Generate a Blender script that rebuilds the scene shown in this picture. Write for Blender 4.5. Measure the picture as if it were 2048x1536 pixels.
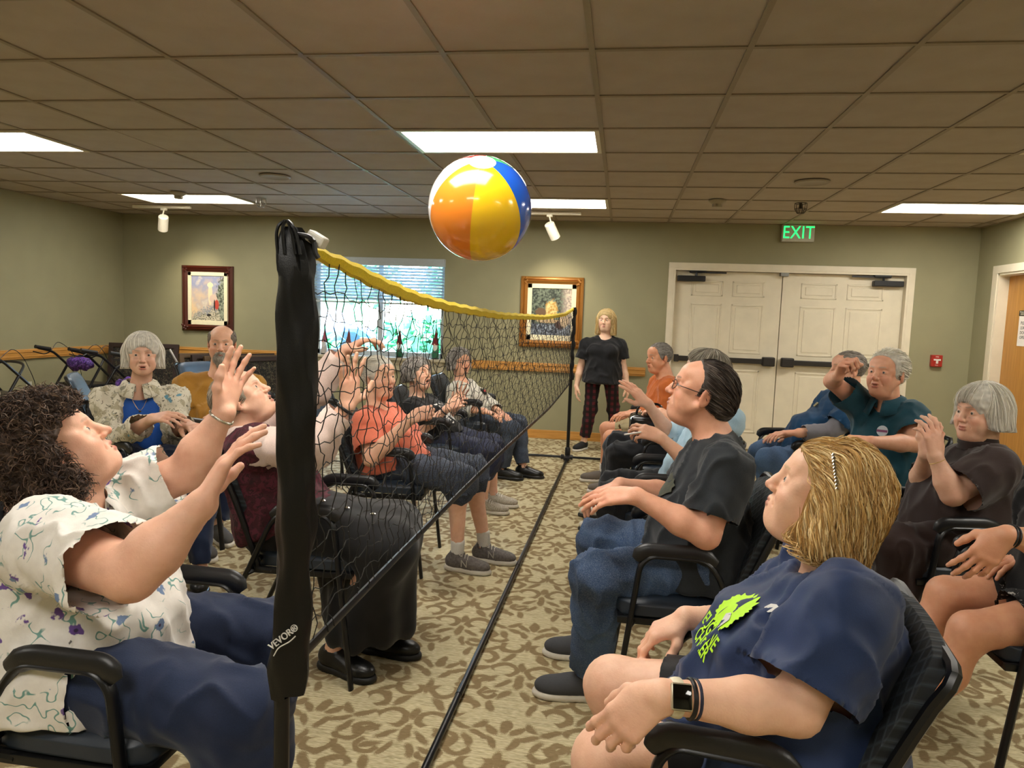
import bpy, bmesh, math, random
import numpy as np
from mathutils import Vector, Matrix
from mathutils import noise as mnoise
for o in list(bpy.data.objects): bpy.data.objects.remove(o)
scene = bpy.context.scene
COL = scene.collection
# ------------------------------------------------------------------ camera
CH, CEIL = 1.418, 2.470
FPX, YAW, PITCH, ROLL = 1449.84, .147876, .096393, .035474
_f = np.array([-math.sin(YAW)*math.cos(PITCH), math.cos(YAW)*math.cos(PITCH), -math.sin(PITCH)])
_r0 = np.array([math.cos(YAW), math.sin(YAW), 0.]); _u0 = np.cross(_r0, _f)
_r = math.cos(ROLL)*_r0 + math.sin(ROLL)*_u0; _u = -math.sin(ROLL)*_r0 + math.cos(ROLL)*_u0
cam_d = bpy.data.cameras.new('camera'); cam = bpy.data.objects.new('camera', cam_d); COL.objects.link(cam)
cam_d.sensor_fit = 'HORIZONTAL'; cam_d.sensor_width = 36; cam_d.lens = 36*FPX/2048; cam_d.clip_start = .02; cam_d.clip_end = 300
cam.matrix_world = Matrix([[_r[0], _u[0], -_f[0], 0], [_r[1], _u[1], -_f[1], 0], [_r[2], _u[2], -_f[2], CH], [0, 0, 0, 1]])
scene.camera = cam
# ------------------------------------------------------------------ world, light levels, exposure
TROFFER = 15.0      # emission of the ceiling light lenses
SPOTW = 22          # track spots, W
vs = scene.view_settings
vs.view_transform = 'Standard'; vs.look = 'None'; vs.exposure = 0.36; vs.gamma = 1; vs.use_curve_mapping = False
w = bpy.data.worlds.new('sky'); scene.world = w; w.use_nodes = True
nt = w.node_tree; bg = nt.nodes['Background']
sky = nt.nodes.new('ShaderNodeTexSky'); sky.sky_type = 'NISHITA'; sky.sun_disc = False
sky.sun_elevation = math.radians(42); sky.sun_rotation = math.radians(120)
nt.links.new(sky.outputs[0], bg.inputs[0]); bg.inputs[1].default_value = 8
sd = bpy.data.lights.new('sun', 'SUN'); sd.energy = 14; sd.angle = .02; sun = bpy.data.objects.new('sun', sd)
sun.rotation_euler = (math.radians(48), 0, math.radians(200)); COL.objects.link(sun)

def at(px, py, Y):
    """point of the room seen at that pixel of the 2048x1536 photograph, at depth Y (m)"""
    d = _r*(px-1024)/FPX - _u*(py-768)/FPX + _f
    p = d*(Y/d[1]); p[2] += CH
    return p
# ------------------------------------------------------------------ materials
def lin(c):
    if isinstance(c, str):
        c = [int(c[i:i+2], 16)/255 for i in (0, 2, 4)]
    return tuple((x/12.92 if x <= .04045 else ((x+.055)/1.055)**2.4) for x in c)
class N:
    """small expression helper for shader maths"""
    nt = None
    def __init__(s, k): s.k = k
    @staticmethod
    def m(op, *a, clamp=False):
        n = N.nt.nodes.new('ShaderNodeMath'); n.operation = op; n.use_clamp = clamp
        for i, x in enumerate(a):
            if isinstance(x, N): N.nt.links.new(x.k, n.inputs[i])
            else: n.inputs[i].default_value = x
        return N(n.outputs[0])
    def __add__(s, o): return N.m('ADD', s, o)
    def __sub__(s, o): return N.m('SUBTRACT', s, o)
    def __mul__(s, o): return N.m('MULTIPLY', s, o)
    def __rsub__(s, o): return N.m('SUBTRACT', o, s)
    __radd__ = __add__; __rmul__ = __mul__
    def abs(s): return N.m('ABSOLUTE', s)
    def mn(s, o): return N.m('MINIMUM', s, o)
    def mx(s, o): return N.m('MAXIMUM', s, o)
    def frac(s): return N.m('FRACT', s)
    def lt(s, o): return N.m('LESS_THAN', s, o)
    def gt(s, o): return N.m('GREATER_THAN', s, o)
    def sqrt(s): return N.m('SQRT', s)
    def step(s, a, b):   # smooth ramp a->b to 0..1
        n = N.nt.nodes.new('ShaderNodeMapRange'); N.nt.links.new(s.k, n.inputs[0])
        n.inputs[1].default_value = a; n.inputs[2].default_value = b; return N(n.outputs[0])
def newmat(name):
    m = bpy.data.materials.new(name); m.use_nodes = True; N.nt = m.node_tree
    return m, m.node_tree, m.node_tree.nodes['Principled BSDF']
def tex(nt, kind, scale, coord, **kw):
    n = nt.nodes.new(kind); n.inputs['Scale'].default_value = scale
    for k, v in kw.items():
        if k in n.inputs.keys(): n.inputs[k].default_value = v
        else: setattr(n, k, v)
    if coord is not None: nt.links.new(coord, n.inputs['Vector'])
    return n
def mix(nt, fac, a, b, mode='MIX'):
    n = nt.nodes.new('ShaderNodeMix'); n.data_type = 'RGBA'; n.blend_type = mode
    for s, x in ((0, fac), (6, a), (7, b)):
        if isinstance(x, N): x = x.k
        if hasattr(x, 'links'): nt.links.new(x, n.inputs[s])
        elif s == 0: n.inputs[0].default_value = x
        else: n.inputs[s].default_value = (*lin(x), 1)
    return n.outputs[2]
def coords(nt, scale=(1, 1, 1), which='Object', rot=(0, 0, 0)):
    tc = nt.nodes.new('ShaderNodeTexCoord'); mp = nt.nodes.new('ShaderNodeMapping')
    mp.inputs['Scale'].default_value = scale; mp.inputs['Rotation'].default_value = rot
    nt.links.new(tc.outputs[which], mp.inputs[0]); return mp.outputs[0]
def sep(nt, v):
    n = nt.nodes.new('ShaderNodeSeparateXYZ'); nt.links.new(v, n.inputs[0]); return [N(o) for o in n.outputs]
def bump(nt, b, h, strength=.3, dist=.01):
    n = nt.nodes.new('ShaderNodeBump'); n.inputs['Strength'].default_value = strength; n.inputs['Distance'].default_value = dist
    nt.links.new(h.k if isinstance(h, N) else h, n.inputs['Height']); nt.links.new(n.outputs[0], b.inputs['Normal'])
def setcol(nt, b, c):
    if isinstance(c, N): c = c.k
    if hasattr(c, 'links'): nt.links.new(c, b.inputs['Base Color'])
    else: b.inputs['Base Color'].default_value = (*lin(c), 1)
_mc = {}
def mat(name, col, rough=.6, metal=0, col2=None, nscale=60, nb=.15, bscale=None, spec=.5, sheen=0, stretch=(1, 1, 1), emit=0, coat=0):
    key = name
    if key in _mc: return _mc[key]
    m, nt, b = newmat(name)
    b.inputs['Roughness'].default_value = rough; b.inputs['Metallic'].default_value = metal
    b.inputs['Specular IOR Level'].default_value = spec
    if sheen: b.inputs['Sheen Weight'].default_value = sheen
    if coat: b.inputs['Coat Weight'].default_value = coat
    v = coords(nt, stretch)
    t = tex(nt, 'ShaderNodeTexNoise', nscale, v, Detail=3.)
    if col2 is None:
        l = lin(col); col2 = None
        mm = nt.nodes.new('ShaderNodeMix'); mm.data_type = 'RGBA'
        mm.inputs[6].default_value = (*[x*.9 for x in l], 1); mm.inputs[7].default_value = (*[min(1, x*1.08) for x in l], 1)
        nt.links.new(t.outputs[0], mm.inputs[0]); c = mm.outputs[2]
    else: c = mix(nt, N(t.outputs[0]).step(.35, .65), col, col2)
    nt.links.new(c, b.inputs['Base Color'])
    if nb:
        t2 = tex(nt, 'ShaderNodeTexNoise', bscale or nscale*3, v, Detail=2.); bump(nt, b, t2.outputs[0], nb, .002)
    if emit:
        nt.links.new(c, b.inputs['Emission Color']); b.inputs['Emission Strength'].default_value = emit
    _mc[key] = m; return m
# ------------------------------------------------------------------ meshes
def me_from(name, V, F, smooth=False, col=None, mats=()):
    me = bpy.data.meshes.new(name)
    if isinstance(F, np.ndarray) and F.ndim == 2:
        nv, nf, k = len(V), len(F), F.shape[1]
        me.vertices.add(nv); me.vertices.foreach_set('co', np.asarray(V, np.float32).ravel())
        me.loops.add(nf*k); me.loops.foreach_set('vertex_index', F.astype(np.int32).ravel())
        me.polygons.add(nf); me.polygons.foreach_set('loop_start', np.arange(0, nf*k, k, dtype=np.int32))
        me.update(calc_edges=True)
    else: me.from_pydata([tuple(v) for v in V], [], [tuple(f) for f in F]); me.update()
    if smooth: me.polygons.foreach_set('use_smooth', np.ones(len(me.polygons), bool))
    if col is not None:
        a = me.color_attributes.new('Col', 'FLOAT_COLOR', 'POINT')
        c = np.ones((len(V), 4), np.float32); c[:, :3] = col; a.data.foreach_set('color', c.ravel())
    for m in mats: me.materials.append(m)
    return me
class MB:
    """collects boxes, tubes and lathes into one mesh"""
    def __init__(s): s.V = []; s.F = []; s.M = []; s.n = 0
    def add(s, V, F, m=0):
        s.V += [tuple(v) for v in V]; s.F += [tuple(i+s.n for i in f) for f in F]; s.M += [m]*len(F); s.n = len(s.V); return s
    def box(s, lo, hi, m=0, ch=0, T=None):
        lo, hi = np.array(lo, float), np.array(hi, float)
        if ch:
            bm = bmesh.new(); bmesh.ops.create_cube(bm, size=1)
            for v in bm.verts: v.co = Vector([(lo[i]+hi[i])/2+v.co[i]*(hi[i]-lo[i]) for i in range(3)])
            bmesh.ops.bevel(bm, geom=bm.edges[:], offset=ch, segments=2, profile=.5, affect='EDGES')
            bm.verts.index_update(); V = [v.co[:] for v in bm.verts]; F = [[v.index for v in f.verts] for f in bm.faces]; bm.free()
        else:
            V = [(x, y, z) for x in (lo[0], hi[0]) for y in (lo[1], hi[1]) for z in (lo[2], hi[2])]
            F = [(0, 1, 3, 2), (4, 6, 7, 5), (0, 4, 5, 1), (2, 3, 7, 6), (0, 2, 6, 4), (1, 5, 7, 3)]
        if T is not None: V = [T @ Vector(v) for v in V]
        return s.add(V, F, m)
    def tube(s, P, r, n=8, m=0, closed=False, flat=None, T=None):
        P = np.array(P, float); k = len(P); R = np.broadcast_to(np.array(r, float), (k,)) if np.ndim(r) < 2 else None
        t = np.gradient(P, axis=0) if not closed else np.roll(P, -1, 0)-np.roll(P, 1, 0)
        t /= np.linalg.norm(t, axis=1)[:, None]+1e-12
        a = np.array([0, 0, 1.]) if abs(t[0, 2]) < .9 else np.array([1., 0, 0])
        u = np.cross(t[0], a); u /= np.linalg.norm(u); V = []
        for i in range(k):
            u = u-t[i]*u.dot(t[i]); u /= np.linalg.norm(u); v = np.cross(t[i], u)
            for j in range(n):
                A = 2*math.pi*j/n; c, d = math.cos(A), math.sin(A)
                if flat: c *= flat[0]; d *= flat[1]
                V.append(P[i]+R[i]*(u*c+v*d))
        F = []
        for i in range(k if closed else k-1):
            for j in range(n):
                a_, b_ = i*n+j, i*n+(j+1) % n; c_, d_ = ((i+1) % k)*n+(j+1) % n, ((i+1) % k)*n+j
                F.append((a_, b_, c_, d_))
        if not closed: F += [tuple(range(n))[::-1], tuple(range((k-1)*n, k*n))]
        if T is not None: V = [T @ Vector(v) for v in V]
        return s.add(V, F, m)
    def lathe(s, prof, n=20, c=(0, 0, 0), m=0, T=None):
        V = []; F = []; k = len(prof)
        for (r, z) in prof:
            for j in range(n):
                A = 2*math.pi*j/n; V.append((c[0]+r*math.cos(A), c[1]+r*math.sin(A), c[2]+z))
        for i in range(k-1):
            for j in range(n): F.append((i*n+j, i*n+(j+1) % n, (i+1)*n+(j+1) % n, (i+1)*n+j))
        F += [tuple(range(n))[::-1], tuple(range((k-1)*n, k*n))]
        if T is not None: V = [T @ Vector(v) for v in V]
        return s.add(V, F, m)
    def mesh(s, name, mats, smooth=False):
        me = me_from(name, s.V, s.F, False, None, mats if isinstance(mats, (list, tuple)) else [mats])
        if len(me.materials) > 1: me.polygons.foreach_set('material_index', s.M)
        if smooth:
            me.polygons.foreach_set('use_smooth', np.ones(len(me.polygons), bool))
            me.set_sharp_from_angle(angle=math.radians(38))
        return me
    def obj(s, name, mats, parent=None, smooth=False, base=None, **kw):
        me = s.mesh(name, mats, smooth)
        return link(name, me, parent, base, **kw)
def link(name, me, parent=None, base=None, **kw):
    o = bpy.data.objects.new(name, me); COL.objects.link(o)
    if base is not None: me.transform(Matrix.Translation(-Vector(base))); o.location = base
    if parent: o.parent = parent
    for k, v in kw.items(): o[k] = v
    return o
def thing(name, label, cat, loc=(0, 0, 0), rz=0, group=None):
    o = bpy.data.objects.new(name, None); COL.objects.link(o); o.location = loc; o.rotation_euler = (0, 0, rz)
    o.empty_display_size = .1
    return tag(o, label, cat, group)
def tag(o, label=None, cat=None, group=None, kind=None):
    if label: o['label'] = label
    if cat: o['category'] = cat
    if group: o['group'] = group
    if kind: o['kind'] = kind
    return o
def dup(root, loc=None, rz=None, label=None, group=None):
    r = root.copy(); COL.objects.link(r)
    if loc is not None: r.location = loc
    if rz is not None: r.rotation_euler = (0, 0, rz)
    if label: r['label'] = label
    if group: r['group'] = group
    for ch in list(root.children):
        c = ch.copy(); COL.objects.link(c); c.parent = r
        for g in ch.children:
            d = g.copy(); COL.objects.link(d); d.parent = c
    return r
def fillet(P, r, n=5):
    P = [Vector(p) for p in P]; out = [P[0]]
    for i in range(1, len(P)-1):
        a, b, c = P[i-1], P[i], P[i+1]; d1 = (a-b); d2 = (c-b); l = min(r, d1.length*.49, d2.length*.49)
        p, q = b+d1.normalized()*l, b+d2.normalized()*l
        for k in range(n+1):
            t = k/n; out.append(p*(1-t)**2+b*2*t*(1-t)+q*t*t)
    out.append(P[-1]); return [tuple(x) for x in out]
def spline(P, n=8):
    P = [np.array(p, float) for p in P]; P = [2*P[0]-P[1]]+P+[2*P[-1]-P[-2]]; out = []
    for i in range(1, len(P)-2):
        a, b, c, d = P[i-1:i+3]
        for k in range(n):
            t = k/n; out.append(.5*(2*b+(c-a)*t+(2*a-5*b+4*c-d)*t*t+(3*b-a-3*c+d)*t**3))
    out.append(P[-2]); return np.array(out)
def text(name, s, size, M, m, parent=None, ext=.001, sp=1.0, align='CENTER', **kw):
    c = bpy.data.curves.new(name, 'FONT'); c.body = s; c.size = size; c.extrude = ext; c.space_character = sp
    c.align_x = align; c.align_y = 'CENTER'; c.resolution_u = 3
    o = bpy.data.objects.new(name, c); COL.objects.link(o); dg = bpy.context.evaluated_depsgraph_get(); dg.update()
    me = bpy.data.meshes.new_from_object(o.evaluated_get(dg)); bpy.data.objects.remove(o)
    me.transform(M); me.materials.clear(); me.materials.append(m); me.name = name
    return link(name, me, parent, **kw)
def basis(x, y, z, o):
    return Matrix([[x[0], y[0], z[0], o[0]], [x[1], y[1], z[1], o[1]], [x[2], y[2], z[2], o[2]], [0, 0, 0, 1]])
# ================================================================== ROOM
XL, XR, YB, YF = -6.15, 3.62, 8.25, -1.6
GX, GY, TS = -.174, 2.399, .6096
M_wall = mat('sage_paint', '959070', .75, nscale=4, nb=.08, bscale=180)
M_white = mat('cream_enamel', 'ddd3bb', .42, nscale=8, nb=.03)
M_tile = mat('ceiling_tile_fibre', 'a89a88', .9, col2='ada090', nscale=5, nb=.35, bscale=260)
M_grid = mat('ceiling_grid_enamel', '8d7f68', .6, nb=0)
M_dark = mat('black_plastic', '17171a', .38, nscale=20, nb=.03)
M_bronze = mat('dark_bronze', '2e2a26', .45, .3, nb=.03)
# carpet -----------------------------------------------------------
def carpet_mat():
    m, nt, b = newmat('damask_carpet')
    v = coords(nt); wn = tex(nt, 'ShaderNodeTexNoise', 14, v, Detail=1.)
    X, Y, Z = sep(nt, v)
    nc = nt.nodes.new('ShaderNodeSeparateColor'); nt.links.new(wn.outputs['Color'], nc.inputs[0])
    X = (X+(N(nc.outputs[0])-.5)*.035)*.76; Y = (Y+(N(nc.outputs[1])-.5)*.035)*.76
    def cell(ox, oy):
        px, py = .50, .62
        u = ((X*(1/px)+ox).frac()-.5)*px; w_ = ((Y*(1/py)+oy).frac()-.5)*py; u = u.abs(); D = None
        def un(d):
            nonlocal D; D = d if D is None else D.mn(d)
        def ell(cx, cy, rx, ry, rot=0):
            c, s = math.cos(rot), math.sin(rot); a, e = u-cx, w_-cy
            p = (a*c+e*s)*(1/rx); q = (e*c-a*s)*(1/ry)
            un(((p*p+q*q).sqrt()-1)*min(rx, ry))
        def arc(cx, cy, r, w, ax, ay):   # open ring: the half away from direction (ax, ay)
            a, e = u-cx, w_-cy; d = ((a*a+e*e).sqrt()-r).abs()-w
            un(d.mx(a*ax+e*ay-r*.55))
        for k, (rx, ry, ro) in enumerate([(.016, .034, 0)]): ell(0, .235, rx, ry)
        ell(.038, .222, .012, .032, -.7); ell(.062, .19, .011, .03, -1.1); ell(.028, .165, .011, .028, -.5)
        arc(.105, .135, .032, .009, -.7, .7); ell(.155, .165, .013, .034, -.9); arc(.172, .09, .027, .009, .6, .8)
        arc(.052, .075, .036, .01, 0, 1); ell(.0, .09, .011, .038); ell(.112, .055, .011, .03, .9)
        arc(.125, -.005, .034, .01, .8, -.6); ell(.05, .0, .013, .036, .6); ell(.19, .02, .012, .03, .2)
        arc(.055, -.085, .038, .01, .6, -.8); ell(.0, -.06, .013, .03); ell(.13, -.085, .012, .036, 1.1)
        ell(.182, -.07, .011, .026, -.6); ell(.0, -.15, .014, .04); ell(.045, -.165, .011, .03, .8); arc(.105, -.155, .027, .009, -.5, -.8)
        ell(.16, -.15, .011, .03, .4); ell(.03, -.225, .011, .03, .4); ell(.075, -.215, .010, .026, 1.2)
        return D
    D = cell(0, 0).mn(cell(.5, .5))
    edge = tex(nt, 'ShaderNodeTexNoise', 240, v, Detail=1.)
    D = D+(N(edge.outputs[0])-.5)*.008
    f = D.step(-.002, .003)
    s = tex(nt, 'ShaderNodeTexNoise', 1, coords(nt, (7, 190, 1)), Detail=3.)
    s2 = tex(nt, 'ShaderNodeTexNoise', 1, coords(nt, (40, 420, 1)), Detail=1.)
    base = mix(nt, N(s.outputs[0]).step(.36, .62), '988b6a', 'c6b992')
    base = mix(nt, N(s2.outputs[0]).step(.45, .7), base, 'd6caa8')
    mot = mix(nt, N(s2.outputs[0]).step(.3, .7), '7c694b', '927e5c')
    c = mix(nt, f, mot, base); nt.links.new(c, b.inputs['Base Color'])
    b.inputs['Roughness'].default_value = .95; b.inputs['Specular IOR Level'].default_value = .15
    pile = tex(nt, 'ShaderNodeTexNoise', 700, v, Detail=1.); bump(nt, b, N(pile.outputs[0])+f*.4, .5, .003)
    return m
fl = MB().box((XL-.2, YF-.2, -.12), (XR+.3, YB+.2, 0)).obj('floor', carpet_mat(), kind='structure')
# walls ------------------------------------------------------------
WX0, WX1, WZ0, WZ1 = -3.65, -2.06, .86, 2.0
DX0, DX1, DZ = .53, 2.955, 1.985
b = MB(); T = .16
for lo, hi in [((XL-T, YB, 0), (WX0, YB+T, CEIL)), ((WX0, YB, 0), (WX1, YB+T, WZ0)), ((WX0, YB, WZ1), (WX1, YB+T, CEIL)),
               ((WX1, YB, 0), (DX0, YB+T, CEIL)), ((DX0, YB, DZ), (DX1, YB+T, CEIL)), ((DX1, YB, 0), (XR, YB+T, CEIL))]: b.box(lo, hi)
b.obj('wall_back', M_wall, kind='structure')
MB().box((XL-T, YF-T, 0), (XL, YB, CEIL)).obj('wall_left', M_wall, kind='structure')
RY0, RY1 = 6.78, 7.80
b = MB()
for lo, hi in [((XR, YF-T, 0), (XR+T, RY0, CEIL)), ((XR, RY0, 1.98), (XR+T, RY1, CEIL)), ((XR, RY1, 0), (XR+T, YB+T, CEIL))]: b.box(lo, hi)
b.obj('wall_right', M_wall, kind='structure')
MB().box((XL-T, YF-T, 0), (XR, YF, CEIL)).obj('wall_front', M_wall, kind='structure')
# ceiling: slab, grid bars and separate tiles ----------------------
ceil = MB().box((XL-T, YF-T, CEIL+.05), (XR+T, YB+T, CEIL+.12)).obj('ceiling', M_tile, kind='structure')
g = MB()
xs = sorted([GX+k*TS for k in range(-9, 7)]); ys = sorted([GY+k*TS for k in range(-6, 10)])
for i_, x in enumerate(xs):
    kx_ = round((x-GX)/TS); segs = [[YF, YB]]
    if kx_ in (-5, 1, 7, -5+0) or kx_ == -5: pass
    if (kx_, 3) in {(-5, 3), (-1, 3), (5, 3), (-7, 3)} or kx_ in (-7, -1, 5):
        segs = []; y_ = YF
        for r_ in (-5, -1, 3, 7):
            a_ = GY+r_*TS
            if a_ > y_: segs.append([y_, a_])
            y_ = a_+TS
        segs.append([y_, YB])
    for a_, c_ in segs: g.box((x-.012, a_, CEIL), (x+.012, c_, CEIL+.006)); g.box((x-.003, a_, CEIL+.006), (x+.003, c_, CEIL+.04))
for y in ys: g.box((XL, y-.012, CEIL+.0005), (XR, y+.012, CEIL+.006)); g.box((XL, y-.003, CEIL+.006), (XR, y+.003, CEIL+.04))
for lo, hi in [((XL, YF, CEIL), (XL+.022, YB, CEIL+.03)), ((XR-.022, YF, CEIL), (XR, YB, CEIL+.03)), ((XL, YB-.022, CEIL), (XR, YB, CEIL+.03)), ((XL, YF, CEIL), (XR, YF+.022, CEIL+.03))]: g.box(lo, hi)
g.obj('ceiling_grid', M_grid, ceil)
LIGHTS = [(x, y) for y in (-.648+.0, 1.79+.0) for x in (-3.832, -.174, 3.484)]
LC = []
for (cx1, ry) in [(-9+3, 3), (-6+6, 3), (6, 3), (-6, 7), (0, 7), (6, 7), (-6, -1), (0, -1), (6, -1), (-6, -5), (0, -5), (6, -5)]:
    LC.append((cx1-2, ry)); LC.append((cx1-1, ry))
skip = set(LC)
xe = [XL]+xs+[XR]; ye = [YF]+ys+[YB]; tm = {}
for i in range(len(xe)-1):
    for j in range(len(ye)-1):
        kx = round((xe[i]-GX)/TS) if i else -10; ky = round((ye[j]-GY)/TS) if j else -7
        if (kx, ky) in skip: continue
        wx, wy = xe[i+1]-xe[i], ye[j+1]-ye[j]; key = (round(wx, 3), round(wy, 3))
        if key not in tm:
            mb = MB(); a, c = wx/2-.005, wy/2-.005
            mb.box((-a, -c, .0065), (a, c, .03)); tm[key] = mb.mesh('ceiling_tile', M_tile)
        o = link('ceiling_tile', tm[key], ceil); o.location = ((xe[i]+xe[i+1])/2, (ye[j]+ye[j+1])/2, CEIL)
# troffers ---------------------------------------------------------
m_lens, nt_, b_ = newmat('light_lens')
b_.inputs['Base Color'].default_value = (.9, .9, .85, 1); b_.inputs['Emission Color'].default_value = (1, .955, .87, 1)
wv = tex(nt_, 'ShaderNodeTexNoise', 3, coords(nt_)); em = N(wv.outputs[0])*(.06*TROFFER)+TROFFER*.97
nt_.links.new(em.k, b_.inputs['Emission Strength'])
mf = mat('light_frame_enamel', 'cfc5ad', .4, nb=0)
fr = MB(); lw, lh = TS*2, TS
for lo, hi in [((-lw/2+.012, -lh/2+.012, -.004), (lw/2-.012, -lh/2+.04, .012)), ((-lw/2+.012, lh/2-.04, -.004), (lw/2-.012, lh/2-.012, .012)),
               ((-lw/2+.012, -lh/2+.04, -.004), (-lw/2+.04, lh/2-.04, .012)), ((lw/2-.04, -lh/2+.04, -.004), (lw/2-.012, lh/2-.04, .012))]: fr.box(lo, hi, ch=.002)
fr.box((-lw/2+.012, -lh/2+.012, .03), (lw/2-.012, lh/2-.012, .046))
frm = fr.mesh('frame', mf); ln = MB().box((-lw/2+.038, -lh/2+.038, .004), (lw/2-.038, lh/2-.038, .01)).mesh('lens', m_lens)
tl = {(-6, 3): 'white recessed ceiling light at the left edge of the room, nearest on the left', (0, 3): 'white recessed ceiling light right above the beach ball, largest in view',
      (6, 3): 'white recessed ceiling light just cut off by the right edge of the photo', (-6, 7): 'white recessed ceiling light behind the left track spotlight',
      (0, 7): 'white recessed ceiling light behind the beach ball beside the right track spotlight', (6, 7): 'white recessed ceiling light over the wooden door on the right',
      (-6, -1): 'recessed ceiling light behind the photographer, left', (0, -1): 'recessed ceiling light above the photographer, middle', (6, -1): 'recessed ceiling light behind the photographer, right',
      (-6, -5): 'recessed ceiling light at the rear of the room, left', (0, -5): 'recessed ceiling light at the rear of the room, middle', (6, -5): 'recessed ceiling light at the rear of the room, right'}
for (k, r), lab in tl.items():
    t = thing('ceiling_light', lab, 'ceiling light', (GX+(k-1)*TS, GY+(r+.5)*TS, CEIL), group='recessed ceiling lights')
    link('frame', frm, t); link('lens', ln, t)
# window -----------------------------------------------------------
M_vinyl = mat('white_vinyl', 'b9c3c8', .4, nb=.02)
wf = MB(); y0, y1 = YB+.07, YB+.12
for lo, hi in [((WX0, y0, WZ0), (WX0+.05, y1, WZ1)), ((WX1-.05, y0, WZ0), (WX1, y1, WZ1)), ((WX0, y0, WZ0), (WX1, y1, WZ0+.06)), ((WX0, y0, WZ1-.05), (WX1, y1, WZ1)),
               ((-2.875, y0-.01, WZ0), (-2.815, y1, WZ1)), ((-2.875, y0-.015, WZ0+.05), (-2.82, y0, WZ1))]: wf.box(lo, hi, ch=.004)
win = wf.obj('window_1', M_vinyl, kind='structure')
m_glass, nt_, b_ = newmat('window_glass')
for n in list(nt_.nodes):
    if n.type != 'OUTPUT_MATERIAL': nt_.nodes.remove(n)
tr = nt_.nodes.new('ShaderNodeBsdfTransparent'); tr.inputs[0].default_value = (.93, .97, .97, 1); gl = nt_.nodes.new('ShaderNodeBsdfGlossy'); gl.inputs['Roughness'].default_value = .02
fn = nt_.nodes.new('ShaderNodeFresnel'); fn.inputs[0].default_value = 1.45; mx = nt_.nodes.new('ShaderNodeMixShader')
nt_.links.new(fn.outputs[0], mx.inputs[0]); nt_.links.new(tr.outputs[0], mx.inputs[1]); nt_.links.new(gl.outputs[0], mx.inputs[2])
nt_.links.new(mx.outputs[0], [n for n in nt_.nodes if n.type == 'OUTPUT_MATERIAL'][0].inputs[0])
for a, c in ((WX0+.05, -2.875), (-2.815, WX1-.05)): MB().box((a, y0+.02, WZ0+.06), (c, y0+.026, WZ1-.05)).obj('window_pane', m_glass, win)
M_sill = mat('sill_enamel', 'b7ae95', .4, nb=.02)
tr_ = MB(); tr_.box((WX0-.07, YB-.075, .825), (WX1+.05, YB+.08, .862), ch=.008); tr_.box((WX0-.03, YB-.03, .70), (WX1+.02, YB, .825), ch=.006)
tr_.box((WX0-.03, YB-.045, .775), (WX1+.02, YB-.02, .825), ch=.01); tr_.obj('window_sill', M_sill, win)
# blind
m_sl = mat('blind_slat_vinyl', 'aeb6ba', .5, nb=0)
bl = thing('venetian_blind', 'white horizontal slat blind drawn down over the top of the window', 'blind', (-2.855, YB-.02, 2.0))
MB().box((-.81, -.03, -.075), (.805, .03, .015), ch=.004).obj('valance', m_sl, bl)
sm = MB(); sm.box((-.795, -.024, -.001), (.795, .024, .001), T=Matrix.Rotation(math.radians(-32), 4, 'X')); sm = sm.mesh('slat', m_sl)
for i in range(11):
    o = link('slat', sm, bl); o.location = (0, 0, -.105-.036*i)
for x in (-.62, 0, .62): MB().tube([(x, -.027, -.07), (x, -.027, -.5)], .0015, 5).obj('ladder_cord', m_sl, bl)
MB().box((-.795, -.02, -.52), (.795, .02, -.50), ch=.003).obj('bottom_rail', m_sl, bl)
# trims ------------------------------------------------------------
def woodmat(name, c1, c2, stretch, scale=6):
    m, nt, b = newmat(name); v = coords(nt, stretch)
    t = tex(nt, 'ShaderNodeTexNoise', scale, v, Detail=5., Distortion=.6)
    nt.links.new(mix(nt, N(t.outputs[0]).step(.3, .7), c1, c2), b.inputs['Base Color']); b.inputs['Roughness'].default_value = .38
    bump(nt, b, t.outputs[0], .06, .002); return m
M_oak = woodmat('honey_wood', 'b07a35', 'd09a50', (.6, .6, 14))
M_oakd = woodmat('honey_wood_door', 'a8732d', 'c08a42', (10, 10, .5))
RZ = [(.768, .875)]
def rail(x0, x1, nm):
    r = MB(); r.box((x0, YB-.028, .772), (x1, YB, .872), ch=.006); r.box((x0, YB-.034, .79), (x1, YB-.02, .806), ch=.003); r.box((x0, YB-.034, .838), (x1, YB-.02, .854), ch=.003)
    r.obj(nm, M_oak, kind='structure')
rail(XL+.03, WX0-.07, 'trim_1'); rail(WX1+.05, .277, 'trim_2')
r = MB(); r.box((XL, YF, .772), (XL+.028, YB, .872), ch=.006); r.box((XL+.02, YF, .79), (XL+.034, YB, .806), ch=.003); r.box((XL+.02, YF, .838), (XL+.034, YB, .854), ch=.003)
woodL = woodmat('honey_wood_side', 'b07a35', 'd09a50', (.6, .6, 14)); r.obj('trim_3', woodL, kind='structure')
MB().box((XL, YB-.014, 0), (.475, YB, .1), ch=.004).obj('baseboard_back', M_oak, kind='structure')
MB().box((3.015, YB-.014, 0), (XR, YB, .1), ch=.004).obj('baseboard_back_right', M_oak, kind='structure')
MB().box((XL, YF, 0), (XL+.014, YB, .1), ch=.004).obj('baseboard_left', M_oak, kind='structure')
b = MB(); b.box((XR-.014, YF, 0), (XR, RY0-.1, .1), ch=.004); b.box((XR-.014, RY1+.09, 0), (XR, YB, .1), ch=.004); b.obj('baseboard_right', M_oak, kind='structure')
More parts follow.
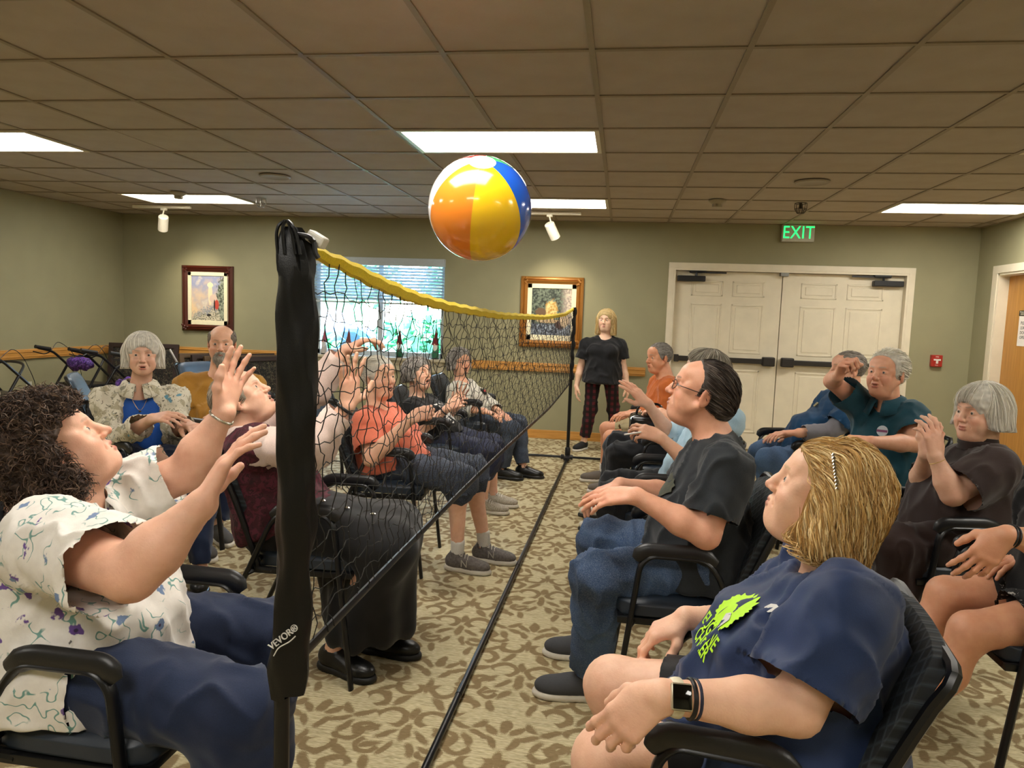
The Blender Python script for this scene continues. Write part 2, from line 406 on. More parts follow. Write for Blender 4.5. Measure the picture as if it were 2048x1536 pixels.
# double door ------------------------------------------------------
d = MB()
for lo, hi in [((DX0-.055, YB-.02, 0), (DX0, YB+.0, DZ+.055)), ((DX1, YB-.02, 0), (DX1+.06, YB, DZ+.055)), ((DX0-.055, YB-.021, DZ), (DX1+.06, YB, DZ+.06))]: d.box(lo, hi, ch=.003)
for lo, hi in [((DX0, YB-.018, 0), (DX0+.022, YB+.12, DZ)), ((DX1-.022, YB-.018, 0), (DX1, YB+.12, DZ)), ((DX0, YB-.016, DZ-.022), (DX1, YB+.12, DZ))]: d.box(lo, hi)
d.box((DX0+.02, YB+.115, 0), (DX1-.02, YB+.12, DZ))
d1 = d.obj('door_1', M_white, kind='structure')
def leaf(x0, x1, side):
    p = MB(); yf = YB+.055; p.box((x0, yf, .008), (x1, yf+.045, DZ-.026), ch=.002)
    W_ = x1-x0; st = W_*.165; pw = (W_-2*st-.12)/2
    for (za, zb) in ((1.70, 1.85), (.86+.22, 1.60), (.20, .88)):
        for k in range(2):
            xa = x0+st+k*(pw+.12)
            P = [(xa, za), (xa+pw, za), (xa+pw, zb), (xa, zb)]
            # moulding ring and raised field
            for (i0, i1) in ((0, 1), (1, 2), (2, 3), (3, 0)):
                (ax, az), (bx, bz) = P[i0], P[i1]
                p.box((min(ax, bx)-.009, yf-.007, min(az, bz)-.009), (max(ax, bx)+.009, yf+.004, max(az, bz)+.009), ch=.0035)
            p.box((xa+.035, yf-.006, za+.03), (xa+pw-.035, yf+.004, zb-.03), ch=.005)
    L = p.obj('door_leaf', M_white, d1)
    q = MB(); z = .995
    a, c = (x0+.03, x1-.03)
    q.box((a, yf-.065, z-.028), (c, yf-.035, z+.028), ch=.006)
    e = c if side > 0 else a; s = -1 if side > 0 else 1
    q.box((min(e, e+s*.13), yf-.085, z-.05), (max(e, e+s*.13), yf, z+.05), ch=.012)
    e2 = a if side > 0 else c; q.box((min(e2, e2-s*.05), yf-.07, z-.04), (max(e2, e2-s*.05), yf, z+.04), ch=.006)
    q.obj('panic_bar', M_bronze, L)
    q = MB(); h = x0+.02 if side > 0 else x1-.02; s = 1 if side > 0 else -1
    q.box((min(h, h+s*.30), yf-.075, 1.845), (max(h, h+s*.30), yf, 1.905), ch=.008)
    q.box((min(h+s*.13, h+s*.52), yf-.06, 1.935), (max(h+s*.13, h+s*.52), yf-.045, 1.952)); q.tube([(h+s*.2, yf-.05, 1.90), (h+s*.2, yf-.05, 1.95)], .012, 8)
    q.box((min(h+s*.13, h+s*.30), yf-.08, 1.945), (max(h+s*.13, h+s*.30), yf-.0, 1.962))
    q.obj('door_closer', M_dark, L)
leaf(DX0+.024, 1.692, 1); leaf(1.700, DX1-.024, -1)
MB().box((1.66, YB-.01, 1.925), (1.745, YB+.06, 1.975), ch=.004).obj('latch_box', mat('grey_steel', '8a8a86', .4, .6), d1)
# right door -------------------------------------------------------
d = MB(); x0 = XR-.02
for lo, hi in [((x0, RY1, 0), (XR, RY1+.09, 2.05)), ((x0, RY0-.09, 0), (XR, RY0, 2.05)), ((x0-.001, RY0-.09, 1.98), (XR, RY1+.09, 2.055)),
               ((XR-.01, RY1-.022, 0), (XR+T, RY1, 1.98)), ((XR-.01, RY0, 0), (XR+T, RY0+.022, 1.98)), ((XR-.01, RY0, 1.958), (XR+T, RY1, 1.98))]: d.box(lo, hi, ch=.002)
d2 = d.obj('door_2', M_white, kind='structure')
lf = MB().box((XR+.085, RY0+.024, .008), (XR+.13, RY1-.024, 1.955), ch=.002).obj('door_leaf', M_oakd, d2)
b = MB(); b.lathe([(.0, 0), (.028, 0), (.03, .02), (.024, .045), (.0, .05)], 14, T=Matrix.Translation((XR+.085, RY0+.09, .97)) @ Matrix.Rotation(-math.pi/2, 4, 'Y')); b.obj('door_knob', mat('brass', 'a08040', .3, .9), lf)
# sign on it
xs_ = XR+.083
s1 = MB().box((xs_-.001, 7.30, 1.285), (xs_, 7.525, 1.565)).obj('paper_notice', mat('notice_paper', 'e6dfd6', .7, nb=.02), None)
tag(s1, 'white paper notice with handwriting taped to the wooden door', 'notice')
M_ink = mat('marker_ink', '3a3632', .7, nb=0)
for k, tx in enumerate(('PLEASE', 'LEAVE', 'DOOR', 'OPEN')):
    text('lettering', tx, .042, basis((0, -1, 0), (0, 0, 1), (-1, 0, 0), (xs_-.0015, 7.49, 1.50-.045*k)), M_ink, s1, .0004, align='LEFT')
s2 = MB().box((xs_-.004, 7.30, 1.568), (xs_, 7.53, 1.618), ch=.001).obj('door_plaque', mat('plaque_black', '20251c', .5, nb=0), None)
tag(s2, 'black plaque with two lines of pale lettering above the paper notice', 'sign')
for k, tx in enumerate(('Private', 'DINING')):
    text('lettering', tx, .024, basis((0, -1, 0), (0, 0, 1), (-1, 0, 0), (xs_-.0045, 7.515-.012*k, 1.604-.021*k)), mat('plaque_letters', 'c9c3ae', .5, nb=0), s2, .0004, align='LEFT')
# exit sign, pull station, outlets ---------------------------------
ex = thing('exit_sign', 'white exit sign with glowing green EXIT letters above the double doors', 'exit sign', (1.80, YB-.03, 2.385))
MB().box((-.165, -.028, -.095), (.165, .028, .083), ch=.006).obj('sign_body', mat('exit_body', 'c9c5b6', .4, nb=0), ex)
MB().box((-.10, -.015, .083), (.10, .025, .087)).obj('canopy', mat('exit_body', 'c9c5b6', .4), ex)
mg, nt_, b_ = newmat('green_led'); b_.inputs['Base Color'].default_value = (.02, .5, .1, 1); b_.inputs['Emission Color'].default_value = (.02, .85, .16, 1); b_.inputs['Emission Strength'].default_value = 1.5
text('lettering', 'EXIT', .15, basis((1.02, 0, 0), (0, 0, 1.25), (0, -1, 0), (0, -.0285, -.004)), mg, ex, .001, sp=1.05)
pu = thing('fire_alarm_pull', 'red fire alarm pull station on the wall right of the double doors', 'fire alarm', (3.288, YB, 1.083))
MB().box((-.055, -.045, -.062), (.055, 0, .062), ch=.006).obj('pull_body', mat('alarm_red', 'a52a20', .35, nb=0), pu)
q = MB(); q.box((-.034, -.052, .004), (.034, -.044, .020)); q.box((-.010, -.052, -.028), (.010, -.044, .006)); q.obj('pull_handle', mat('alarm_white', 'e8e4dc', .4, nb=0), pu)
text('lettering', 'FIRE', .018, basis((1, 0, 0), (0, 0, 1), (0, -1, 0), (0, -.0455, .042)), mat('alarm_white', 'e8e4dc', .4), pu, .0006); text('lettering', 'PULL', .014, basis((1, 0, 0), (0, 0, 1), (0, -1, 0), (0, -.0455, -.046)), mat('alarm_white', 'e8e4dc', .4), pu, .0006)
def outlet(x, y, z, axis, lab):
    q = MB()
    if axis == 'x': q.box((x, y-.036, z-.058), (x+.008, y+.036, z+.058), ch=.002); [q.box((x+.007, y-.017, z+dz-.014), (x+.0105, y+.017, z+dz+.014), ch=.001) for dz in (-.022, .022)]
    else: q.box((x-.036, y-.008, z-.058), (x+.036, y, z+.058), ch=.002); [q.box((x-.017, y-.0105, z+dz-.014), (x+.017, y-.007, z+dz+.014), ch=.001) for dz in (-.022, .022)]
    tag(q.obj('wall_outlet', mat('outlet_white', 'cfcab8', .4, nb=0)), lab, 'outlet')
outlet(XL, 6.75, .47, 'x', 'white outlet plate on the left wall under the wooden rail')
outlet(XL, 7.55, .38, 'x', 'white outlet plate on the left wall behind the purple floral bag')
# ceiling devices ---------------------------------------------------
def spotlight(x, y, tr0, tr1, tilt, lab):
    t = thing('track_spotlight', lab, 'spotlight', (x, y, CEIL)); mw = mat('lamp_white', 'e6ddc6', .4, nb=0)
    MB().box((tr0-x, -.017, -.032), (tr1-x, .017, -.001), ch=.003).obj('track', mw, t)
    q = MB(); q.box((-.03, -.02, -.055), (.03, .02, -.03), ch=.004); q.tube([(0, 0, -.05), (tilt*.02, 0, -.13)], .008, 8); q.obj('bracket', mw, t)
    A = Matrix.Translation((tilt*.03, .03, -.19)) @ Matrix.Rotation(-tilt*.45, 4, 'Y') @ Matrix.Rotation(.5, 4, 'X')
    q = MB(); q.lathe([(.0, .088), (.045, .088), (.052, .08), (.052, -.085), (.046, -.088), (.044, -.07), (.0, -.068)], 24, T=A); h = q.obj('lamp_head', mw, t, smooth=True)
    ld = bpy.data.lights.new('spot', 'SPOT'); ld.energy = SPOTW; ld.color = (1, .88, .66); ld.spot_size = 1.35; ld.spot_blend = .9; ld.shadow_soft_size = .04
    lo = bpy.data.objects.new('spot_light', ld); COL.objects.link(lo); lo.parent = t; lo.matrix_local = Matrix.Translation((tilt*.03-tilt*.04, .08, -.285)) @ Matrix.Rotation(-tilt*.12, 4, 'Y') @ Matrix.Rotation(.80, 4, 'X')
spotlight(-5.05, 7.45, -5.42, -4.73, -1, 'white track spotlight on the ceiling aimed at the lighthouse side painting, left')
spotlight(-.79, 7.50, -1.35, -.47, 1, 'white track spotlight right of the beach ball aimed at the gold framed painting')
def disc(name, x, y, prof, m, lab, cat):
    t = MB().lathe(prof, 28).obj(name, m, smooth=True); t.location = (x, y, CEIL); tag(t, lab, cat)
    return t
disc('ceiling_speaker', -2.87, 5.70, [(.0, 0), (.125, 0), (.125, -.006), (.113, -.012), (.1, -.006), (.0, -.006)], mat('speaker_grille', '978b79', .6, nscale=200), 'round flat ceiling speaker on the left, above the window side', 'speaker')
disc('ceiling_speaker', 1.336, 5.76, [(.0, 0), (.125, 0), (.125, -.006), (.113, -.012), (.1, -.006), (.0, -.006)], mat('speaker_grille', '978b79', .6), 'round flat ceiling speaker on the right, in front of the exit sign', 'speaker')
SD = [(.0, 0), (.075, 0), (.075, -.012), (.05, -.03), (.042, -.034), (.042, -.058), (.034, -.062), (.0, -.062)]
disc('smoke_detector', -4.29, 6.56, SD, mat('detector_plastic', '9d927a', .5), 'stepped round smoke detector in front of the left far ceiling light', 'smoke detector')
disc('smoke_detector', .765, 6.66, SD, mat('detector_plastic', '9d927a', .5), 'stepped round smoke detector above the left leaf of the double doors', 'smoke detector')
def cage(x, y, lab, m):
    q = MB(); n = 6
    for k in range(n):
        A = 2*math.pi*k/n; q.tube([(.05*math.cos(A), .05*math.sin(A), 0), (.05*math.cos(A), .05*math.sin(A), -.05), (.03*math.cos(A), .03*math.sin(A), -.085)], .003, 5)
    for r, z in ((.05, -.002), (.05, -.05), (.03, -.085)): q.tube([(r*math.cos(a), r*math.sin(a), z) for a in np.linspace(0, 2*math.pi, 17)[:-1]], .003, 5, closed=True)
    q.lathe([(.0, -.05), (.012, -.048), (.012, 0), (.0, 0)], 8)
    t = q.obj('sprinkler_cage', m); t.location = (x, y, CEIL-.001); tag(t, lab, 'sprinkler')
cage(-3.60, 6.86, 'wire cage around a sprinkler head beside the left far ceiling light', mat('cage_chrome', 'a8a49a', .3, .7))
cage(1.489, 6.76, 'dark wire cage around a sprinkler head near the exit sign', mat('cage_dark', '3b342a', .5, .5))
# paintings ----------------------------------------------------------
def ornate(name, lab, x0, x1, z0, z1, mfr, fw, mat_liner, lw_, art, y=YB):
    t = thing(name, lab, 'painting', ((x0+x1)/2, y, (z0+z1)/2)); hx, hz = (x1-x0)/2, (z1-z0)/2
    q = MB()
    prof = [(0, .0), (0, .030), (.012, .042), (fw*.35, .05), (fw*.5, .034), (fw*.62, .046), (fw*.85, .03), (fw, .022), (fw, .0)]
    V = []; F = []; k = len(prof)
    for (sx, sz) in ((-1, -1), (1, -1), (1, 1), (-1, 1)):
        for (i, dpt) in prof: V.append((sx*(hx-i), -dpt, sz*(hz-i)))
    for c in range(4):
        for i in range(k-1): F.append((c*k+i, c*k+i+1, ((c+1) % 4)*k+i+1, ((c+1) % 4)*k+i))
    q.add(V, F)
    rnd = random.Random(3)
    for sx in (-1, 1):
        for sz in (-1, 1):       # carved corner scrolls
            for j in range(7):
                a = rnd.uniform(0, fw*.9); c = rnd.uniform(0, fw*.9)
                q.lathe([(.0, 0), (.012, .002), (.014, .008), (.008, .014), (.0, .015)], 8, T=Matrix.Translation((sx*(hx-.012-a), -.04, sz*(hz-.012-c))) @ Matrix.Rotation(math.pi/2, 4, 'X'))
    q.obj('frame', mfr, t, smooth=True)
    q = MB(); a, c = hx-fw, hz-fw
    for lo, hi in [((-a, -.024, -c), (-a+lw_, -.012, c)), ((a-lw_, -.024, -c), (a, -.012, c)), ((-a, -.024, -c), (a, -.012, -c+lw_*1.2)), ((-a, -.024, c-lw_), (a, -.012, c))]: q.box(lo, hi, ch=.002)
    q.obj('liner', mat_liner, t)
    MB().box((-a+lw_, -.012, -c+lw_*1.2), (a-lw_, -.004, c-lw_)).obj('picture', art, t)
    return t
def art_mat(name, kind):
    m, nt, b = newmat(name); v = coords(nt); X, Y, Z = sep(nt, v)
    n1 = tex(nt, 'ShaderNodeTexNoise', 7, v, Detail=4.); n2 = tex(nt, 'ShaderNodeTexNoise', 45, v, Detail=4.); n3 = tex(nt, 'ShaderNodeTexVoronoi', 60, v)
    f1, f2, f3 = N(n1.outputs[0]), N(n2.outputs[0]), N(n3.outputs[0])
    def blob(cx, cz, rx, rz, e=.25):
        a, c = (X-cx)*(1/rx), (Z-cz)*(1/rz); return ((a*a+c*c).sqrt()+(f2-.5)*e*2).step(1.1, .9)
    if kind == 0:      # pale sky over rocks, a light tower and a red figure
        c = mix(nt, (f1+Z*.9).step(.35, .7), 'e6c9a0', '9aa0c0'); c = mix(nt, f1.step(.55, .7), c, 'efe2c4')
        c = mix(nt, (Z*-1+X*.5-(f2-.5)*.25).step(.08, .14), c, '8d93a0')
        c = mix(nt, (Z*-1+X*.35-(f2-.5)*.3).step(.14, .18), c, mix(nt, f3.step(.2, .6), '4f5542', 'cfc5ae'))
        c = mix(nt, blob(.20, .0, .085, .26, .5), c, mix(nt, f2.step(.4, .6), '394238', '9aa08c'))
        c = mix(nt, blob(.03, .06, .028, .14, .02), c, 'e9d8b4'); c = mix(nt, blob(.03, .165, .038, .03, .05), c, 'f3ecbc')
        c = mix(nt, blob(.07, .0, .05, .05, .1), c, 'd8bfae'); c = mix(nt, blob(.115, -.07, .028, .06, .15), c, 'c04a3c')
        c = mix(nt, blob(.085, -.08, .010, .07, .1), c, '2c2724'); c = mix(nt, blob(.01, -.20, .028, .016, .3), c, '2a2622')
    else:              # dark woodland, golden tree, pond
        c = mix(nt, f2.step(.42, .62), '2a332c', '75806e'); c = mix(nt, f3.step(.05, .0), c, 'c2cabc')
        c = mix(nt, (X-(f2-.5)*.15).step(.10, .17), c, mix(nt, f2.step(.45, .6), '9a8d84', 'd8c6b2'))
        c = mix(nt, blob(.0, .02, .07, .12, .5), c, mix(nt, f2.step(.4, .6), 'b98a3a', 'e5cf90'))
        c = mix(nt, blob(-.12, .0, .06, .05, .3), c, '6d543c'); c = mix(nt, (Z*-1-(f2-.5)*.06).step(.12, .14), c, mix(nt, f2.step(.4, .62), '33394a', '9aa4b0'))
        c = mix(nt, blob(-.03, -.10, .14, .022, .3), c, 'c0a47c'); c = mix(nt, blob(.10, -.14, .05, .05, .3), c, '4a3330'); c = mix(nt, blob(.15, -.1, .05, .07, .4), c, 'cdb596')
    nt.links.new(c, b.inputs['Base Color']); b.inputs['Roughness'].default_value = .5; bump(nt, b, n2.outputs[0], .2, .002); return m
M_liner = mat('cream_liner', 'efe6c4', .7, nb=.03)
ornate('framed_painting', 'painting of a pale light tower in a dark mahogany frame on the back wall', -5.345, -4.676, 1.078, 1.867, mat('mahogany', '4a1d10', .3, nscale=12, nb=.05, coat=.3), .075, M_liner, .045, art_mat('coast_picture', 0))
ornate('framed_painting', 'painting of dark woodland and pond in an ornate gold frame on the back wall', -1.162, -.45, 1.052, 1.849, mat('antique_gold', 'a06c2e', .38, .35, nscale=30, nb=.15), .08, M_liner, .05, art_mat('woodland_picture', 1))
# outside --------------------------------------------------------------
gm = mat('asphalt', '8d9296', .9, nscale=3); o = MB().box((-30, YB+.3, -.5), (25, 60, -.35)).obj('outside_ground', gm, kind='structure')
rnd = random.Random(5)
def bush(x, y, r, h, c1, c2, lab, nm='shrub'):
    P = []; q = MB()
    for i in range(int(60*r*max(1, h))):
        a = rnd.uniform(0, 2*math.pi); e = rnd.uniform(-.2, 1.4); rr = r*rnd.uniform(.75, 1.05)
        c = Vector((rr*math.cos(a)*math.cos(e), rr*math.sin(a)*math.cos(e)*.7, h*.5+h*.5*math.sin(e)*rnd.uniform(.8, 1.05)))
        for k in range(6):
            d = Vector([rnd.uniform(-1, 1) for _ in range(3)])*.22*max(1, r*.6); s = .14*max(1, r*.5); nrm = Vector([rnd.uniform(-1, 1) for _ in range(3)]).normalized()
            A = nrm.orthogonal().normalized()*s; B = nrm.cross(A); p = c+d; q.add([p-A, p+B*.6, p+A, p-B*.6], [(0, 1, 2, 3)])
    q.add([(r*.6*math.cos(a), r*.42*math.sin(a), z) for z in (0, h*.75) for a in np.linspace(0, 6.28, 9)[:-1]], [(i, (i+1) % 8, 8+(i+1) % 8, 8+i) for i in range(8)]+[tuple(range(8, 16))])
    t = q.obj(nm, mat('leaves_'+c1, c1, .6, col2=c2, nscale=3)); t.location = (x, y, -.4); tag(t, lab, nm)
bush(-5.9, 12.2, .95, 1.45, '2f7a50', '5fae7a', 'low green shrub outside the window, left'); bush(-3.7, 12.6, .9, 1.5, '3a8a5c', '6ab888', 'low green shrub outside the window, middle')
bush(-1.7, 12.3, .8, 1.35, '2f7a50', '5fae7a', 'low green shrub outside the window, right')
bush(-11.5, 27, 2.6, 5.5, '357a50', '78b888', 'tall leafy tree beyond the parked cars, left', 'tree'); bush(-5.2, 29, 2.6, 5.2, '3a8558', '80c090', 'tall leafy tree beyond the parked cars, middle', 'tree')
bush(-.3, 25, 2.1, 4.8, '2f7a5a', '60ae8a', 'tall leafy tree beyond the parked cars, right', 'tree')
def car(x, y, s, colr, lab):
    t = thing('car', lab, 'car', (x, y, -.35)); q = MB()
    pr = [(-2.1, .3), (-2.15, .7), (-1.9, .85), (-1.2, .95), (-.7, 1.4), (.8, 1.42), (1.5, .98), (2.1, .9), (2.15, .4), (2.0, .3)]
    V = [(a*s, w_, c*s) for w_ in (-.85, .85) for a, c in pr]; n = len(pr)
    q.add(V, [tuple(range(n))[::-1], tuple(range(n, 2*n))]+[(i, (i+1) % n, n+(i+1) % n, n+i) for i in range(n)]); q.obj('car_body', mat('paint_'+colr, colr, .25, nb=0, coat=.5), t)
    q = MB(); V = [(a*s, w_, c*s) for w_ in (-.86, .86) for a, c in [(-1.0, 1.0), (-.6, 1.33), (.7, 1.34), (1.2, 1.0)]]; q.add(V, [(3, 2, 1, 0), (4, 5, 6, 7), (0, 1, 5, 4), (1, 2, 6, 5), (2, 3, 7, 6)]); q.obj('car_windows', mat('car_glass', '20303a', .1, nb=0), t)
    for wx in (-1.35, 1.35):
        MB().lathe([(.0, -.1), (.33, -.1), (.33, .1), (.0, .1)], 18, T=Matrix.Translation((wx*s, -.8, .33)) @ Matrix.Rotation(math.pi/2, 4, 'X')).obj('wheel', M_dark, t)
car(-9.2, 19.5, 1.2, 'f2f4f6', 'white parked car outside the window, left'); car(-3.9, 20.5, 1.15, 'eef1f3', 'white parked car outside the window, right'); car(-6.2, 15.4, .95, '2f6fc0', 'blue parked car nearest the window outside')
# ================================================================== IMPLICIT MODELLING (bodies, clothes, hair)
def unit(v): v = np.array(v, float); return v/(np.linalg.norm(v)+1e-12)
A3 = lambda v: np.array(v, float)
class Fld:
    """smooth-blended solid: rounded cones and ellipsoids, meshed with surface nets"""
    def __init__(s): s.P = []
    def cone(s, a, b, r1, r2, k=.02, sub=False, clip=(), col=None, flat=None):
        a, b = A3(a), A3(b); m = max(r1, r2); s.P.append(('c', (a, b, r1, r2), np.minimum(a, b)-m, np.maximum(a, b)+m, k, sub, clip)); return s
    def ell(s, c, r, ax=None, k=.02, sub=False, clip=()):
        c, r = A3(c), A3(np.broadcast_to(r, 3)); ax = np.eye(3) if ax is None else np.array(ax, float)
        e = np.sqrt(((ax*r[:, None])**2).sum(0)); s.P.append(('e', (c, r, ax), c-e, c+e, k, sub, clip)); return s
    def box(s, c, h, ax=None, r=.01, k=.01, sub=False, clip=()):
        c, h = A3(c), A3(h); ax = np.eye(3) if ax is None else np.array(ax, float)
        e = np.abs(ax*h[:, None]).sum(0)+r; s.P.append(('b', (c, h, ax, r), c-e, c+e, k, sub, clip)); return s
    def path(s, pts, rs, k=.02, **kw):
        for i in range(len(pts)-1): s.cone(pts[i], pts[i+1], rs[i], rs[i+1], k, **kw)
        return s
    @staticmethod
    def d(p, x, y, z):
        t, g = p[0], p[1]
        if t == 'c':
            a, b, r1, r2 = g; ab = b-a; L = ab.dot(ab)+1e-12; px, py, pz = x-a[0], y-a[1], z-a[2]
            h = np.clip((px*ab[0]+py*ab[1]+pz*ab[2])/L, 0, 1)
            D = np.sqrt((px-h*ab[0])**2+(py-h*ab[1])**2+(pz-h*ab[2])**2)-(r1+(r2-r1)*h)
        elif t == 'e':
            c, r, ax = g; px, py, pz = x-c[0], y-c[1], z-c[2]; q0 = 0; q1 = 0
            for i in range(3):
                u = px*ax[i, 0]+py*ax[i, 1]+pz*ax[i, 2]; q0 = q0+(u/r[i])**2; q1 = q1+(u/r[i]**2)**2
            q0 = np.sqrt(q0); D = q0*(q0-1)/(np.sqrt(q1)+1e-9)
        else:
            c, hh, ax, rr = g; px, py, pz = x-c[0], y-c[1], z-c[2]; o = 0; mx_ = -9.
            for i in range(3):
                u = np.abs(px*ax[i, 0]+py*ax[i, 1]+pz*ax[i, 2])-hh[i]; o = o+np.maximum(u, 0)**2; mx_ = np.maximum(mx_, u)
            D = np.sqrt(o)+np.minimum(mx_, 0)-rr
        for (cp, cn) in p[6]:
            D = np.maximum(D, (x-cp[0])*cn[0]+(y-cp[1])*cn[1]+(z-cp[2])*cn[2])
        return D
    def bbox(s):
        q = [p for p in s.P if not p[5]]; return np.min([p[2] for p in q], 0), np.max([p[3] for p in q], 0)
    def grid(s, lo, hi, h):
        n = np.maximum(2, np.ceil((hi-lo)/h).astype(int)+1); D = np.full(n, .2, np.float32)
        X = [(lo[i]+h*np.arange(n[i])).astype(np.float32) for i in range(3)]
        for p in s.P:
            k = p[4]; mg = k+2.5*h; i0 = np.clip(np.floor((p[2]-mg-lo)/h).astype(int), 0, n); i1 = np.clip(np.ceil((p[3]+mg-lo)/h).astype(int)+1, 0, n)
            if (i1 <= i0).any(): continue
            sl = tuple(slice(a, b) for a, b in zip(i0, i1))
            d = s.d(p, X[0][sl[0]][:, None, None], X[1][sl[1]][None, :, None], X[2][sl[2]][None, None, :]); S = D[sl]
            if p[5]: d = -d; hh = np.maximum(k-np.abs(S-d), 0)/k if k > 0 else 0; D[sl] = np.maximum(S, d)+hh*hh*k*.25
            else: hh = np.maximum(k-np.abs(S-d), 0)/k if k > 0 else 0; D[sl] = np.minimum(S, d)-hh*hh*k*.25
        return D
    def at(s, Q):
        D = np.full(len(Q), .2)
        for p in s.P:
            k = p[4]; d = s.d(p, Q[:, 0], Q[:, 1], Q[:, 2])
            if p[5]: d = -d; hh = np.maximum(k-np.abs(D-d), 0)/max(k, 1e-6); D = np.maximum(D, d)+hh*hh*k*.25
            else: hh = np.maximum(k-np.abs(D-d), 0)/max(k, 1e-6); D = np.minimum(D, d)-hh*hh*k*.25
        return D
    def grad(s, Q, e=.002):
        g = np.stack([s.at(Q+np.eye(3)[i]*e)-s.at(Q-np.eye(3)[i]*e) for i in range(3)], -1)
        return g/(np.linalg.norm(g, axis=1)[:, None]+1e-9)
    def mesh(s, h, fine=()):
        """fine: [(lo, hi, h)] boxes meshed at higher resolution"""
        lo, hi = s.bbox(); lo = lo-3*h; hi = hi+3*h
        V, F = nets(s.grid(lo, hi, h), lo, h)
        if len(F) and fine:
            c = V[F].mean(1); drop = np.zeros(len(F), bool)
            for (a, b, hf) in fine: drop |= ((c > A3(a)+h*.6) & (c < A3(b)-h*.6)).all(1)
            F = F[~drop]; used = np.unique(F); mp = -np.ones(len(V), int); mp[used] = np.arange(len(used)); V = V[used]; F = mp[F]
        for (a, b, hf) in fine:
            a2, b2 = np.maximum(A3(a), lo), np.minimum(A3(b), hi)
            v, f = nets(s.grid(a2, b2, hf), a2, hf); F = np.vstack([F, f+len(V)]) if len(f) else F; V = np.vstack([V, v])
        return V, F
def nets(D, lo, h):
    s = D < 0; n = D.shape
    c = [s[i:n[0]-1+i, j:n[1]-1+j, k:n[2]-1+k] for i in (0, 1) for j in (0, 1) for k in (0, 1)]
    a = np.logical_or.reduce(c) & ~np.logical_and.reduce(c); I = np.argwhere(a)
    if len(I) == 0: return np.zeros((0, 3)), np.zeros((0, 4), int)
    idx = -np.ones(a.shape, np.int32); idx[a] = np.arange(len(I)); P = np.zeros((len(I), 3)); W = np.zeros(len(I))
    cor = [(i, j, k) for i in (0, 1) for j in (0, 1) for k in (0, 1)]
    vals = {q: D[I[:, 0]+q[0], I[:, 1]+q[1], I[:, 2]+q[2]] for q in cor}
    for q in cor:
        for ax in range(3):
            if q[ax]: continue
            r = list(q); r[ax] = 1; r = tuple(r); A, B = vals[q], vals[r]; m = (A < 0) != (B < 0)
            t = np.where(m, A/(A-B+1e-20), 0); p = np.tile(A3(q), (len(I), 1)); p[:, ax] = t; P[m] += p[m]; W[m] += 1
    V = lo+(I+P/W[:, None])*h; F = []
    for ax in range(3):
        u, v = (ax+1) % 3, (ax+2) % 3; sl0 = [slice(None)]*3; sl1 = [slice(None)]*3
        sl0[ax] = slice(0, -1); sl1[ax] = slice(1, None); A, B = s[tuple(sl0)], s[tuple(sl1)]; m = A != B
        sl = [slice(1, -1)]*3; sl[ax] = slice(None); E = np.argwhere(m[tuple(sl)])
        if len(E) == 0: continue
        o = np.ones(3, int); o[ax] = 0; E = E+o; fl = A[E[:, 0], E[:, 1], E[:, 2]]
        def g(du, dv): e = E.copy(); e[:, u] -= du; e[:, v] -= dv; return idx[e[:, 0], e[:, 1], e[:, 2]]
        q = np.stack([g(1, 1), g(0, 1), g(0, 0), g(1, 0)], 1); q[~fl] = q[~fl][:, ::-1]; F.append(q)
    F = np.vstack(F); return V, F
_rs = np.random.RandomState(7); _K = [(_rs.normal(size=3), _rs.normal(size=3), _rs.uniform(0, 6.28, 2)) for _ in range(24)]
def wav(V, f, seed=0, n=6):
    """cheap smooth noise (-1..1) for cloth folds and hair clumps"""
    o = np.zeros(len(V)); W = V+.35/f*np.stack([np.sin(V@_K[(seed+i) % 24][1]*f*.8+_K[i][2][1]) for i in range(3)], -1)
    for i in range(n):
        k, k2, ph = _K[(seed*3+i) % 24]; o += np.sin(W@(k/np.linalg.norm(k))*f*(.7+.25*i)+ph[0]+seed)
    return o/n*1.6
def vnorm(V, F):
    n = np.zeros_like(V); fn = np.cross(V[F[:, 2]]-V[F[:, 0]], V[F[:, 3]]-V[F[:, 1]])
    for i in range(4): np.add.at(n, F[:, i], fn)
    return n/(np.linalg.norm(n, axis=1)[:, None]+1e-12)
# ------------------------------------------------------------------ materials for people
def skin_mat():
    m, nt, b = newmat('skin'); a = nt.nodes.new('ShaderNodeVertexColor'); a.layer_name = 'Col'; v = coords(nt)
    n = tex(nt, 'ShaderNodeTexNoise', 38, v, Detail=4.); n2 = tex(nt, 'ShaderNodeTexNoise', 260, v, Detail=2.); n3 = tex(nt, 'ShaderNodeTexVoronoi', 95, v)
    c = mix(nt, N(n.outputs[0]).step(.35, .75)*.22, a.outputs[0], 'd09a84', 'MULTIPLY')
    c = mix(nt, N(n3.outputs[0]).step(.12, .05)*.15, c, '8a5236')
    nt.links.new(c, b.inputs['Base Color']); b.inputs['Roughness'].default_value = .5
    b.inputs['Subsurface Weight'].default_value = .12; b.inputs['Subsurface Radius'].default_value = (.9, .3, .15); b.inputs['Subsurface Scale'].default_value = .008
    hh = N(n.outputs[0])*.8+N(n2.outputs[0])*.35; bump(nt, b, hh, .35, .003); return m
M_skin = skin_mat()
def hair_mat():
    m, nt, b = newmat('hair_strands'); a = nt.nodes.new('ShaderNodeVertexColor'); a.layer_name = 'Col'
    nt.links.new(a.outputs[0], b.inputs['Base Color']); b.inputs['Roughness'].default_value = .6; b.inputs['Specular IOR Level'].default_value = .3; return m
M_hair = hair_mat()
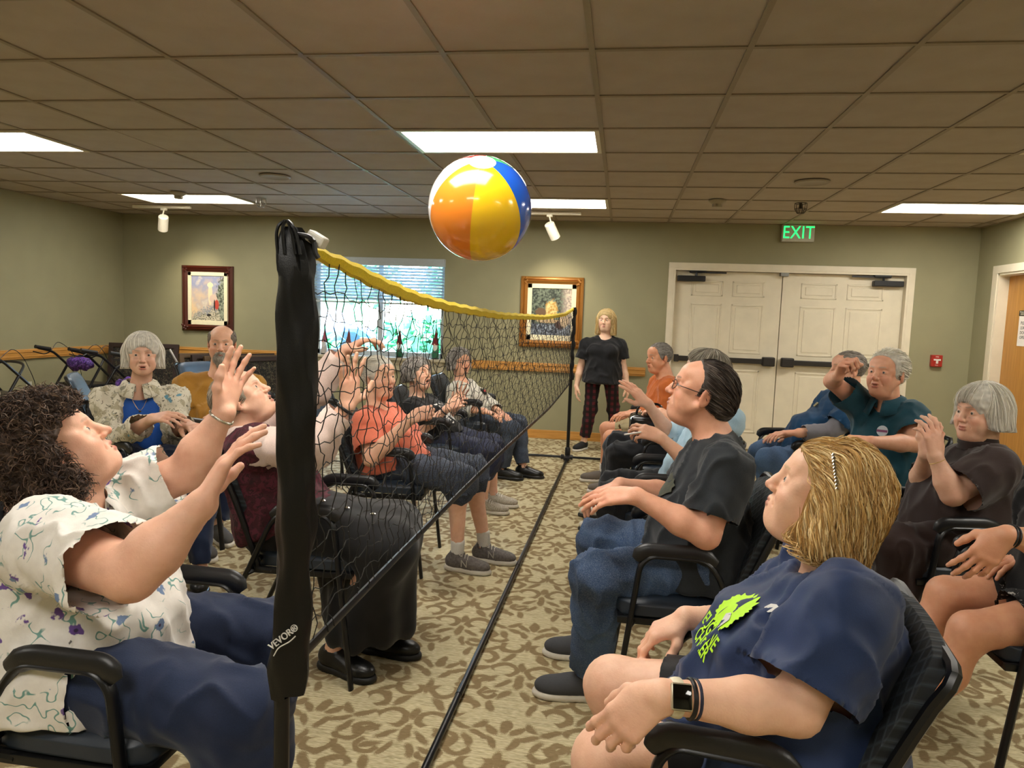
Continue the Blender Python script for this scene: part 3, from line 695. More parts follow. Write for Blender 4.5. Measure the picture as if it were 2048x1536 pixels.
def cloth(name, col, col2=None, rough=.85, weave=420, sheen=.15, nb=.25, nscale=9, spec=.2):
    if name in _mc: return _mc[name]
    m, nt, b = newmat(name); v = coords(nt); t = tex(nt, 'ShaderNodeTexNoise', nscale, v, Detail=3.); l = col
    c = mix(nt, N(t.outputs[0]).step(.3, .7), col, col2 or col); w_ = tex(nt, 'ShaderNodeTexNoise', weave, v, Detail=1.)
    c = mix(nt, N(w_.outputs[0]).step(.2, .8)*.25, c, '000000', 'MULTIPLY')
    nt.links.new(c, b.inputs['Base Color']); b.inputs['Roughness'].default_value = rough; b.inputs['Sheen Weight'].default_value = sheen; b.inputs['Specular IOR Level'].default_value = spec
    bump(nt, b, w_.outputs[0], nb, .0015); _mc[name] = m; return m
M_eye = mat('eye_white', 'c9bdb0', .2, nb=0); M_iris = mat('iris', '3a3028', .1, nb=0)
M_lens_f = mat('shoe_foam', 'cfc8ba', .7, nb=.05); M_lace = mat('lace_pale', 'b9b2a6', .8)
# ------------------------------------------------------------------ hands
def hand(F_, wrist, D, Nn, side, s=1., curl=(.3, .3, .35, .4), spread=.10, thumb=(.5, .3), fr=1., bend=None):
    """D: towards the fingers, Nn: out of the palm; side=+1 puts the thumb on D x N. curl: bend per finger"""
    D = unit(D); Nn = unit(np.array(Nn, float)-D*np.dot(Nn, D)); S = np.cross(D, Nn)*side
    w = A3(wrist); k = .007*s
    kn = []
    for i, (sx, dl, r) in enumerate([(.028, .084, .0105), (.009, .088, .0108), (-.010, .084, .0102), (-.027, .076, .0092)]):
        b0 = w+D*.012*s+S*sx*.55*s; kp = w+D*dl*s+S*sx*s-Nn*.002*s; kn.append(kp); F_.cone(b0, kp, .0125*s*fr, (r+.0008)*s*fr, .014*s)
    F_.ell(w+D*.045*s+S*.012*s, (.040*s, .032*s, .0125*s*fr), (D, S, Nn), .014*s)
    F_.ell(w+D*.03*s+S*.024*s+Nn*.006*s, (.028*s, .014*s, .013*s), (unit(D+S*.35), unit(S-D*.35), Nn), .012*s)
    for i, (L, r) in enumerate([((.044, .026, .021), .0086), ((.049, .030, .022), .0088), ((.045, .028, .022), .0084), ((.036, .021, .019), .0074)]):
        p = kn[i]; a = (bend or 0)+curl[i]*.8; sp = (1.35-i)*spread; d0 = unit(D*math.cos(sp)+S*math.sin(sp)); r0 = r*fr
        for j, l in enumerate(L):
            dd = d0*math.cos(a)+Nn*math.sin(a); q = p+dd*l*s; r1 = r0*(.93 if j < 2 else .84); F_.cone(p, q, r0*s*(1.04 if j else 1), r1*s, k*.8 if j else k*1.3)
            if j == 2: F_.nails.append((q-dd*.004*s-unit(np.cross(np.cross(d0, Nn), dd))*0+(-(Nn*math.cos(a)-d0*math.sin(a)))*r1*s*.8, .0055*s))
            p = q; r0 = r1; a += curl[i]*(1.15 if j == 0 else .7)
    t0 = w+D*.018*s+S*.022*s+Nn*.004*s; a, b_ = thumb; d1 = unit(D*math.cos(a+.25)+S*math.sin(a+.25)+Nn*b_); t1 = t0+d1*.042*s
    d2 = unit(D*math.cos(a*.6)+S*math.sin(a*.6)*.8+Nn*b_); t2 = t1+d2*.032*s; d3 = unit(d2+D*.25+Nn*b_*.3); t3 = t2+d3*.025*s
    F_.path([t0, t1, t2, t3], [.0135*s*fr, .0112*s*fr, .0103*s*fr, .0086*s*fr], .009*s)
    lo = np.min([w-.03*s, w+D*.05*s-.07*s, t3-.02*s], 0); hi = np.max([w+.03*s, w+D*.05*s+.07*s, t3+.02*s], 0)
    pts = np.array(kn+[t3, w]+[kn[i]+(D*math.cos(curl[i])+Nn*math.sin(curl[i]))*.08*s+S*(1.35-i)*spread*.08*s for i in range(4)])
    return np.minimum(lo, pts.min(0)-.03*s), np.maximum(hi, pts.max(0)+.03*s)
# ------------------------------------------------------------------ head
def head_prims(F_, c, R, U, W, s=1., p=None):
    """c: head centre (between the ears), R right, U up, W forward. p: feature options"""
    p = p or {}; ax = (R, U, W); g = lambda x, y, z: A3(c)+(R*x+U*y+W*z)*s
    fat = p.get('ffat', p.get('fat', 0)*.22); jw = p.get('jaw', 1.)
    F_.ell(g(0, .040, -.014), (.076*s, .082*s, .095*s), ax, .02)
    F_.ell(g(0, .050, .027), (.063*s, .054*s, .064*s), ax, .02)
    F_.ell(g(0, -.022, .032), ((.059+fat)*s, .066*s, .057*s), ax, .022)
    F_.ell(g(0, -.080, .061), (.025*jw*s, .020*s, .021*s), ax, .018)
    for q in (-1, 1):
        F_.cone(g(q*(.058+fat), -.035, -.0), g(q*.024, -.083, .052), .013*s, .013*s, .020)
        F_.ell(g(q*(.036+fat*.5), -.026, .062), (.024*s, .020*s, .021*s), ax, .018)
        F_.ell(g(q*(.040+fat*.6), -.052, .040), (.022*s, .028*s, .032*s), ax, .02); F_.ell(g(q*.05, .012, .052), (.016*s, .018*s, .016*s), ax, .02)
        F_.cone(g(q*.010, .030, .088), g(q*.040, .027, .074), .0095*s, .007*s, .012)
    F_.ell(g(0, .050, .068), (.052*s, .03*s, .022*s), ax, .02)
    F_.ell(g(0, -.060, .069), (.030*s, .024*s, .021*s), ax, .02)
    if fat > 0: F_.ell(g(0, -.098, .030), ((.045+fat)*s, .026*s, .045*s), ax, .03)
    for q in (-1, 1):
        F_.ell(g(q*.033, .006, .096), (.0155*s, .0115*s, .016*s), ax, .012, sub=True)
        F_.ell(g(q*.0315, .006, .0735), (.0150*s, .0128*s, .0132*s), ax, .006)
        F_.ell(g(q*.0315, .0055, .0885), (.0125*s, .0036*s, .006*s), ax, .003, sub=True)   # lid opening
        F_.cone(g(q*.020, -.010, .083), g(q*.040, -.011, .074), .0045*s, .004*s, .006)
    nl = p.get('nose', 1.)
    F_.cone(g(0, .022, .0885), g(0, -.008, .0985), .0080*s, .0085*s, .014); F_.cone(g(0, -.008, .0985), g(0, -.026, .1050+.02*(nl-1)), .0085*s, .0098*nl*s, .008)
    for q in (-1, 1):
        F_.ell(g(q*.0110, -.0295, .0965), (.0072*nl*s, .0070*s, .0090*s), ax, .006); F_.ell(g(q*.0062, -.0385, .1005), (.0038*s, .003*s, .004*s), ax, .003, sub=True)
        F_.cone(g(q*.020, -.032, .0885), g(q*.031, -.056, .078), .0022*s, .002*s, .007, sub=True)   # nasolabial fold
    mo = p.get('mouth', 0.); mw = .0225
    if mo:
        F_.ell(g(0, -.061-mo*.4, .089), (mw*.85*s, (.004+mo)*s, .016*s), ax, .004, sub=True)
    yu, yl = -.0545+mo*.15, -.0655-mo*1.3
    for q in (-1, 1):
        F_.path([g(0, yu, .0915), g(q*.010, yu+.001, .0908), g(q*mw, -.0605-mo*.5, .081)], [.0042*s, .0042*s, .002*s], .004)
        F_.path([g(0, yl, .0895), g(q*.011, yl+.0005, .0880), g(q*mw, -.0605-mo*.5, .081)], [.0052*s, .0048*s, .002*s], .004)
    if not mo: F_.cone(g(-.02, -.0602, .0925), g(.02, -.0602, .0925), .0012*s, .0012*s, .003, sub=True)
    if mo: F_.ell(g(0, -.084-mo*1.2, .0625), (.024*jw*s, .018*s, .02*s), ax, .02)
    for q in (-1, 1):
        e = g(q*.0775, -.002, -.012); n = unit(R*q+W*-.35); ea = (n, unit(U-W*.15), unit(np.cross(n, U)))
        F_.ell(e+U*.004*s, (.0065*s, .031*s, .0185*s), ea, .006); F_.ell(e-U*.020*s+W*.004*s, (.006*s, .010*s, .009*s), ea, .006)
        F_.ell(e+n*.008*s+U*.005*s+W*.001*s, (.0042*s, .017*s, .009*s), ea, .004, sub=True)
        F_.cone(e+W*.012*s, e+W*.016*s-U*.006*s, .004*s, .004*s, .004)
    return g
# ------------------------------------------------------------------ hair
def strands(F_, roots, flow, n, steps, ln, r, cols, lift=.004, curl=0, cf=60., coh=0, rs=None, droop=.5, k=2, jit=.35, clear=None):
    """grows n hair strands along the surface of solid F_ from the given roots; returns V, F, col"""
    rs = rs or np.random.RandomState(1); P = roots.copy(); T = flow(P)+rs.normal(size=P.shape)*jit; path = [P.copy()]; L = ln*rs.uniform(.65, 1.1, (n, 1))/steps
    lf = lift*rs.uniform(.2, 1.6, (n,))
    for i in range(steps):
        g = F_.grad(P); f = flow(P); T = T*.55+f*.45; T = T-g*(T*g).sum(1)[:, None]; T /= np.linalg.norm(T, axis=1)[:, None]+1e-9
        P = P+T*L; d = F_.at(P); g = F_.grad(P); P = P-g*(d-lf*(i+1)/steps)[:, None]; path.append(P.copy())
    A = np.array(path)             # (steps+1, n, 3)
    if clear is not None:
        kp = ~np.any(clear(A.reshape(-1, 3)).reshape(A.shape[:2]), axis=0); A = A[:, kp]; n = A.shape[1]
        if n == 0: return np.zeros((0, 3)), np.zeros((0, 4), int), np.zeros((0, 3))
    if curl:
        g = F_.grad(A[0]); ph = rs.uniform(0, 6.28, n) if not coh else wav(A[0], 16, 5)*3.2+rs.normal(size=n)*.35; fr_ = cf*(rs.uniform(.7, 1.4, n) if not coh else rs.uniform(.92, 1.08, n)); t = np.linspace(0, 1, steps+1)
        tan = np.gradient(A, axis=0); tan /= np.linalg.norm(tan, axis=2)[..., None]+1e-9; b = np.cross(tan, g[None]); b /= np.linalg.norm(b, axis=2)[..., None]+1e-9
        for i in range(steps+1):
            am = curl*min(1, t[i]*3); A[i] += (np.cos(fr_*t[i]*ln+ph)*am)[:, None]*b[i]+((np.sin(fr_*t[i]*ln+ph)+.8)*am)[:, None]*g
    tan = np.gradient(A, axis=0); tan /= np.linalg.norm(tan, axis=2)[..., None]+1e-9
    u = np.cross(tan, rs.normal(size=(1, n, 3))); u /= np.linalg.norm(u, axis=2)[..., None]+1e-9; v = np.cross(tan, u)
    rr = r*1.15*np.array([1.]*(steps)+[.25])[:, None]*rs.uniform(.7, 1.3, (1, n)); V = np.zeros((steps+1, n, k, 3))
    for j in range(k):
        a = 2*math.pi*j/k; V[:, :, j] = A+rr[..., None]*(u*math.cos(a)+v*math.sin(a))
    V = V.reshape(-1, 3); idx = np.arange((steps+1)*n*k).reshape(steps+1, n, k); Fc = []
    for j in range(k if k > 2 else 1):
        j2 = (j+1) % k; Fc.append(np.stack([idx[:-1, :, j], idx[:-1, :, j2], idx[1:, :, j2], idx[1:, :, j]], -1).reshape(-1, 4))
    c = cols[rs.randint(0, len(cols), n)]*rs.uniform(.85, 1.14, (n, 1)); c = np.broadcast_to(c[None, :, None], (steps+1, n, k, 3)).reshape(-1, 3)
    return V, np.vstack(Fc), c
# ------------------------------------------------------------------ person
class Person: pass
def frame_of(fwd, up=(0, 0, 1), tilt=0):
    W = unit(fwd); U = unit(A3(up)-W*np.dot(up, W)); R = np.cross(W, U)
    if tilt: U, R = U*math.cos(tilt)+R*math.sin(tilt), R*math.cos(tilt)-U*math.sin(tilt)
    return R, U, W
def solve(par, px, L, pref):
    """joint on the sight line of a photograph pixel at bone length L from its parent; pref: +1 far, -1 near, or a depth"""
    if isinstance(pref, float): return at(px[0], px[1], pref)
    d = at(px[0], px[1], 1.)-A3((0, 0, CH)); o = A3((0, 0, CH)); dl = np.linalg.norm(d); d = d/dl; oc = o-par; b_ = oc.dot(d); c = oc.dot(oc)-L*L; disc = b_*b_-c
    if disc < 0: t = -b_
    else: t = -b_+pref*math.sqrt(disc)
    return o+d*t
def body(P):
    """builds the skin mesh. P has joints: pel, nk, hd(c,R,U,W), sh[2], el[2], wr[2], hp[2], kn[2], an[2], toe[2]; index 0 = left, 1 = right"""
    F_ = Fld(); F_.nails = []; b = P.b; s = b.get('s', 1.); fa = b.get('fat', 0.); boxes = []
    up = unit(P.nk-P.pel); R = P.R; W = unit(np.cross(up, R)); P.up, P.W = up, W
    if np.dot(W, P.fwd) < 0: W = -W; P.W = W
    ax = (R, up, W); L = P.nk-P.pel; pt = lambda t, f=0, r=0: P.pel+L*t+W*f+R*r
    P.pt = pt; P.ax = ax
    for (c, r) in torso_list(P): F_.ell(c, A3(r)-.004, ax, .05)
    for i in (0, 1):
        F_.cone(pt(.93, -.01), P.sh[i], .05*s, .044*s, .04); F_.ell(P.sh[i], (.055*s+fa*.15)*np.ones(3), ax, .03)
        am = b.get('arm', 1.)*s
        e, w_ = P.el[i], P.wr[i]; F_.cone(P.sh[i], e, .052*am, .040*am, .03)
        F_.cone(e, e+(w_-e)*.35, .039*am, .041*am, .02); F_.cone(e+(w_-e)*.35, w_, .041*am, .0255*s*(1+.3*(am/s-1)), .02)
        F_.ell(w_, .026*s, ax, .015)
        lg = b.get('leg', 1.)*s; h, k_, a = P.hp[i], P.kn[i], P.an[i]
        F_.cone(h, k_, .082*lg, .056*lg, .04); F_.ell(k_+unit(k_-h)*.004, .057*lg*np.ones(3), ax, .02)
        cb = unit(np.cross(a-k_, R)); cb = cb if np.dot(cb, W) < 0 else -cb
        F_.cone(k_, k_+(a-k_)*.3+cb*.014, .050*lg, .054*lg, .03); F_.cone(k_+(a-k_)*.3+cb*.014, a, .054*lg, .035*s, .03)
        t = P.toe[i]; F_.cone(a-A3((0, 0, .02)), a-A3((0, 0, .045)), .034*s, .03*s, .02); F_.cone(A3((a[0], a[1], .045)), A3((t[0], t[1], .035)), .03*s, .022*s, .03)
        hs = P.hand[i]
        if hs:
            D, Nn, cu = hs[0], hs[1], hs[2]; o = hs[3] if len(hs) > 3 else {}
            boxes.append(hand(F_, w_, D, Nn, 1 if i == 1 else -1, s*1.04, cu, **o)+(P.hh,))
    hc, (hR, hU, hW) = P.hd, P.hf
    F_.cone(hc-hU*.050*s-hW*.030*s, P.nk+up*.0, (.049+b.get('neck', 0))*s, (.058+b.get('neck', 0))*s, .022)
    g = head_prims(F_, hc, hR, hU, hW, s*b.get('head', 1.), b); hsz = s*b.get('head', 1.)
    pts = np.array([g(x, y, z) for x in (-.092, .092) for y in (-.118, .13) for z in (-.115, .125)]); boxes.append((pts.min(0), pts.max(0), P.fh))
    V, Fc = F_.mesh(P.ch, boxes)
    # colours: skin tone with redder cheeks, lips, brows, nails
    base = np.minimum(A3(lin(b.get('skin', 'd9a583')))*A3((1.16, 1.24, 1.30)), .92); C = np.tile(base, (len(V), 1))
    def dab(c, r, col, st=1.):
        nonlocal C
        d = np.linalg.norm((V-c)/np.broadcast_to(r, 3), axis=1); m = np.clip(1.35-d, 0, 1)*st; m = np.minimum(m, st); C = C*(1-m[:, None])+A3(lin(col))*m[:, None]
    def dabf(x, y, z, rx, ry, rz, col, st):
        nonlocal C
        q = (V-g(x, y, z))/hsz; d = np.sqrt((q@hR/rx)**2+(q@hU/ry)**2+(q@hW/rz)**2); m = np.clip((1.25-d)*2, 0, 1)*st; C = C*(1-m[:, None])+A3(lin(col))*m[:, None]
    for q in (-1, 1):
        dabf(q*.043, -.028, .068, .022, .018, .03, 'd4836a', .28*b.get('blush', 1)); dabf(q*.078, 0, -.01, .012, .035, .02, 'd4836a', .3)
        if b.get('brow', 1): dabf(q*.018, .029, .093, .009, .0035, .02, b.get('browc', '8a7866'), .6); dabf(q*.031, .0315, .085, .012, .0035, .02, b.get('browc', '8a7866'), .6)
        dabf(q*.033, -.012, .082, .015, .005, .02, 'a8705c', .3)
    dabf(0, -.028, .11, .013, .012, .02, 'd4836a', .3*b.get('blush', 1))
    mo = b.get('mouth', 0.)
    for q in (-1, 0, 1):
        dabf(q*.009, -.0545+mo*.15, .095, .010, .0042, .013, b.get('lip', 'a85a4c'), .75); dabf(q*.009, -.0655-mo*1.3, .092, .010, .0055, .013, b.get('lip', 'a85a4c'), .75)
    if mo: dabf(0, -.061-mo*.4, .078, .02, .004+mo, .010, '3a1512', .95)
    if b.get('stubble'): dabf(0, -.08, .05, .062, .045, .055, '8d7466', .14)
    for i in (0, 1): dab(P.kn[i], .07, 'c47e66', .18); dab(P.el[i], .05, 'c47e66', .25); dab(P.wr[i]+(unit(P.hand[i][0])*.09 if P.hand[i] else 0), .06, 'c9785f', .18)
    for (c, r) in F_.nails: dab(c, r, 'e0a898', .8)
    me = me_from('body', V, Fc, True, C, [M_skin]); P.F = F_; P.g = g; P.hsz = hsz
    P.bodyo = link('body', me, P.root, P.base); P.bodyo.location = (0, 0, 0)
    # eyes
    for q in (-1, 1):
        eb = MB(); c = g(q*.0315, .006, .0745); T = basis(hR, hU, hW, c)
        prof = [(.0001, .0122), (.006, .0107), (.0100, .007), (.0122, 0), (.0100, -.007), (.0001, -.0122)]
        eb.lathe([(r*hsz, z*hsz) for r, z in prof], 14, T=T)
        e = eb.mesh('eye', M_eye, True); eo = link('eye', e, P.root, P.base); eo.location = (0, 0, 0)
        gz = b.get('gaze', (0, 0)); dr = unit(hW+hR*gz[0]+hU*gz[1]); ic = c+dr*.0102*hsz; r_ = np.cross(dr, hU); r_ = unit(r_)
        ib = MB(); ib.lathe([(.0001, .0034), (.0035, .0026), (.0058, .0002), (.0058, -.001), (.0001, -.001)], 12, T=basis(r_*hsz, np.cross(r_, dr)*hsz, dr*hsz, ic))
        io = link('iris', ib.mesh('iris', M_iris, True), eo, P.base); io.location = (0, 0, 0)
    return F_
def torso_list(P):
    b = P.b; s = b.get('s', 1.); fa = b.get('fat', 0.); be = b.get('belly', 0.); bu = b.get('bust', 0.); pt = P.pt; v_ = float(np.linalg.norm(P.nk-P.pel))/.46; k_ = lambda x: x*min(1.1, max(.6, v_))
    o = [(pt(-.02, -.01), (.165*s+fa, .115*s, .115*s+fa*.5)), (pt(.10, .015+be*.35), (.155*s+fa, k_(.13*s), .115*s+fa*.5+be*.7)), (pt(.30, .02+be*.5), (.145*s+fa, k_(.14*s), .105*s+fa*.4+be*.75)),
         (pt(.56, .0), (.155*s+fa*.8, k_(.155*s), .105*s+fa*.5)), (pt(.76, -.015), (.150*s+fa*.5, k_(.095*s), .085*s+fa*.3))]
    if b.get('hump'): o.append((pt(.85, -.05), (.11*s, .10*s, .07*s)))
    if bu:
        for q in (-1, 1): o.append((pt(b.get('bustt', .52), .085+bu*.35+fa*.3, q*.078), ((.070+bu*.3)*s, k_((.065+bu*.3)*s), (.05+bu*.5)*s)))
    return o
def part(P, name, V, F, m, col=None, smooth=True, parent=None, **kw):
    me = me_from(name, V, F, smooth, col, [m] if not isinstance(m, (list, tuple)) else m)
    me.transform(Matrix.Translation(-Vector(P.base))); o = bpy.data.objects.new(name, me); COL.objects.link(o); o.parent = parent or P.root
    for k, v in kw.items(): o[k] = v
    return o
def mbpart(P, name, mb, m, parent=None, smooth=True, **kw):
    me = mb.mesh(name, m, smooth); me.transform(Matrix.Translation(-Vector(P.base))); o = bpy.data.objects.new(name, me); COL.objects.link(o); o.parent = parent or P.root
    for k, v in kw.items(): o[k] = v
    return o
def folds(V, F, P, amp, seed, extra=()):
    n = vnorm(V, F); w1 = wav(V*A3((1, 1, .42)), 36, seed); w2 = wav(V*A3((.7, .7, 1.3)), 62, seed+3); a = np.full(len(V), amp)
    for (c, r, k) in extra: a = a+k*np.exp(-((np.linalg.norm(V-c, axis=1)/r)**2))
    rid = 2.4*np.clip(1-np.abs(w1)*1.25, 0, 1)**2-.9      # ridged folds
    return V+n*(a*(rid*1.0+w2*.6))[:, None]
def opencaps(V, F, caps, h):
    for (q, d, r) in caps:
        t = (V-q)@d; near = (np.linalg.norm(V-q, axis=1) < r); on = near & (np.abs(t) < .9*h); fn = np.cross(V[F[:, 2]]-V[F[:, 0]], V[F[:, 3]]-V[F[:, 1]]); fn /= np.linalg.norm(fn, axis=1)[:, None]+1e-12
        F = F[~(on[F].all(1) & (fn@d > .55))]; n = np.zeros(len(V), bool); n[np.unique(F)] = True; e = on & n; V[e] -= t[e][:, None]*d
    u = np.unique(F); mp = -np.ones(len(V), int); mp[u] = np.arange(len(u)); return V[u], mp[F]
def shirt(P, name, m, sleeve=.55, infl=.012, hem=-.06, neck=.055, vneck=0, loose=.012, amp=.0035, seed=1, h=None, collar=None, open_=False, front=0, label=None, skirt=0, seam=1, lap=0):
    """sleeve: fraction of upper arm covered (0 none, 1 elbow, 2 wrist); hem: along the torso axis"""
    b = P.b; s = b.get('s', 1.); fa = b.get('fat', 0.); F_ = Fld(); pt, ax, up, W, R = P.pt, P.ax, P.up, P.W, P.R; h = h or P.sh_h; caps = []
    for ii, (c, r) in enumerate(torso_list(P)): F_.ell(c, A3(r)+infl+(.010+skirt*.35 if ii == 0 else 0), ax, .06)
    hc = pt(hem); hcl = ((hc, -up*1.),)
    if lap:
        lg_ = b.get('leg', 1.)*s
        for i in (0, 1):
            q_ = P.hp[i]+(P.kn[i]-P.hp[i])*lap; d_ = unit(P.kn[i]-P.hp[i]+A3((0, 0, .10))); F_.cone(P.hp[i], q_+d_*.03, .084*lg_+infl+.012, (.082-.026*lap)*lg_+infl+.014, .05, clip=((q_, d_),)); caps.append((q_, d_, .16))
        F_.cone(P.pel+P.fwd*.05+up*.03, (P.hp[0]+P.hp[1])/2+(P.kn[0]+P.kn[1]-P.hp[0]-P.hp[1])*lap*.5, .13*s, .07*s, .06, clip=((q_, d_),))
    if skirt: F_.cone(pt(.15, .02), pt(hem-.03, .03+b.get('belly', 0)*.5), .15*s+fa, .165*s+fa+skirt, .05)
    for i in (0, 1):
        F_.cone(pt(.90, -.012), P.sh[i], (.054*s+infl*.6), (.050*s+infl), .04); F_.ell(P.sh[i], (.056*s+infl+fa*.15)*np.ones(3), ax, .03)
        am = b.get('arm', 1.)*s; e, w_ = P.el[i], P.wr[i]; sl = sleeve[i] if isinstance(sleeve, (list, tuple)) else sleeve
        if sl > 0:
            t = min(sl, 1.); q = P.sh[i]+(e-P.sh[i])*t; d = unit(e-P.sh[i]); r1 = .052*am+infl+loose*.5; r2 = (.052+(.040-.052)*t)*am+infl+loose
            if sl <= 1:
                F_.cone(P.sh[i], q+d*.03, r1, r2+.002, .03, clip=((q, d),)); caps.append((q, d, r2*1.5))
            else:
                F_.cone(P.sh[i], e, r1, .042*am+infl+loose*.6, .03); q = e+(w_-e)*(sl-1); d = unit(w_-e); r3 = (.041+(.0265-.041)*(sl-1))*am+infl+loose*.6
                F_.cone(e, q+d*.03, .042*am+infl+loose*.6, r3, .02, clip=((q, d),)); caps.append((q, d, r3*1.5))
        elif sl < 0: pass
    hd = P.hd; nb = P.nk; nd = unit(hd-nb)
    if neck:
        F_.cone(nb-up*.012+W*.008, hd, neck+.002, neck+.02, .01, sub=True)
        F_.ell(nb+W*.034+up*.045, ((neck+.008), .052, neck+.006), ax, .015, sub=True)
    if vneck: F_.cone(nb+W*.09+up*.03, pt(1-vneck, .17), .045, .012, .02, sub=True)
    if open_: F_.cone(pt(.95, .13), pt(hem-.1, .2+b.get('belly', 0)), open_*.62, open_, .02, sub=True)
    F_.box(hc-up*.5, (.6, .5, .6), ax, .0, .004, sub=True)
    if collar:
        ch_, cr = collar
        n = 28; cb = MB(); V = []
        for k in range(n):
            a = 2*math.pi*k/n+math.pi/2; c, d = math.cos(a), math.sin(a); gap = .0
            o = nb+W*.006+up*.020; cr += 0; dr = R*c+W*d; fr_ = max(0, d)
            base = o+dr*(cr)+up*(-.012-.022*fr_+.012*(1-fr_)); top = o+dr*(cr-.004)+up*(-.012-.02*fr_+ch_*.75)+nd*.0; fold = o+dr*(cr+.014)+up*(-.016-.024*fr_+ch_*.62); tip = o+dr*(cr+.036+.016*fr_)+up*(-.026-.040*fr_)
            V += [base, top, fold, tip]
        Fq = [(i*4+j, ((i+1) % n)*4+j, ((i+1) % n)*4+j+1, i*4+j+1) for i in range(n) for j in range(3) if i != 0 and i != n-1]
        cb.add(V, Fq); P.collar = cb
    V, Fc = F_.mesh(h); V, Fc = opencaps(V, Fc, caps, h)
    ex = [(P.sh[i]-up*.05+W*.03, .08, amp*1.6) for i in (0, 1)]+[(pt(.1, .1), .16, amp*1.2)]+[(P.el[i], .08, amp*1.5) for i in (0, 1)]
    V = folds(V, Fc, P, amp, seed, ex); P.shirtF = F_
    if seam:
        n_ = vnorm(V, Fc)
        for i in (0, 1):
            d = unit(P.el[i]-P.sh[i])*.55+R*(1 if i else -1)*.6; d = unit(d); c0 = P.sh[i]-R*(1 if i else -1)*.02; t = (V-c0)@d; m_ = np.exp(-(t/.006)**2)*(np.linalg.norm(V-c0, axis=1) < .13); V = V-n_*(m_*.0035)[:, None]
    o = part(P, name, V, Fc, m)
    if label: o['label'] = label
    if collar:
        co = mbpart(P, 'collar', P.collar, m, o); md = co.modifiers.new('s', 'SOLIDIFY'); md.thickness = .0025
    return o
def trousers(P, name, m, to=1.95, infl=.010, loose=.01, amp=.004, seed=4, h=None, hem=None, waist=.42, flare=0):
    """to: 1 = knee, 2 = ankle, along the leg"""
    b = P.b; s = b.get('s', 1.); fa = b.get('fat', 0.); F_ = Fld(); caps = []; pt, ax, up, W, R = P.pt, P.ax, P.up, P.W, P.R; lg = b.get('leg', 1.)*s
    F_.ell(pt(-.02, -.01), A3((.165*s+fa, .115*s, .115*s+fa*.5))+infl, ax, .05); F_.ell(pt(.08, .015+b.get('belly', 0)*.3), A3((.155*s+fa, .11*s, .115*s+fa*.5+b.get('belly', 0)*.6))+infl*.4, ax, .05)
    for i in (0, 1):
        hp, k, a = P.hp[i], P.kn[i], P.an[i]; t = to[i] if isinstance(to, (list, tuple)) else to
        if t <= 1:
            q = hp+(k-hp)*t; d = unit(k-hp); r = (.082+(.056-.082)*t)*lg+infl+loose*.6
            F_.cone(hp, q+d*.03, .082*lg+infl, r, .04, clip=((q, d),)); caps.append((q, d, r*1.5))
        else:
            u = t-1; q = k+(a-k)*u; d = unit(a-k); cb = unit(np.cross(a-k, R)); cb = cb if np.dot(cb, W) < 0 else -cb
            F_.cone(hp, k, .082*lg+infl, .058*lg+infl+loose*.5, .04); r = max(.035*s+(1-u)*.02*lg, .03)+infl+loose+flare
            F_.cone(k, k+(a-k)*min(.35, u)+cb*.01, .056*lg+infl+loose*.4, .055*lg+infl+loose*.6, .03)
            F_.cone(k+(a-k)*min(.35, u*.6)+cb*.01, q+d*.03, .055*lg+infl+loose*.6, r, .03, clip=((q, d),)); caps.append((q, d, r*1.5))
    F_.box(pt(waist)+up*.4-W*.05, (.3, .4, .25), ax, 0, .004, sub=True)
    V, Fc = F_.mesh(h or P.sh_h); V, Fc = opencaps(V, Fc, caps, h or P.sh_h); ex = []
    for i in (0, 1): ex += [(P.kn[i], .11, amp*1.2), (P.hp[i]+W*.08, .1, amp*1.5), (P.an[i], .08, amp*1.4)]
    V = folds(V, Fc, P, amp, seed, ex); P.trF = F_; return part(P, name, V, Fc, m)
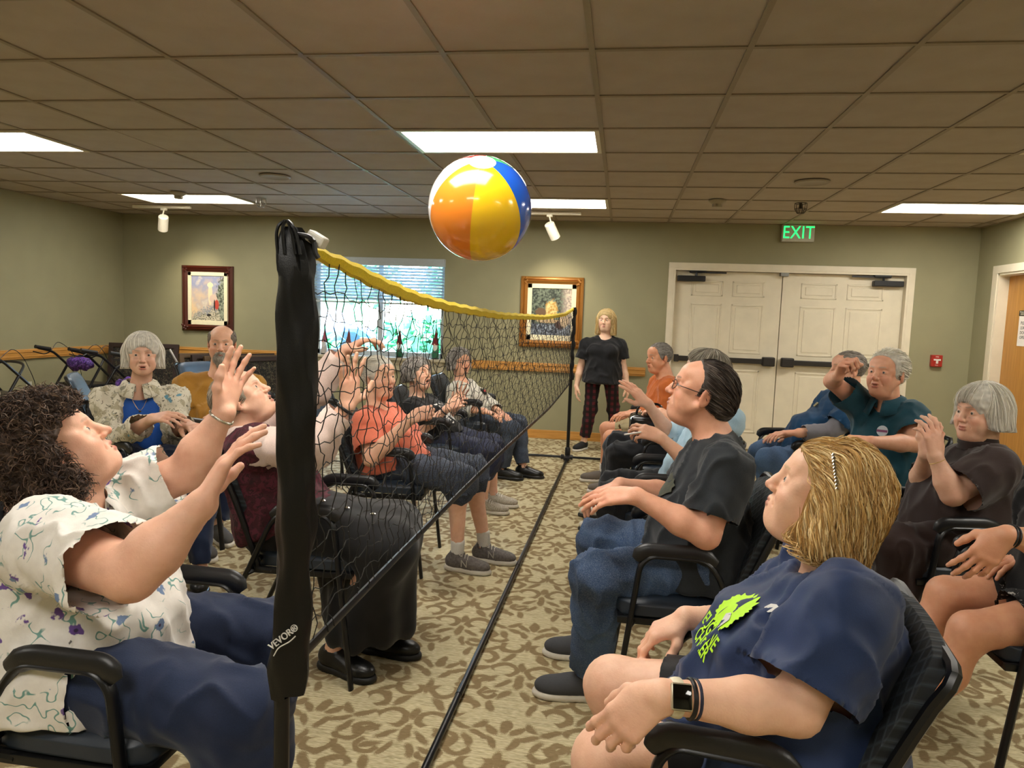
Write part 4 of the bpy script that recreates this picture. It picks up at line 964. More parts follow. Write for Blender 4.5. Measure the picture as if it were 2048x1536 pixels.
def shoes(P, m, sole, kind='sneaker', sock=None, lace=None, i_=(0, 1), label=None):
    for i in i_:
        a, t = P.an[i], P.toe[i]; d = unit((t-a)*A3((1, 1, 0))); sd = np.cross(d, (0, 0, 1.)); up = A3((0, 0, 1.)); s = P.b.get('s', 1.)
        g = lambda x, z, y=0: A3((a[0], a[1], 0))+d*x*s+sd*y*s+up*z*s
        ax = (d, sd, up); hz = P.b.get('lift', 0)
        F_ = Fld(); fl = ((g(0, .022+hz), -up),)
        F_.ell(g(-.028, .055+hz), (.045*s, .037*s, .046*s), ax, .03, clip=fl); F_.ell(g(.045, .05+hz), (.075*s, .040*s, .045*s), ax, .03, clip=fl)
        F_.ell(g(.125, .04+hz), (.075*s, .046*s, .036*s), ax, .03, clip=fl); F_.cone(g(-.012, .06+hz), g(-.004, .105+hz if kind != 'low' else .085+hz), .036*s, .038*s, .02)
        F_.cone(g(-.005, .095+hz), g(-.002, .16+hz), .031*s, .033*s, .006, sub=True)
        h = P.sho_h; V, Fc = F_.mesh(h); sh = part(P, 'shoe', V, Fc, m)
        if label: sh['label'] = label
        S = Fld(); z = .013+hz; c2 = ((g(0, (.034 if kind == 'sneaker' else .026)+hz), up), (g(0, .001), -up))
        S.ell(g(-.03, z), (.050*s, .038*s, .03*s), ax, .02, clip=c2); S.ell(g(.05, z), (.09*s, .040*s, .03*s), ax, .02, clip=c2); S.ell(g(.13, z), (.078*s, .049*s, .03*s), ax, .02, clip=c2)
        V, Fc = S.mesh(h); part(P, 'sole', V, Fc, sole, parent=sh)
        if kind == 'sneaker' and lace is not None:
            q = MB()
            for j in range(5):
                x = .035+.017*j; zt = .104-.0072*j+hz; q.tube([g(x, zt-.012, -.028), g(x+.004, zt+.001, -.012), g(x, zt+.001, .012), g(x+.004, zt-.012, .028)], .0028*s, 5)
            for sg in (-1, 1): q.tube(spline([g(.034, .099+hz, 0), g(.02, .115+hz, sg*.02), g(.032, .098+hz, sg*.034), g(.036, .098+hz, sg*.008)], 4), .0022*s, 5)
            mbpart(P, 'laces', q, lace, sh)
        if sock is not None:
            q = Fld(); k = P.kn[i]; dd = unit(k-a); q.cone(a-up*.02, a+dd*sock[1], .038*s, .041*s, .01, clip=((a+dd*sock[1], dd),)); V, Fc = q.mesh(h); part(P, 'sock', V, Fc, sock[0])
def hair(P, style, colr, n, r=.0011, ln=.12, curl=0, cf=60, seed=1, hh=None, cap=True, **o):
    rs = np.random.RandomState(seed); g, (R, U, W), s = P.g, P.hf, P.hsz; ax = (R, U, W); F_ = Fld(); cols = np.array([lin(c) for c in colr]); hh = hh or P.fh*1.2
    th = o.get('th', .012)*s
    if style in ('short', 'balding', 'fringe_bald'):
        F_.ell(g(0, .040, -.014), A3((.076, .082, .095))*s+th, ax, .02); F_.ell(g(0, .048, .022), A3((.062, .052, .058))*s+th*.6, ax, .02)
        if o.get('backb'): F_.ell(g(0, -.005, -.070), A3((.066, .062, .052))*s, ax, .03)
        fx = o.get('line', .055)     # hairline height
        F_.ell(g(0, fx-.062, .095-o.get('back', 0)), A3((.088, .068, .075))*s, ax, .012, sub=True)
        F_.ell(g(0, -.085, .02), A3((.09, .07, .115))*s, ax, .01, sub=True)
        for q in (-1, 1): F_.ell(g(q*.078, -.012, -.008), A3((.02, .034, .022))*s, ax, .006, sub=True)
        if style == 'balding': F_.ell(g(0, .075, .062), A3((.058, .065, .065))*s, ax, .015, sub=True)
        if style == 'fringe_bald': F_.ell(g(0, .11, .02), A3((.070, .075, .12))*s, ax, .015, sub=True)
    elif style in ('bob', 'long', 'wavy', 'curly'):
        F_.ell(g(0, .042, -.016), A3((.078, .084, .097))*s+th, ax, .02); F_.ell(g(0, .055, .03), A3((.060, .05, .058))*s+th*.7, ax, .02)
        dn = o.get('down', .06); wd = o.get('wide', .0)
        for q in (-1, 1):
            F_.cone(g(q*(.070+wd*.5), .02, .0), g(q*(.076+wd), -dn, .012+o.get('fwd', 0)), .026*s, (.020+o.get('bulk', 0))*s, .04)
            F_.cone(g(q*(.060+wd*.4), .02, -.045), g(q*(.066+wd*.9), -dn, -.05), .030*s, (.028+o.get('bulk', 0))*s, .04)
            F_.cone(g(q*.03, .02, -.075), g(q*(.035+wd*.5), -dn-.01, -.088), .03*s, (.030+o.get('bulk', 0))*s, .04)
        fw = o.get('facew', .052); fx = o.get('line', .045)
        F_.ell(g(0, fx-.075, .105), A3((fw, .075, .08))*s, ax, .015, sub=True); F_.cone(g(0, -.06, .03), g(0, -.15, .03), .055*s, .06*s, .02, sub=True)
        if o.get('facecut'): F_.ell(g(0, -.045, .095), A3((.20, .120, o['facecut']))*s, ax, .015, sub=True)
        F_.box(g(0, -dn-.25, 0), (.4, .25, .4), ax, .0, .01, sub=True) if style != 'curly' else None
    P.hairF = F_
    V, Fc = F_.mesh(hh); nrm = vnorm(V, Fc)
    if style == 'curly': V = V+nrm*(.008*wav(V, 110, seed)+.004*wav(V, 260, seed+1))[:, None]
    else: V = V+nrm*(.0022*wav(V, 150, seed))[:, None]
    c = cols.mean(0)*.72*(1+.22*wav(V, 210, seed+2)[:, None]); hb = part(P, 'hair', V, Fc, M_hair, np.clip(c, 0, 1))
    # strands
    Q = V[Fc[rs.randint(0, len(Fc), n*3)]].mean(1); loc = (Q-g(0, 0, 0))/s
    if style in ('bob', 'long', 'wavy'): w_ = np.clip((loc@U+.12)/.2, .05, 1); keep = rs.uniform(size=len(Q)) < w_
    else: keep = np.ones(len(Q), bool)
    keep &= ~((loc@W > o.get('clearw', .035)) & (loc@U < fx+.008)); Q = Q[keep][:n]; n = len(Q); part_ = g(o.get('part', 0), .10, .035)
    if style == 'curly': fl = lambda p: unit_rows((p-g(0, .0, 0))*.4+rs.normal(size=p.shape)*.05)
    elif style == 'short': fl = lambda p: unit_rows(-W*.9-U*.25+(p-g(0, .05, 0))@np.outer(R, R)*4)
    elif style in ('balding', 'fringe_bald'): fl = lambda p: unit_rows(-W*.8-U*.45+0*p)
    else:
        bangs = o.get('bangs', 0)
        def fl(p):
            l = (p-g(0, 0, 0))/s; v = -U*1.0+((p-part_)-U*((p-part_)@U)[:, None])/s*3.
            if bangs: fm = np.clip((l@W-.03)*30, 0, 1)*np.clip((l@U)*30, 0, 1); v = v+W*(fm*.6)[:, None]
            else: v = v-W*np.clip((l@W+.0-.02+.03*o.get('sweep', 0))*18, 0, .8+.9*o.get('sweep', 0))[:, None]+U*(np.clip((l@W)*18, 0, .7)*o.get('sweep', 0))[:, None]
            return unit_rows(v)
    Vs, Fs, cs = strands(F_, Q, fl, n, o.get('steps', 6), ln, r*s, cols, o.get('lift', .004), curl, cf, o.get('coh', 0), rs, jit=o.get('jit', .25), clear=lambda q: ((((q-g(0, 0, 0))/s)@W > o.get('cw', .052)) & (((q-g(0, 0, 0))/s)@U < o.get('cu', .035)) & (np.abs(((q-g(0, 0, 0))/s)@R) < o.get('cr', .075))))
    part(P, 'hair_strands', Vs, Fs, M_hair, np.clip(cs, 0, 1), parent=hb, kind='stuff'); return hb
def unit_rows(v): return v/(np.linalg.norm(v, axis=1)[:, None]+1e-9)
def glasses(P, m, rx=.022, rz=.015, lens=True):
    g, (R, U, W), s = P.g, P.hf, P.hsz; q = MB()
    for e in (-1, 1):
        q.tube([g(e*.033+rx*math.cos(a)*(1+.0*abs(math.sin(a))), .003+rz*math.sin(a), .100-.010*abs(math.cos(a))*(1 if math.cos(a)*e > 0 else 0)) for a in np.linspace(0, 2*math.pi, 21)[:-1]], .0014*s, 6, closed=True)
        q.tube([g(e*(.033+rx), .006, .090), g(e*.072, .008, .070), g(e*.080, .012, -.005), g(e*.079, -.006, -.02)], .0015*s, 6)
    q.tube([g(-.011, .006, .100), g(0, .009, .106), g(.011, .006, .100)], .0014*s, 6); return mbpart(P, 'glasses', q, m)
def band(P, i, t, m, name='bracelet', r=None, w=.006, th=.0022, tilt=0):
    e, w_ = P.el[i], P.wr[i]; c = e+(w_-e)*t; d = unit(w_-e); a = unit(np.cross(d, (0, .3, 1))); b_ = np.cross(d, a); s = P.b.get('s', 1.); r = r or .0285*s
    q = MB(); q.tube([c+(a*math.cos(x)+b_*math.sin(x))*r+d*tilt*math.cos(x) for x in np.linspace(0, 6.283, 25)[:-1]], w, 8, closed=True, flat=(1, th/w) if False else None); 
    return mbpart(P, name, q, m)
def jt(e):
    if e[0] == 'z':
        lo, hi = 400., 2600.
        for _ in range(26):
            m_ = (lo+hi)/2
            if at(e[1], m_, e[3])[2] > e[2]: lo = m_
            else: hi = m_
        return at(e[1], (lo+hi)/2, e[3])
    if e[0] == 'w': return A3(e[1:])
    return at(*e)
def person(name_label, Yc, heading, J, b, near=False):
    """J: joint pixels on the photograph with depth hints; heading: direction the chest faces (x, y)"""
    P = Person(); P.b = b; s = b.get('s', 1.); P.fwd = unit((heading[0], heading[1], 0)); P.R = np.cross(P.fwd, (0, 0, 1.))
    P.fh, P.hh, P.ch, P.sh_h, P.sho_h = (.0030, .0034, .013, .0085, .006) if near else (.0044, .0052, .017, .0125, .0105)
    P.pel = jt(J['pel']); P.nk = jt(J['nk'])
    hR, hU, hW = frame_of(*b['look']); P.hf = (hR, hU, hW); P.hd = jt(J['hd'])
    sw = b.get('shw', .175)*s; hw = .085*s+b.get('fat', 0)*.35; tw = unit(P.R+P.fwd*b.get('twist', 0)); upv = unit(P.nk-P.pel)
    P.sh = []; P.el = []; P.wr = []; P.hp = []; P.kn = []; P.an = []; P.toe = []; P.hand = []
    for i, q in ((0, -1), (1, 1)):
        side = 'LR'[i]; P.sh.append(jt(J['sh'+side]) if 'sh'+side in J else P.nk+tw*q*sw-upv*.070*s+A3((0, 0, J.get('shz'+side, 0))))
        e = J['el'+side]; P.el.append(solve(P.sh[i], e[:2], .285*s, e[2])); e = J['wr'+side]; P.wr.append(solve(P.el[i], e[:2], .25*s, e[2]))
        h = P.pel+P.R*q*hw+P.fwd*.03-A3((0, 0, .0)); P.hp.append(h); P.kn.append(jt(J['kn'+side])); e = J['an'+side]
        P.an.append(jt(e) if e[0] != 'd' else P.kn[-1]*A3((1, 1, 0))+A3((e[1], e[2], .09)))
        t = J.get('toe'+side); d = unit(A3((t[0], t[1], 0)) if t else P.fwd); P.an[i][2] = max(P.an[i][2], .085*s) if not b.get('anfree') else P.an[i][2]; P.toe.append(P.an[i]*A3((1, 1, 0))+d*.17*s+A3((0, 0, .03)))
        P.hand.append(J.get('h'+side))
    P.base = ((P.an[0][0]+P.an[1][0])/2, (P.an[0][1]+P.an[1][1])/2, 0)
    P.root = thing('person', name_label, 'person', P.base)
    if DEBUG:
        ln_ = lambda a, c: round(float(np.linalg.norm(a-c)), 2)
        print('PERSON', name_label[:40], 'torso', ln_(P.nk, P.pel), 'head', ln_(P.hd, P.nk), 'pel', np.round(P.pel, 2), 'nk', np.round(P.nk, 2), 'ua', [ln_(P.sh[i], P.el[i]) for i in (0, 1)], 'fa', [ln_(P.el[i], P.wr[i]) for i in (0, 1)],
              'th', [ln_(P.hp[i], P.kn[i]) for i in (0, 1)], 'sk', [ln_(P.kn[i], P.an[i]) for i in (0, 1)], 'kn', [np.round(P.kn[i], 2) for i in (0, 1)], 'an', [np.round(P.an[i], 2) for i in (0, 1)], 'wr', [np.round(P.wr[i], 2) for i in (0, 1)])
    body(P); return P
DEBUG = False
# ================================================================== CHAIRS
M_steel = mat('black_enamel_steel', '141416', .32, .2, nb=0, spec=.5)
M_pad = mat('black_urethane', '1a1a1c', .36, nscale=90, nb=.12)
def vinyl(name, c1, c2, pat):
    m, nt, b = newmat(name); v = coords(nt, (1, 1, 1)); X, Y, Z = sep(nt, v)
    if pat:
        a = ((Y+Z)*26).frac()-.5; c = ((Y-Z)*26).frac()-.5; h = a.abs().mx(c.abs()).step(.30, .5)
        t = tex(nt, 'ShaderNodeTexNoise', 180, v); cc = mix(nt, h*.9+N(t.outputs[0])*.1, c1, c2); bump(nt, b, h, .5, .003)
        b.inputs['Roughness'].default_value = .7
    else:
        t = tex(nt, 'ShaderNodeTexNoise', 9, v); cc = mix(nt, t.outputs[0], c1, c2); t2 = tex(nt, 'ShaderNodeTexNoise', 300, v); bump(nt, b, t2.outputs[0], .12, .002); b.inputs['Roughness'].default_value = .42
    nt.links.new(cc, b.inputs['Base Color']); return m
M_seatv = vinyl('slate_vinyl', '1d2530', '2a3441', False); M_backf = vinyl('diamond_weave_fabric', '14181c', '343c44', True); M_slate = vinyl('slate_blue_vinyl', '3a4856', '48586a', False)
def chair_meshes():
    D = {}
    for s, nm in ((-1, 'a'), (1, 'b')):
        y = .25*s; yf = y
        q = MB(); q.tube(fillet([(.262, yf*1.04, .0), (.185, y, .62), (.155, y, .655), (.06, y, .655)], .07, 6), .0125, 10, flat=(1.35, .8)); D['fl'+nm] = q.mesh('leg', M_steel, True)
        q = MB(); q.tube(fillet([(.06, y, .655), (-.02, y, .655), (-.06, y, .61), (-.34, yf*1.04, .0)], .05, 6), .0125, 10, flat=(1.35, .8)); D['rl'+nm] = q.mesh('leg', M_steel, True)
        q = MB()
        P = fillet([(.200, y, .638), (.175, y, .670), (.0, y, .672), (-.055, y, .642)], .05, 5); q.tube(P, [.012]+[.0215]*(len(P)-2)+[.012], 12, flat=(.75, 1.25)); D['ar'+nm] = q.mesh('armrest', M_pad, True)
    q = MB()
    for s in (-1, 1):
        q.box((-.14, s*.228-.012, .415), (.25, s*.228+.012, .438), ch=.003)
        q.tube([(.19, s*.215, .427), (.208, s*.256, .42)], .011, 8); q.tube([(-.12, s*.215, .427), (-.145, s*.256, .42)], .011, 8)
    q.box((.225, -.23, .415), (.25, .23, .438), ch=.003); q.box((-.14, -.23, .415), (-.115, .23, .438), ch=.003); D['sf'] = q.mesh('seat_frame', M_steel, True)
    bm = bmesh.new(); bmesh.ops.create_cube(bm, size=1); bmesh.ops.subdivide_edges(bm, edges=bm.edges[:], cuts=6, use_grid_fill=True)
    for v in bm.verts:
        x, y, z = v.co*2; n = 6; k = (abs(x)**n+abs(y)**n)**(1/n); m_ = max(abs(x), abs(y)); f = m_/k if k > 1e-6 else 1; x *= f; y *= f
        t = 1-max(abs(x), abs(y))**8; v.co = Vector((.06+x*.20, y*.235*(1+.02*x), .462+(z*.032)*(.55+.45*t)+(z > 0)*.012*(1-x*x)*(1-y*y)-(.012*max(0, x-.6) if z > 0 else 0)))
    D['se'] = bmend(bm, 'seat', M_seatv)
    bm = bmesh.new(); bmesh.ops.create_cube(bm, size=1); bmesh.ops.subdivide_edges(bm, edges=bm.edges[:], cuts=7, use_grid_fill=True)
    for v in bm.verts:
        x, y, z = v.co*2; n = 7; k = (abs(y)**n+abs(z)**n)**(1/n); m_ = max(abs(z), abs(y)); f = m_/k if k > 1e-6 else 1; z *= f; y *= f
        t = 1-max(abs(z), abs(y))**8; h = (z+1)/2; v.co = Vector((-.125-.135*h-.03*h*h+x*.020*(.55+.45*t)+.022*(1-(1-y*y)), y*(.225-.012*h), .475+.385*h))
    D['bk'] = bmend(bm, 'backrest', M_backf)
    q = MB(); P = []
    for t in np.linspace(0, 1, 8): P.append((-.138-.135*t-.03*t*t+.022, -.236+.012*t, .455+.395*t))
    P = [(-.06, -.23, .427), (-.11, -.235, .435)]+P; t = P[-1]; P2 = [(a, -b_, c) for a, b_, c in P]; q.tube(spline(P+[(t[0]-.012, -.10, t[2]-.004), (t[0]-.012, .10, t[2]-.004)]+P2[::-1], 3), .0125, 8); D['bf'] = q.mesh('back_frame', M_steel, True)
    q = MB(); P = [(-.215, y, .452+0*y) for y in (-.22, 0, .22)]; q.tube(spline([(-.142+.03*abs(y)/.24, y, .465) for y in (-.235, -.12, 0, .12, .235)], 4), .011, 8); D['cr'] = q.mesh('cross_bar', M_steel, True)
    return D
def bmend(bm, name, m):
    me = bpy.data.meshes.new(name); bmesh.ops.recalc_face_normals(bm, faces=bm.faces); bm.to_mesh(me); bm.free(); me.materials.append(m)
    me.polygons.foreach_set('use_smooth', np.ones(len(me.polygons), bool)); return me
CD = chair_meshes()
def chair(lab, x, y, rz, slate=False, group='stacking armchairs with black frames'):
    t = thing('armchair', lab, 'chair', (x, y, 0), rz, group)
    for k, n in (('fla', 'leg'), ('flb', 'leg'), ('rla', 'leg'), ('rlb', 'leg'), ('ara', 'armrest'), ('arb', 'armrest'), ('sf', 'seat_frame'), ('se', 'seat'), ('bk', 'backrest'), ('bf', 'back_frame'), ('cr', 'cross_bar')):
        me = CD[k]
        if slate and k in ('se', 'bk'):
            if k+'s' not in CD: CD[k+'s'] = me.copy(); CD[k+'s'].materials[0] = M_slate
            me = CD[k+'s']
        link(n, me, t)
    return t
PI = math.pi
C_ = {}
for nm, lab, x, y, rz, sl in [
    ('L1', 'black armchair under the woman in the floral print shirt', -1.19, 1.54, 0, 0), ('L2', 'black armchair under the woman in the maroon vest and black skirt', -1.21, 2.72, .05, 0),
    ('L3', 'black armchair under the woman in the coral shirt', -1.27, 3.88, .06, 0), ('L4', 'black armchair under the laughing woman in the black printed shirt', -1.32, 5.02, 0, 0),
    ('L5', 'black armchair under the woman in the white top at the far end of the net', -1.32, 6.18, -.05, 0),
    ('L6', 'black armchair under the white haired woman in the patterned jacket', -2.56, 3.64, -.35, 0), ('L7', 'black armchair under the bearded man in the mustard shirt', -2.6, 4.42, -.25, 0),
    ('L8', 'empty slate blue armchair left of the patterned jacket woman, near the left wall', -3.78, 4.95, .55, 1), ('L9', 'empty slate blue armchair between the patterned jacket and the mustard shirt', -3.72, 6.25, -.3, 1),
    ('L10', 'slate blue armchair behind the white haired woman in the patterned jacket', -3.08, 5.45, -.1, 1), ('L11', 'empty slate blue armchair in front of the window, behind the maroon vest', -2.35, 5.75, -.2, 1),
    ('L12', 'armchair under the person just inside the left edge of the photo', -2.3, 2.25, 0, 0),
    ('R1', 'black armchair under the blonde woman in the navy shirt, nearest on the right', 0.32, 1.5, PI-.14, 0), ('R2', 'black armchair under the man in glasses and charcoal T-shirt', 0.28, 2.58, PI, 0),
    ('R3', 'black armchair under the person in the pale blue shirt', 0.3, 3.66, PI, 0), ('R4', 'black armchair under the person in the turquoise shirt', 0.36, 4.78, PI, 0), ('R5', 'black armchair under the man in the orange shirt', 0.3, 5.95, PI-.05, 0),
    ('S1', 'black armchair under the man in jeans and navy shirt before the double doors', 1.22, 4.98, PI+.25, 0), ('S2', 'black armchair under the man in the teal polo shirt', 1.36, 4.1, PI+.45, 0),
    ('S3', 'black armchair under the woman in the dark brown turtleneck', 1.4, 3.24, PI+.15, 0), ('S4', 'black armchair under the person in shorts at the right edge', 1.42, 2.5, PI, 0),
    ('S5', 'empty slate blue armchair behind the woman in brown, at the right edge', 2.75, 4.1, PI+.4, 1)]:
    C_[nm] = chair(lab, x, y, rz, bool(sl))
# ================================================================== NET
NX = -.505
def net():
    t = thing('volleyball_net', 'black portable net with yellow top tape on two black poles', 'net', (NX, 4.1, 0))
    B = (NX, 4.1, 0)
    Yk = [1.17, 1.34, 1.51, 1.78, 2.16, 3.07, 4.59, 6.06, 7.05]; Zk = [1.516, 1.502, 1.482, 1.458, 1.439, 1.414, 1.408, 1.435, 1.488]
    ztop = lambda y: float(np.interp(y, Yk, Zk)); zbot = lambda y: float(np.interp(y, [1.16, 3.2, 5.1, 7.05], [.812, .79, .76, .77]))
    xw = lambda y, z: NX-.018*math.sin((y-1.1)*1.05)*(1-abs((z-zbot(y))/(ztop(y)-zbot(y)+1e-6)-.5))-.02+.045*(y-1.1)/6
    # yellow tape: folded band
    q = MB(); n = 120; V = []; F = []; rnd = random.Random(2)
    for i in range(n+1):
        y = 1.14+(7.06-1.14)*(i/n)**1.35; z = ztop(y); tw = .35*math.sin(i*.9)*.3; wd = .010+.0055*min(1, max(0, (y-1.15)*3)); x = xw(y, z)
        pr = [(-.007, -wd*1.35), (-.010, -.2*wd), (-.004, wd*.55), (.004, wd*.6), (.010, -.1*wd), (.006, -wd*1.25)]
        for a, c in pr: V.append((x+a*math.cos(tw)-c*math.sin(tw)*.3, y, z+c+.002*math.sin(i*1.7+a*90)))
    for i in range(n):
        for j in range(6): F.append((i*6+j, i*6+(j+1) % 6, (i+1)*6+(j+1) % 6, (i+1)*6+j))
    F += [tuple(range(6))[::-1], tuple(range(n*6, n*6+6))]
    q.add(V, F); q.obj('top_tape', cloth('yellow_webbing', 'f4d214', 'fade28', .6, 300, .1), t, True, B).location = (0, 0, 0)
    q = MB(); q.tube([(xw(y, zbot(y)), y, zbot(y)) for y in np.linspace(1.15, 7.06, 60)], .007, 6, flat=(.7, 1.5)); q.obj('bottom_tape', M_dark, t, True, B).location = (0, 0, 0)
    M_cord = mat('net_cord', '16150f', .7, nb=0)
    nr = 15; q = MB(); rnd = random.Random(9)
    ph = [(rnd.uniform(0, 6), rnd.uniform(0, 6)) for _ in range(nr+2)]
    def pos(y, f, k):
        z0, z1 = zbot(y), ztop(y)-.02; z = z0+(z1-z0)*f; return (xw(y, z)+  .005*math.sin(y*31+k*2.1), y+.008*math.sin(f*23+y*17)*(1.0), z+.005*math.sin(y*43+ph[k % nr][0])+.004*math.sin(y*97+ph[k % nr][1]))
    for r in range(1, nr):
        q.tube([pos(y, r/nr, r) for y in np.arange(1.15, 7.06, .0235)], .0011, 4)
    vy = np.arange(1.19, 7.04, .047)
    for c, y0 in enumerate(vy):
        pts = []
        for j in range(nr*3+1):
            f = j/(nr*3); y = y0+.007*math.sin(c*2.3+f*5)+.006*math.sin(f*40+c*1.7); p = pos(y, f, int(round(f*nr))); pts.append((p[0]+.003*math.sin(f*50+c), y, p[2] if 0 < j < nr*3 else (zbot(y) if j == 0 else ztop(y)-.01)))
        q.tube(pts, .0011, 4)
    o = q.obj('net_mesh', M_cord, t, True, B); o.location = (0, 0, 0); o['kind'] = 'stuff'
    # poles and floor bars
    for nm_, (x, y, h, r) in (('near', (-.555, 1.135, 1.53, .0135)), ('far', (-.474, 7.07, 1.50, .017))):
        q = MB(); q.tube([(x, y, .02), (x, y, .75), (x+(.012 if nm_ == 'near' else .012), y, h)], [r, r, r*.85], 14); q.lathe([(.0, 0), (r*1.6, 0), (r*1.6, .07), (r*1.15, .08), (.0, .08)], 14, c=(x, y, .05))
        q.obj('pole', M_steel, t, True, B).location = (0, 0, 0)
        q = MB(); [q.tube([(x, y, .03), (x+sx*.34, y+(.04 if nm_ == 'far' else 0), .022), (x+sx*.62, y+(.0 if sx < 0 else -.36 if nm_ == 'far' else 0), .016)], .012, 8) for sx in (-1, 1)]; q.obj('foot_bar', M_steel, t, True, B).location = (0, 0, 0)
        q = MB(); yy = y-.10 if nm_ == 'far' else y+.10
        for dx in (-.028, .028): q.lathe([(.0, 0), (.02, 0), (.024, .012), (.024, .03), (.0, .034)], 7, T=Matrix.Translation((x+dx, yy, .05)) @ Matrix.Rotation(PI/2 if dx > 0 else -PI/2, 4, 'Y'))
        q.box((x-.03, yy-.04, .018), (x+.03, yy+.06, .055), ch=.006); q.obj('joint_clamp', M_dark, t, True, B).location = (0, 0, 0)
    q = MB(); P = [(-.474-.07*(7.0-y)/5.9, y, .02) for y in (7.0, 1.15)]
    q.tube([P[0], P[1]], .0125, 12)
    for f in (.28, .52, .76): 
        a, c = A_(P[0], P[1], f), A_(P[0], P[1], f+.012); q.tube([a, c], .0142, 12)
    q.obj('base_bar', M_steel, t, True, B).location = (0, 0, 0)
    # far sleeve of the net wrapped round the far pole
    q = MB(); q.tube([(-.466+.006*math.sin(z*40), 7.055, z) for z in np.linspace(1.5, .80, 24)], [.010+.012*abs(math.sin(k*.9+.4)) for k in range(24)], 8); q.obj('side_sleeve', cloth('black_nylon', '070708', '0b0b0d', .42, 500, .0, .2, spec=.35), t, True, B).location = (0, 0, 0)
    # long black storage sleeve on the near pole
    q = MB(); n = 70; k = 22; V = []; F = []
    zs = np.linspace(1.545, .745, n); cx0 = -.530
    for i, z in enumerate(zs):
        f = i/(n-1); wx = np.interp(f, [0, .03, .07, .12, .3, .5, .62, .70, .8, .93, 1], [.014, .026, .031, .031, .034, .031, .033, .027, .031, .035, .026]); wy = wx*.72
        cx = cx0+np.interp(f, [0, .1, .35, .6, .8, 1], [-.008, .0, .006, .004, -.004, -.010])
        for j in range(k):
            a = 2*PI*j/k; rr = 1+.10*math.sin(a*3+f*9)+.07*math.sin(a*5-f*23)+.05*math.sin(a*2+f*41)+(.16*math.sin(a*9) if f < .10 else 0)
            V.append((cx+wx*rr*math.cos(a), 1.125+wy*rr*math.sin(a), z-(.05*max(0, math.cos(a))*-1 if i == n-1 else 0)))
    for i in range(n-1):
        for j in range(k): F.append((i*k+j, i*k+(j+1) % k, (i+1)*k+(j+1) % k, (i+1)*k+j))
    F += [tuple(range(k))[::-1], tuple(range((n-1)*k, n*k))]; q.add(V, F)
    for sx, a in ((-1, .5), (-.4, 1.1), (.5, .3), (.9, 1.6)): q.tube(spline([(cx0+sx*.003-.008, 1.12-.012, 1.553), (cx0+sx*.012-.006, 1.12-.018, 1.545), (cx0+sx*.018-.004, 1.12-.018, 1.53), (cx0+sx*.020, 1.103, 1.50)], 4), .0028, 6)
    sl = q.obj('pole_sleeve', cloth('black_nylon', '101012', '17171a', .45), t, True, B); sl.location = (0, 0, 0)
    mw = mat('print_white', 'cfcdc8', .6, nb=0); a = .72; vx = (math.cos(a), 0, math.sin(a)); vz = (-math.sin(a), 0, math.cos(a)); o = (-.533, 1.125-.0305, .868)
    l1 = text('lettering', 'VEVOR\u00ae', .0165, basis(vx, vz, (0, -1, 0), (o[0]-B[0], o[1]-B[1], o[2]-B[2])), mw, sl, .001)
    q = MB(); q.tube(spline([(-.550-B[0], 1.094-B[1], .834), (-.540-B[0], 1.093-B[1], .85), (-.522-B[0], 1.093-B[1], .862), (-.512-B[0], 1.095-B[1], .872)], 5), .0011, 5); q.obj('underline', mw, sl)
    # white buckle and knotted cord holding the tape
    q = MB(); q.box((-.016, -.012, -.010), (.016, .012, .010), ch=.004, T=Matrix.Translation((-.498, 1.135, 1.527)) @ Matrix.Rotation(.5, 4, 'Y')); q.obj('buckle', mat('buckle_white', 'dcd8cc', .4, nb=0), t, False, B).location = (0, 0, 0)
    q = MB(); q.tube(spline([(-.525, 1.11, 1.532), (-.505, 1.11, 1.53), (-.495, 1.115, 1.522), (-.492, 1.115, 1.505), (-.488, 1.118, 1.496)], 5), .004, 7); q.lathe([(.0, -.007), (.007, 0), (.0, .007)], 8, c=(-.497, 1.113, 1.524)); q.obj('knotted_cord', M_dark, t, True, B).location = (0, 0, 0)
    return t
def A_(a, b, f): return tuple(a[i]+(b[i]-a[i])*f for i in range(3))
net()
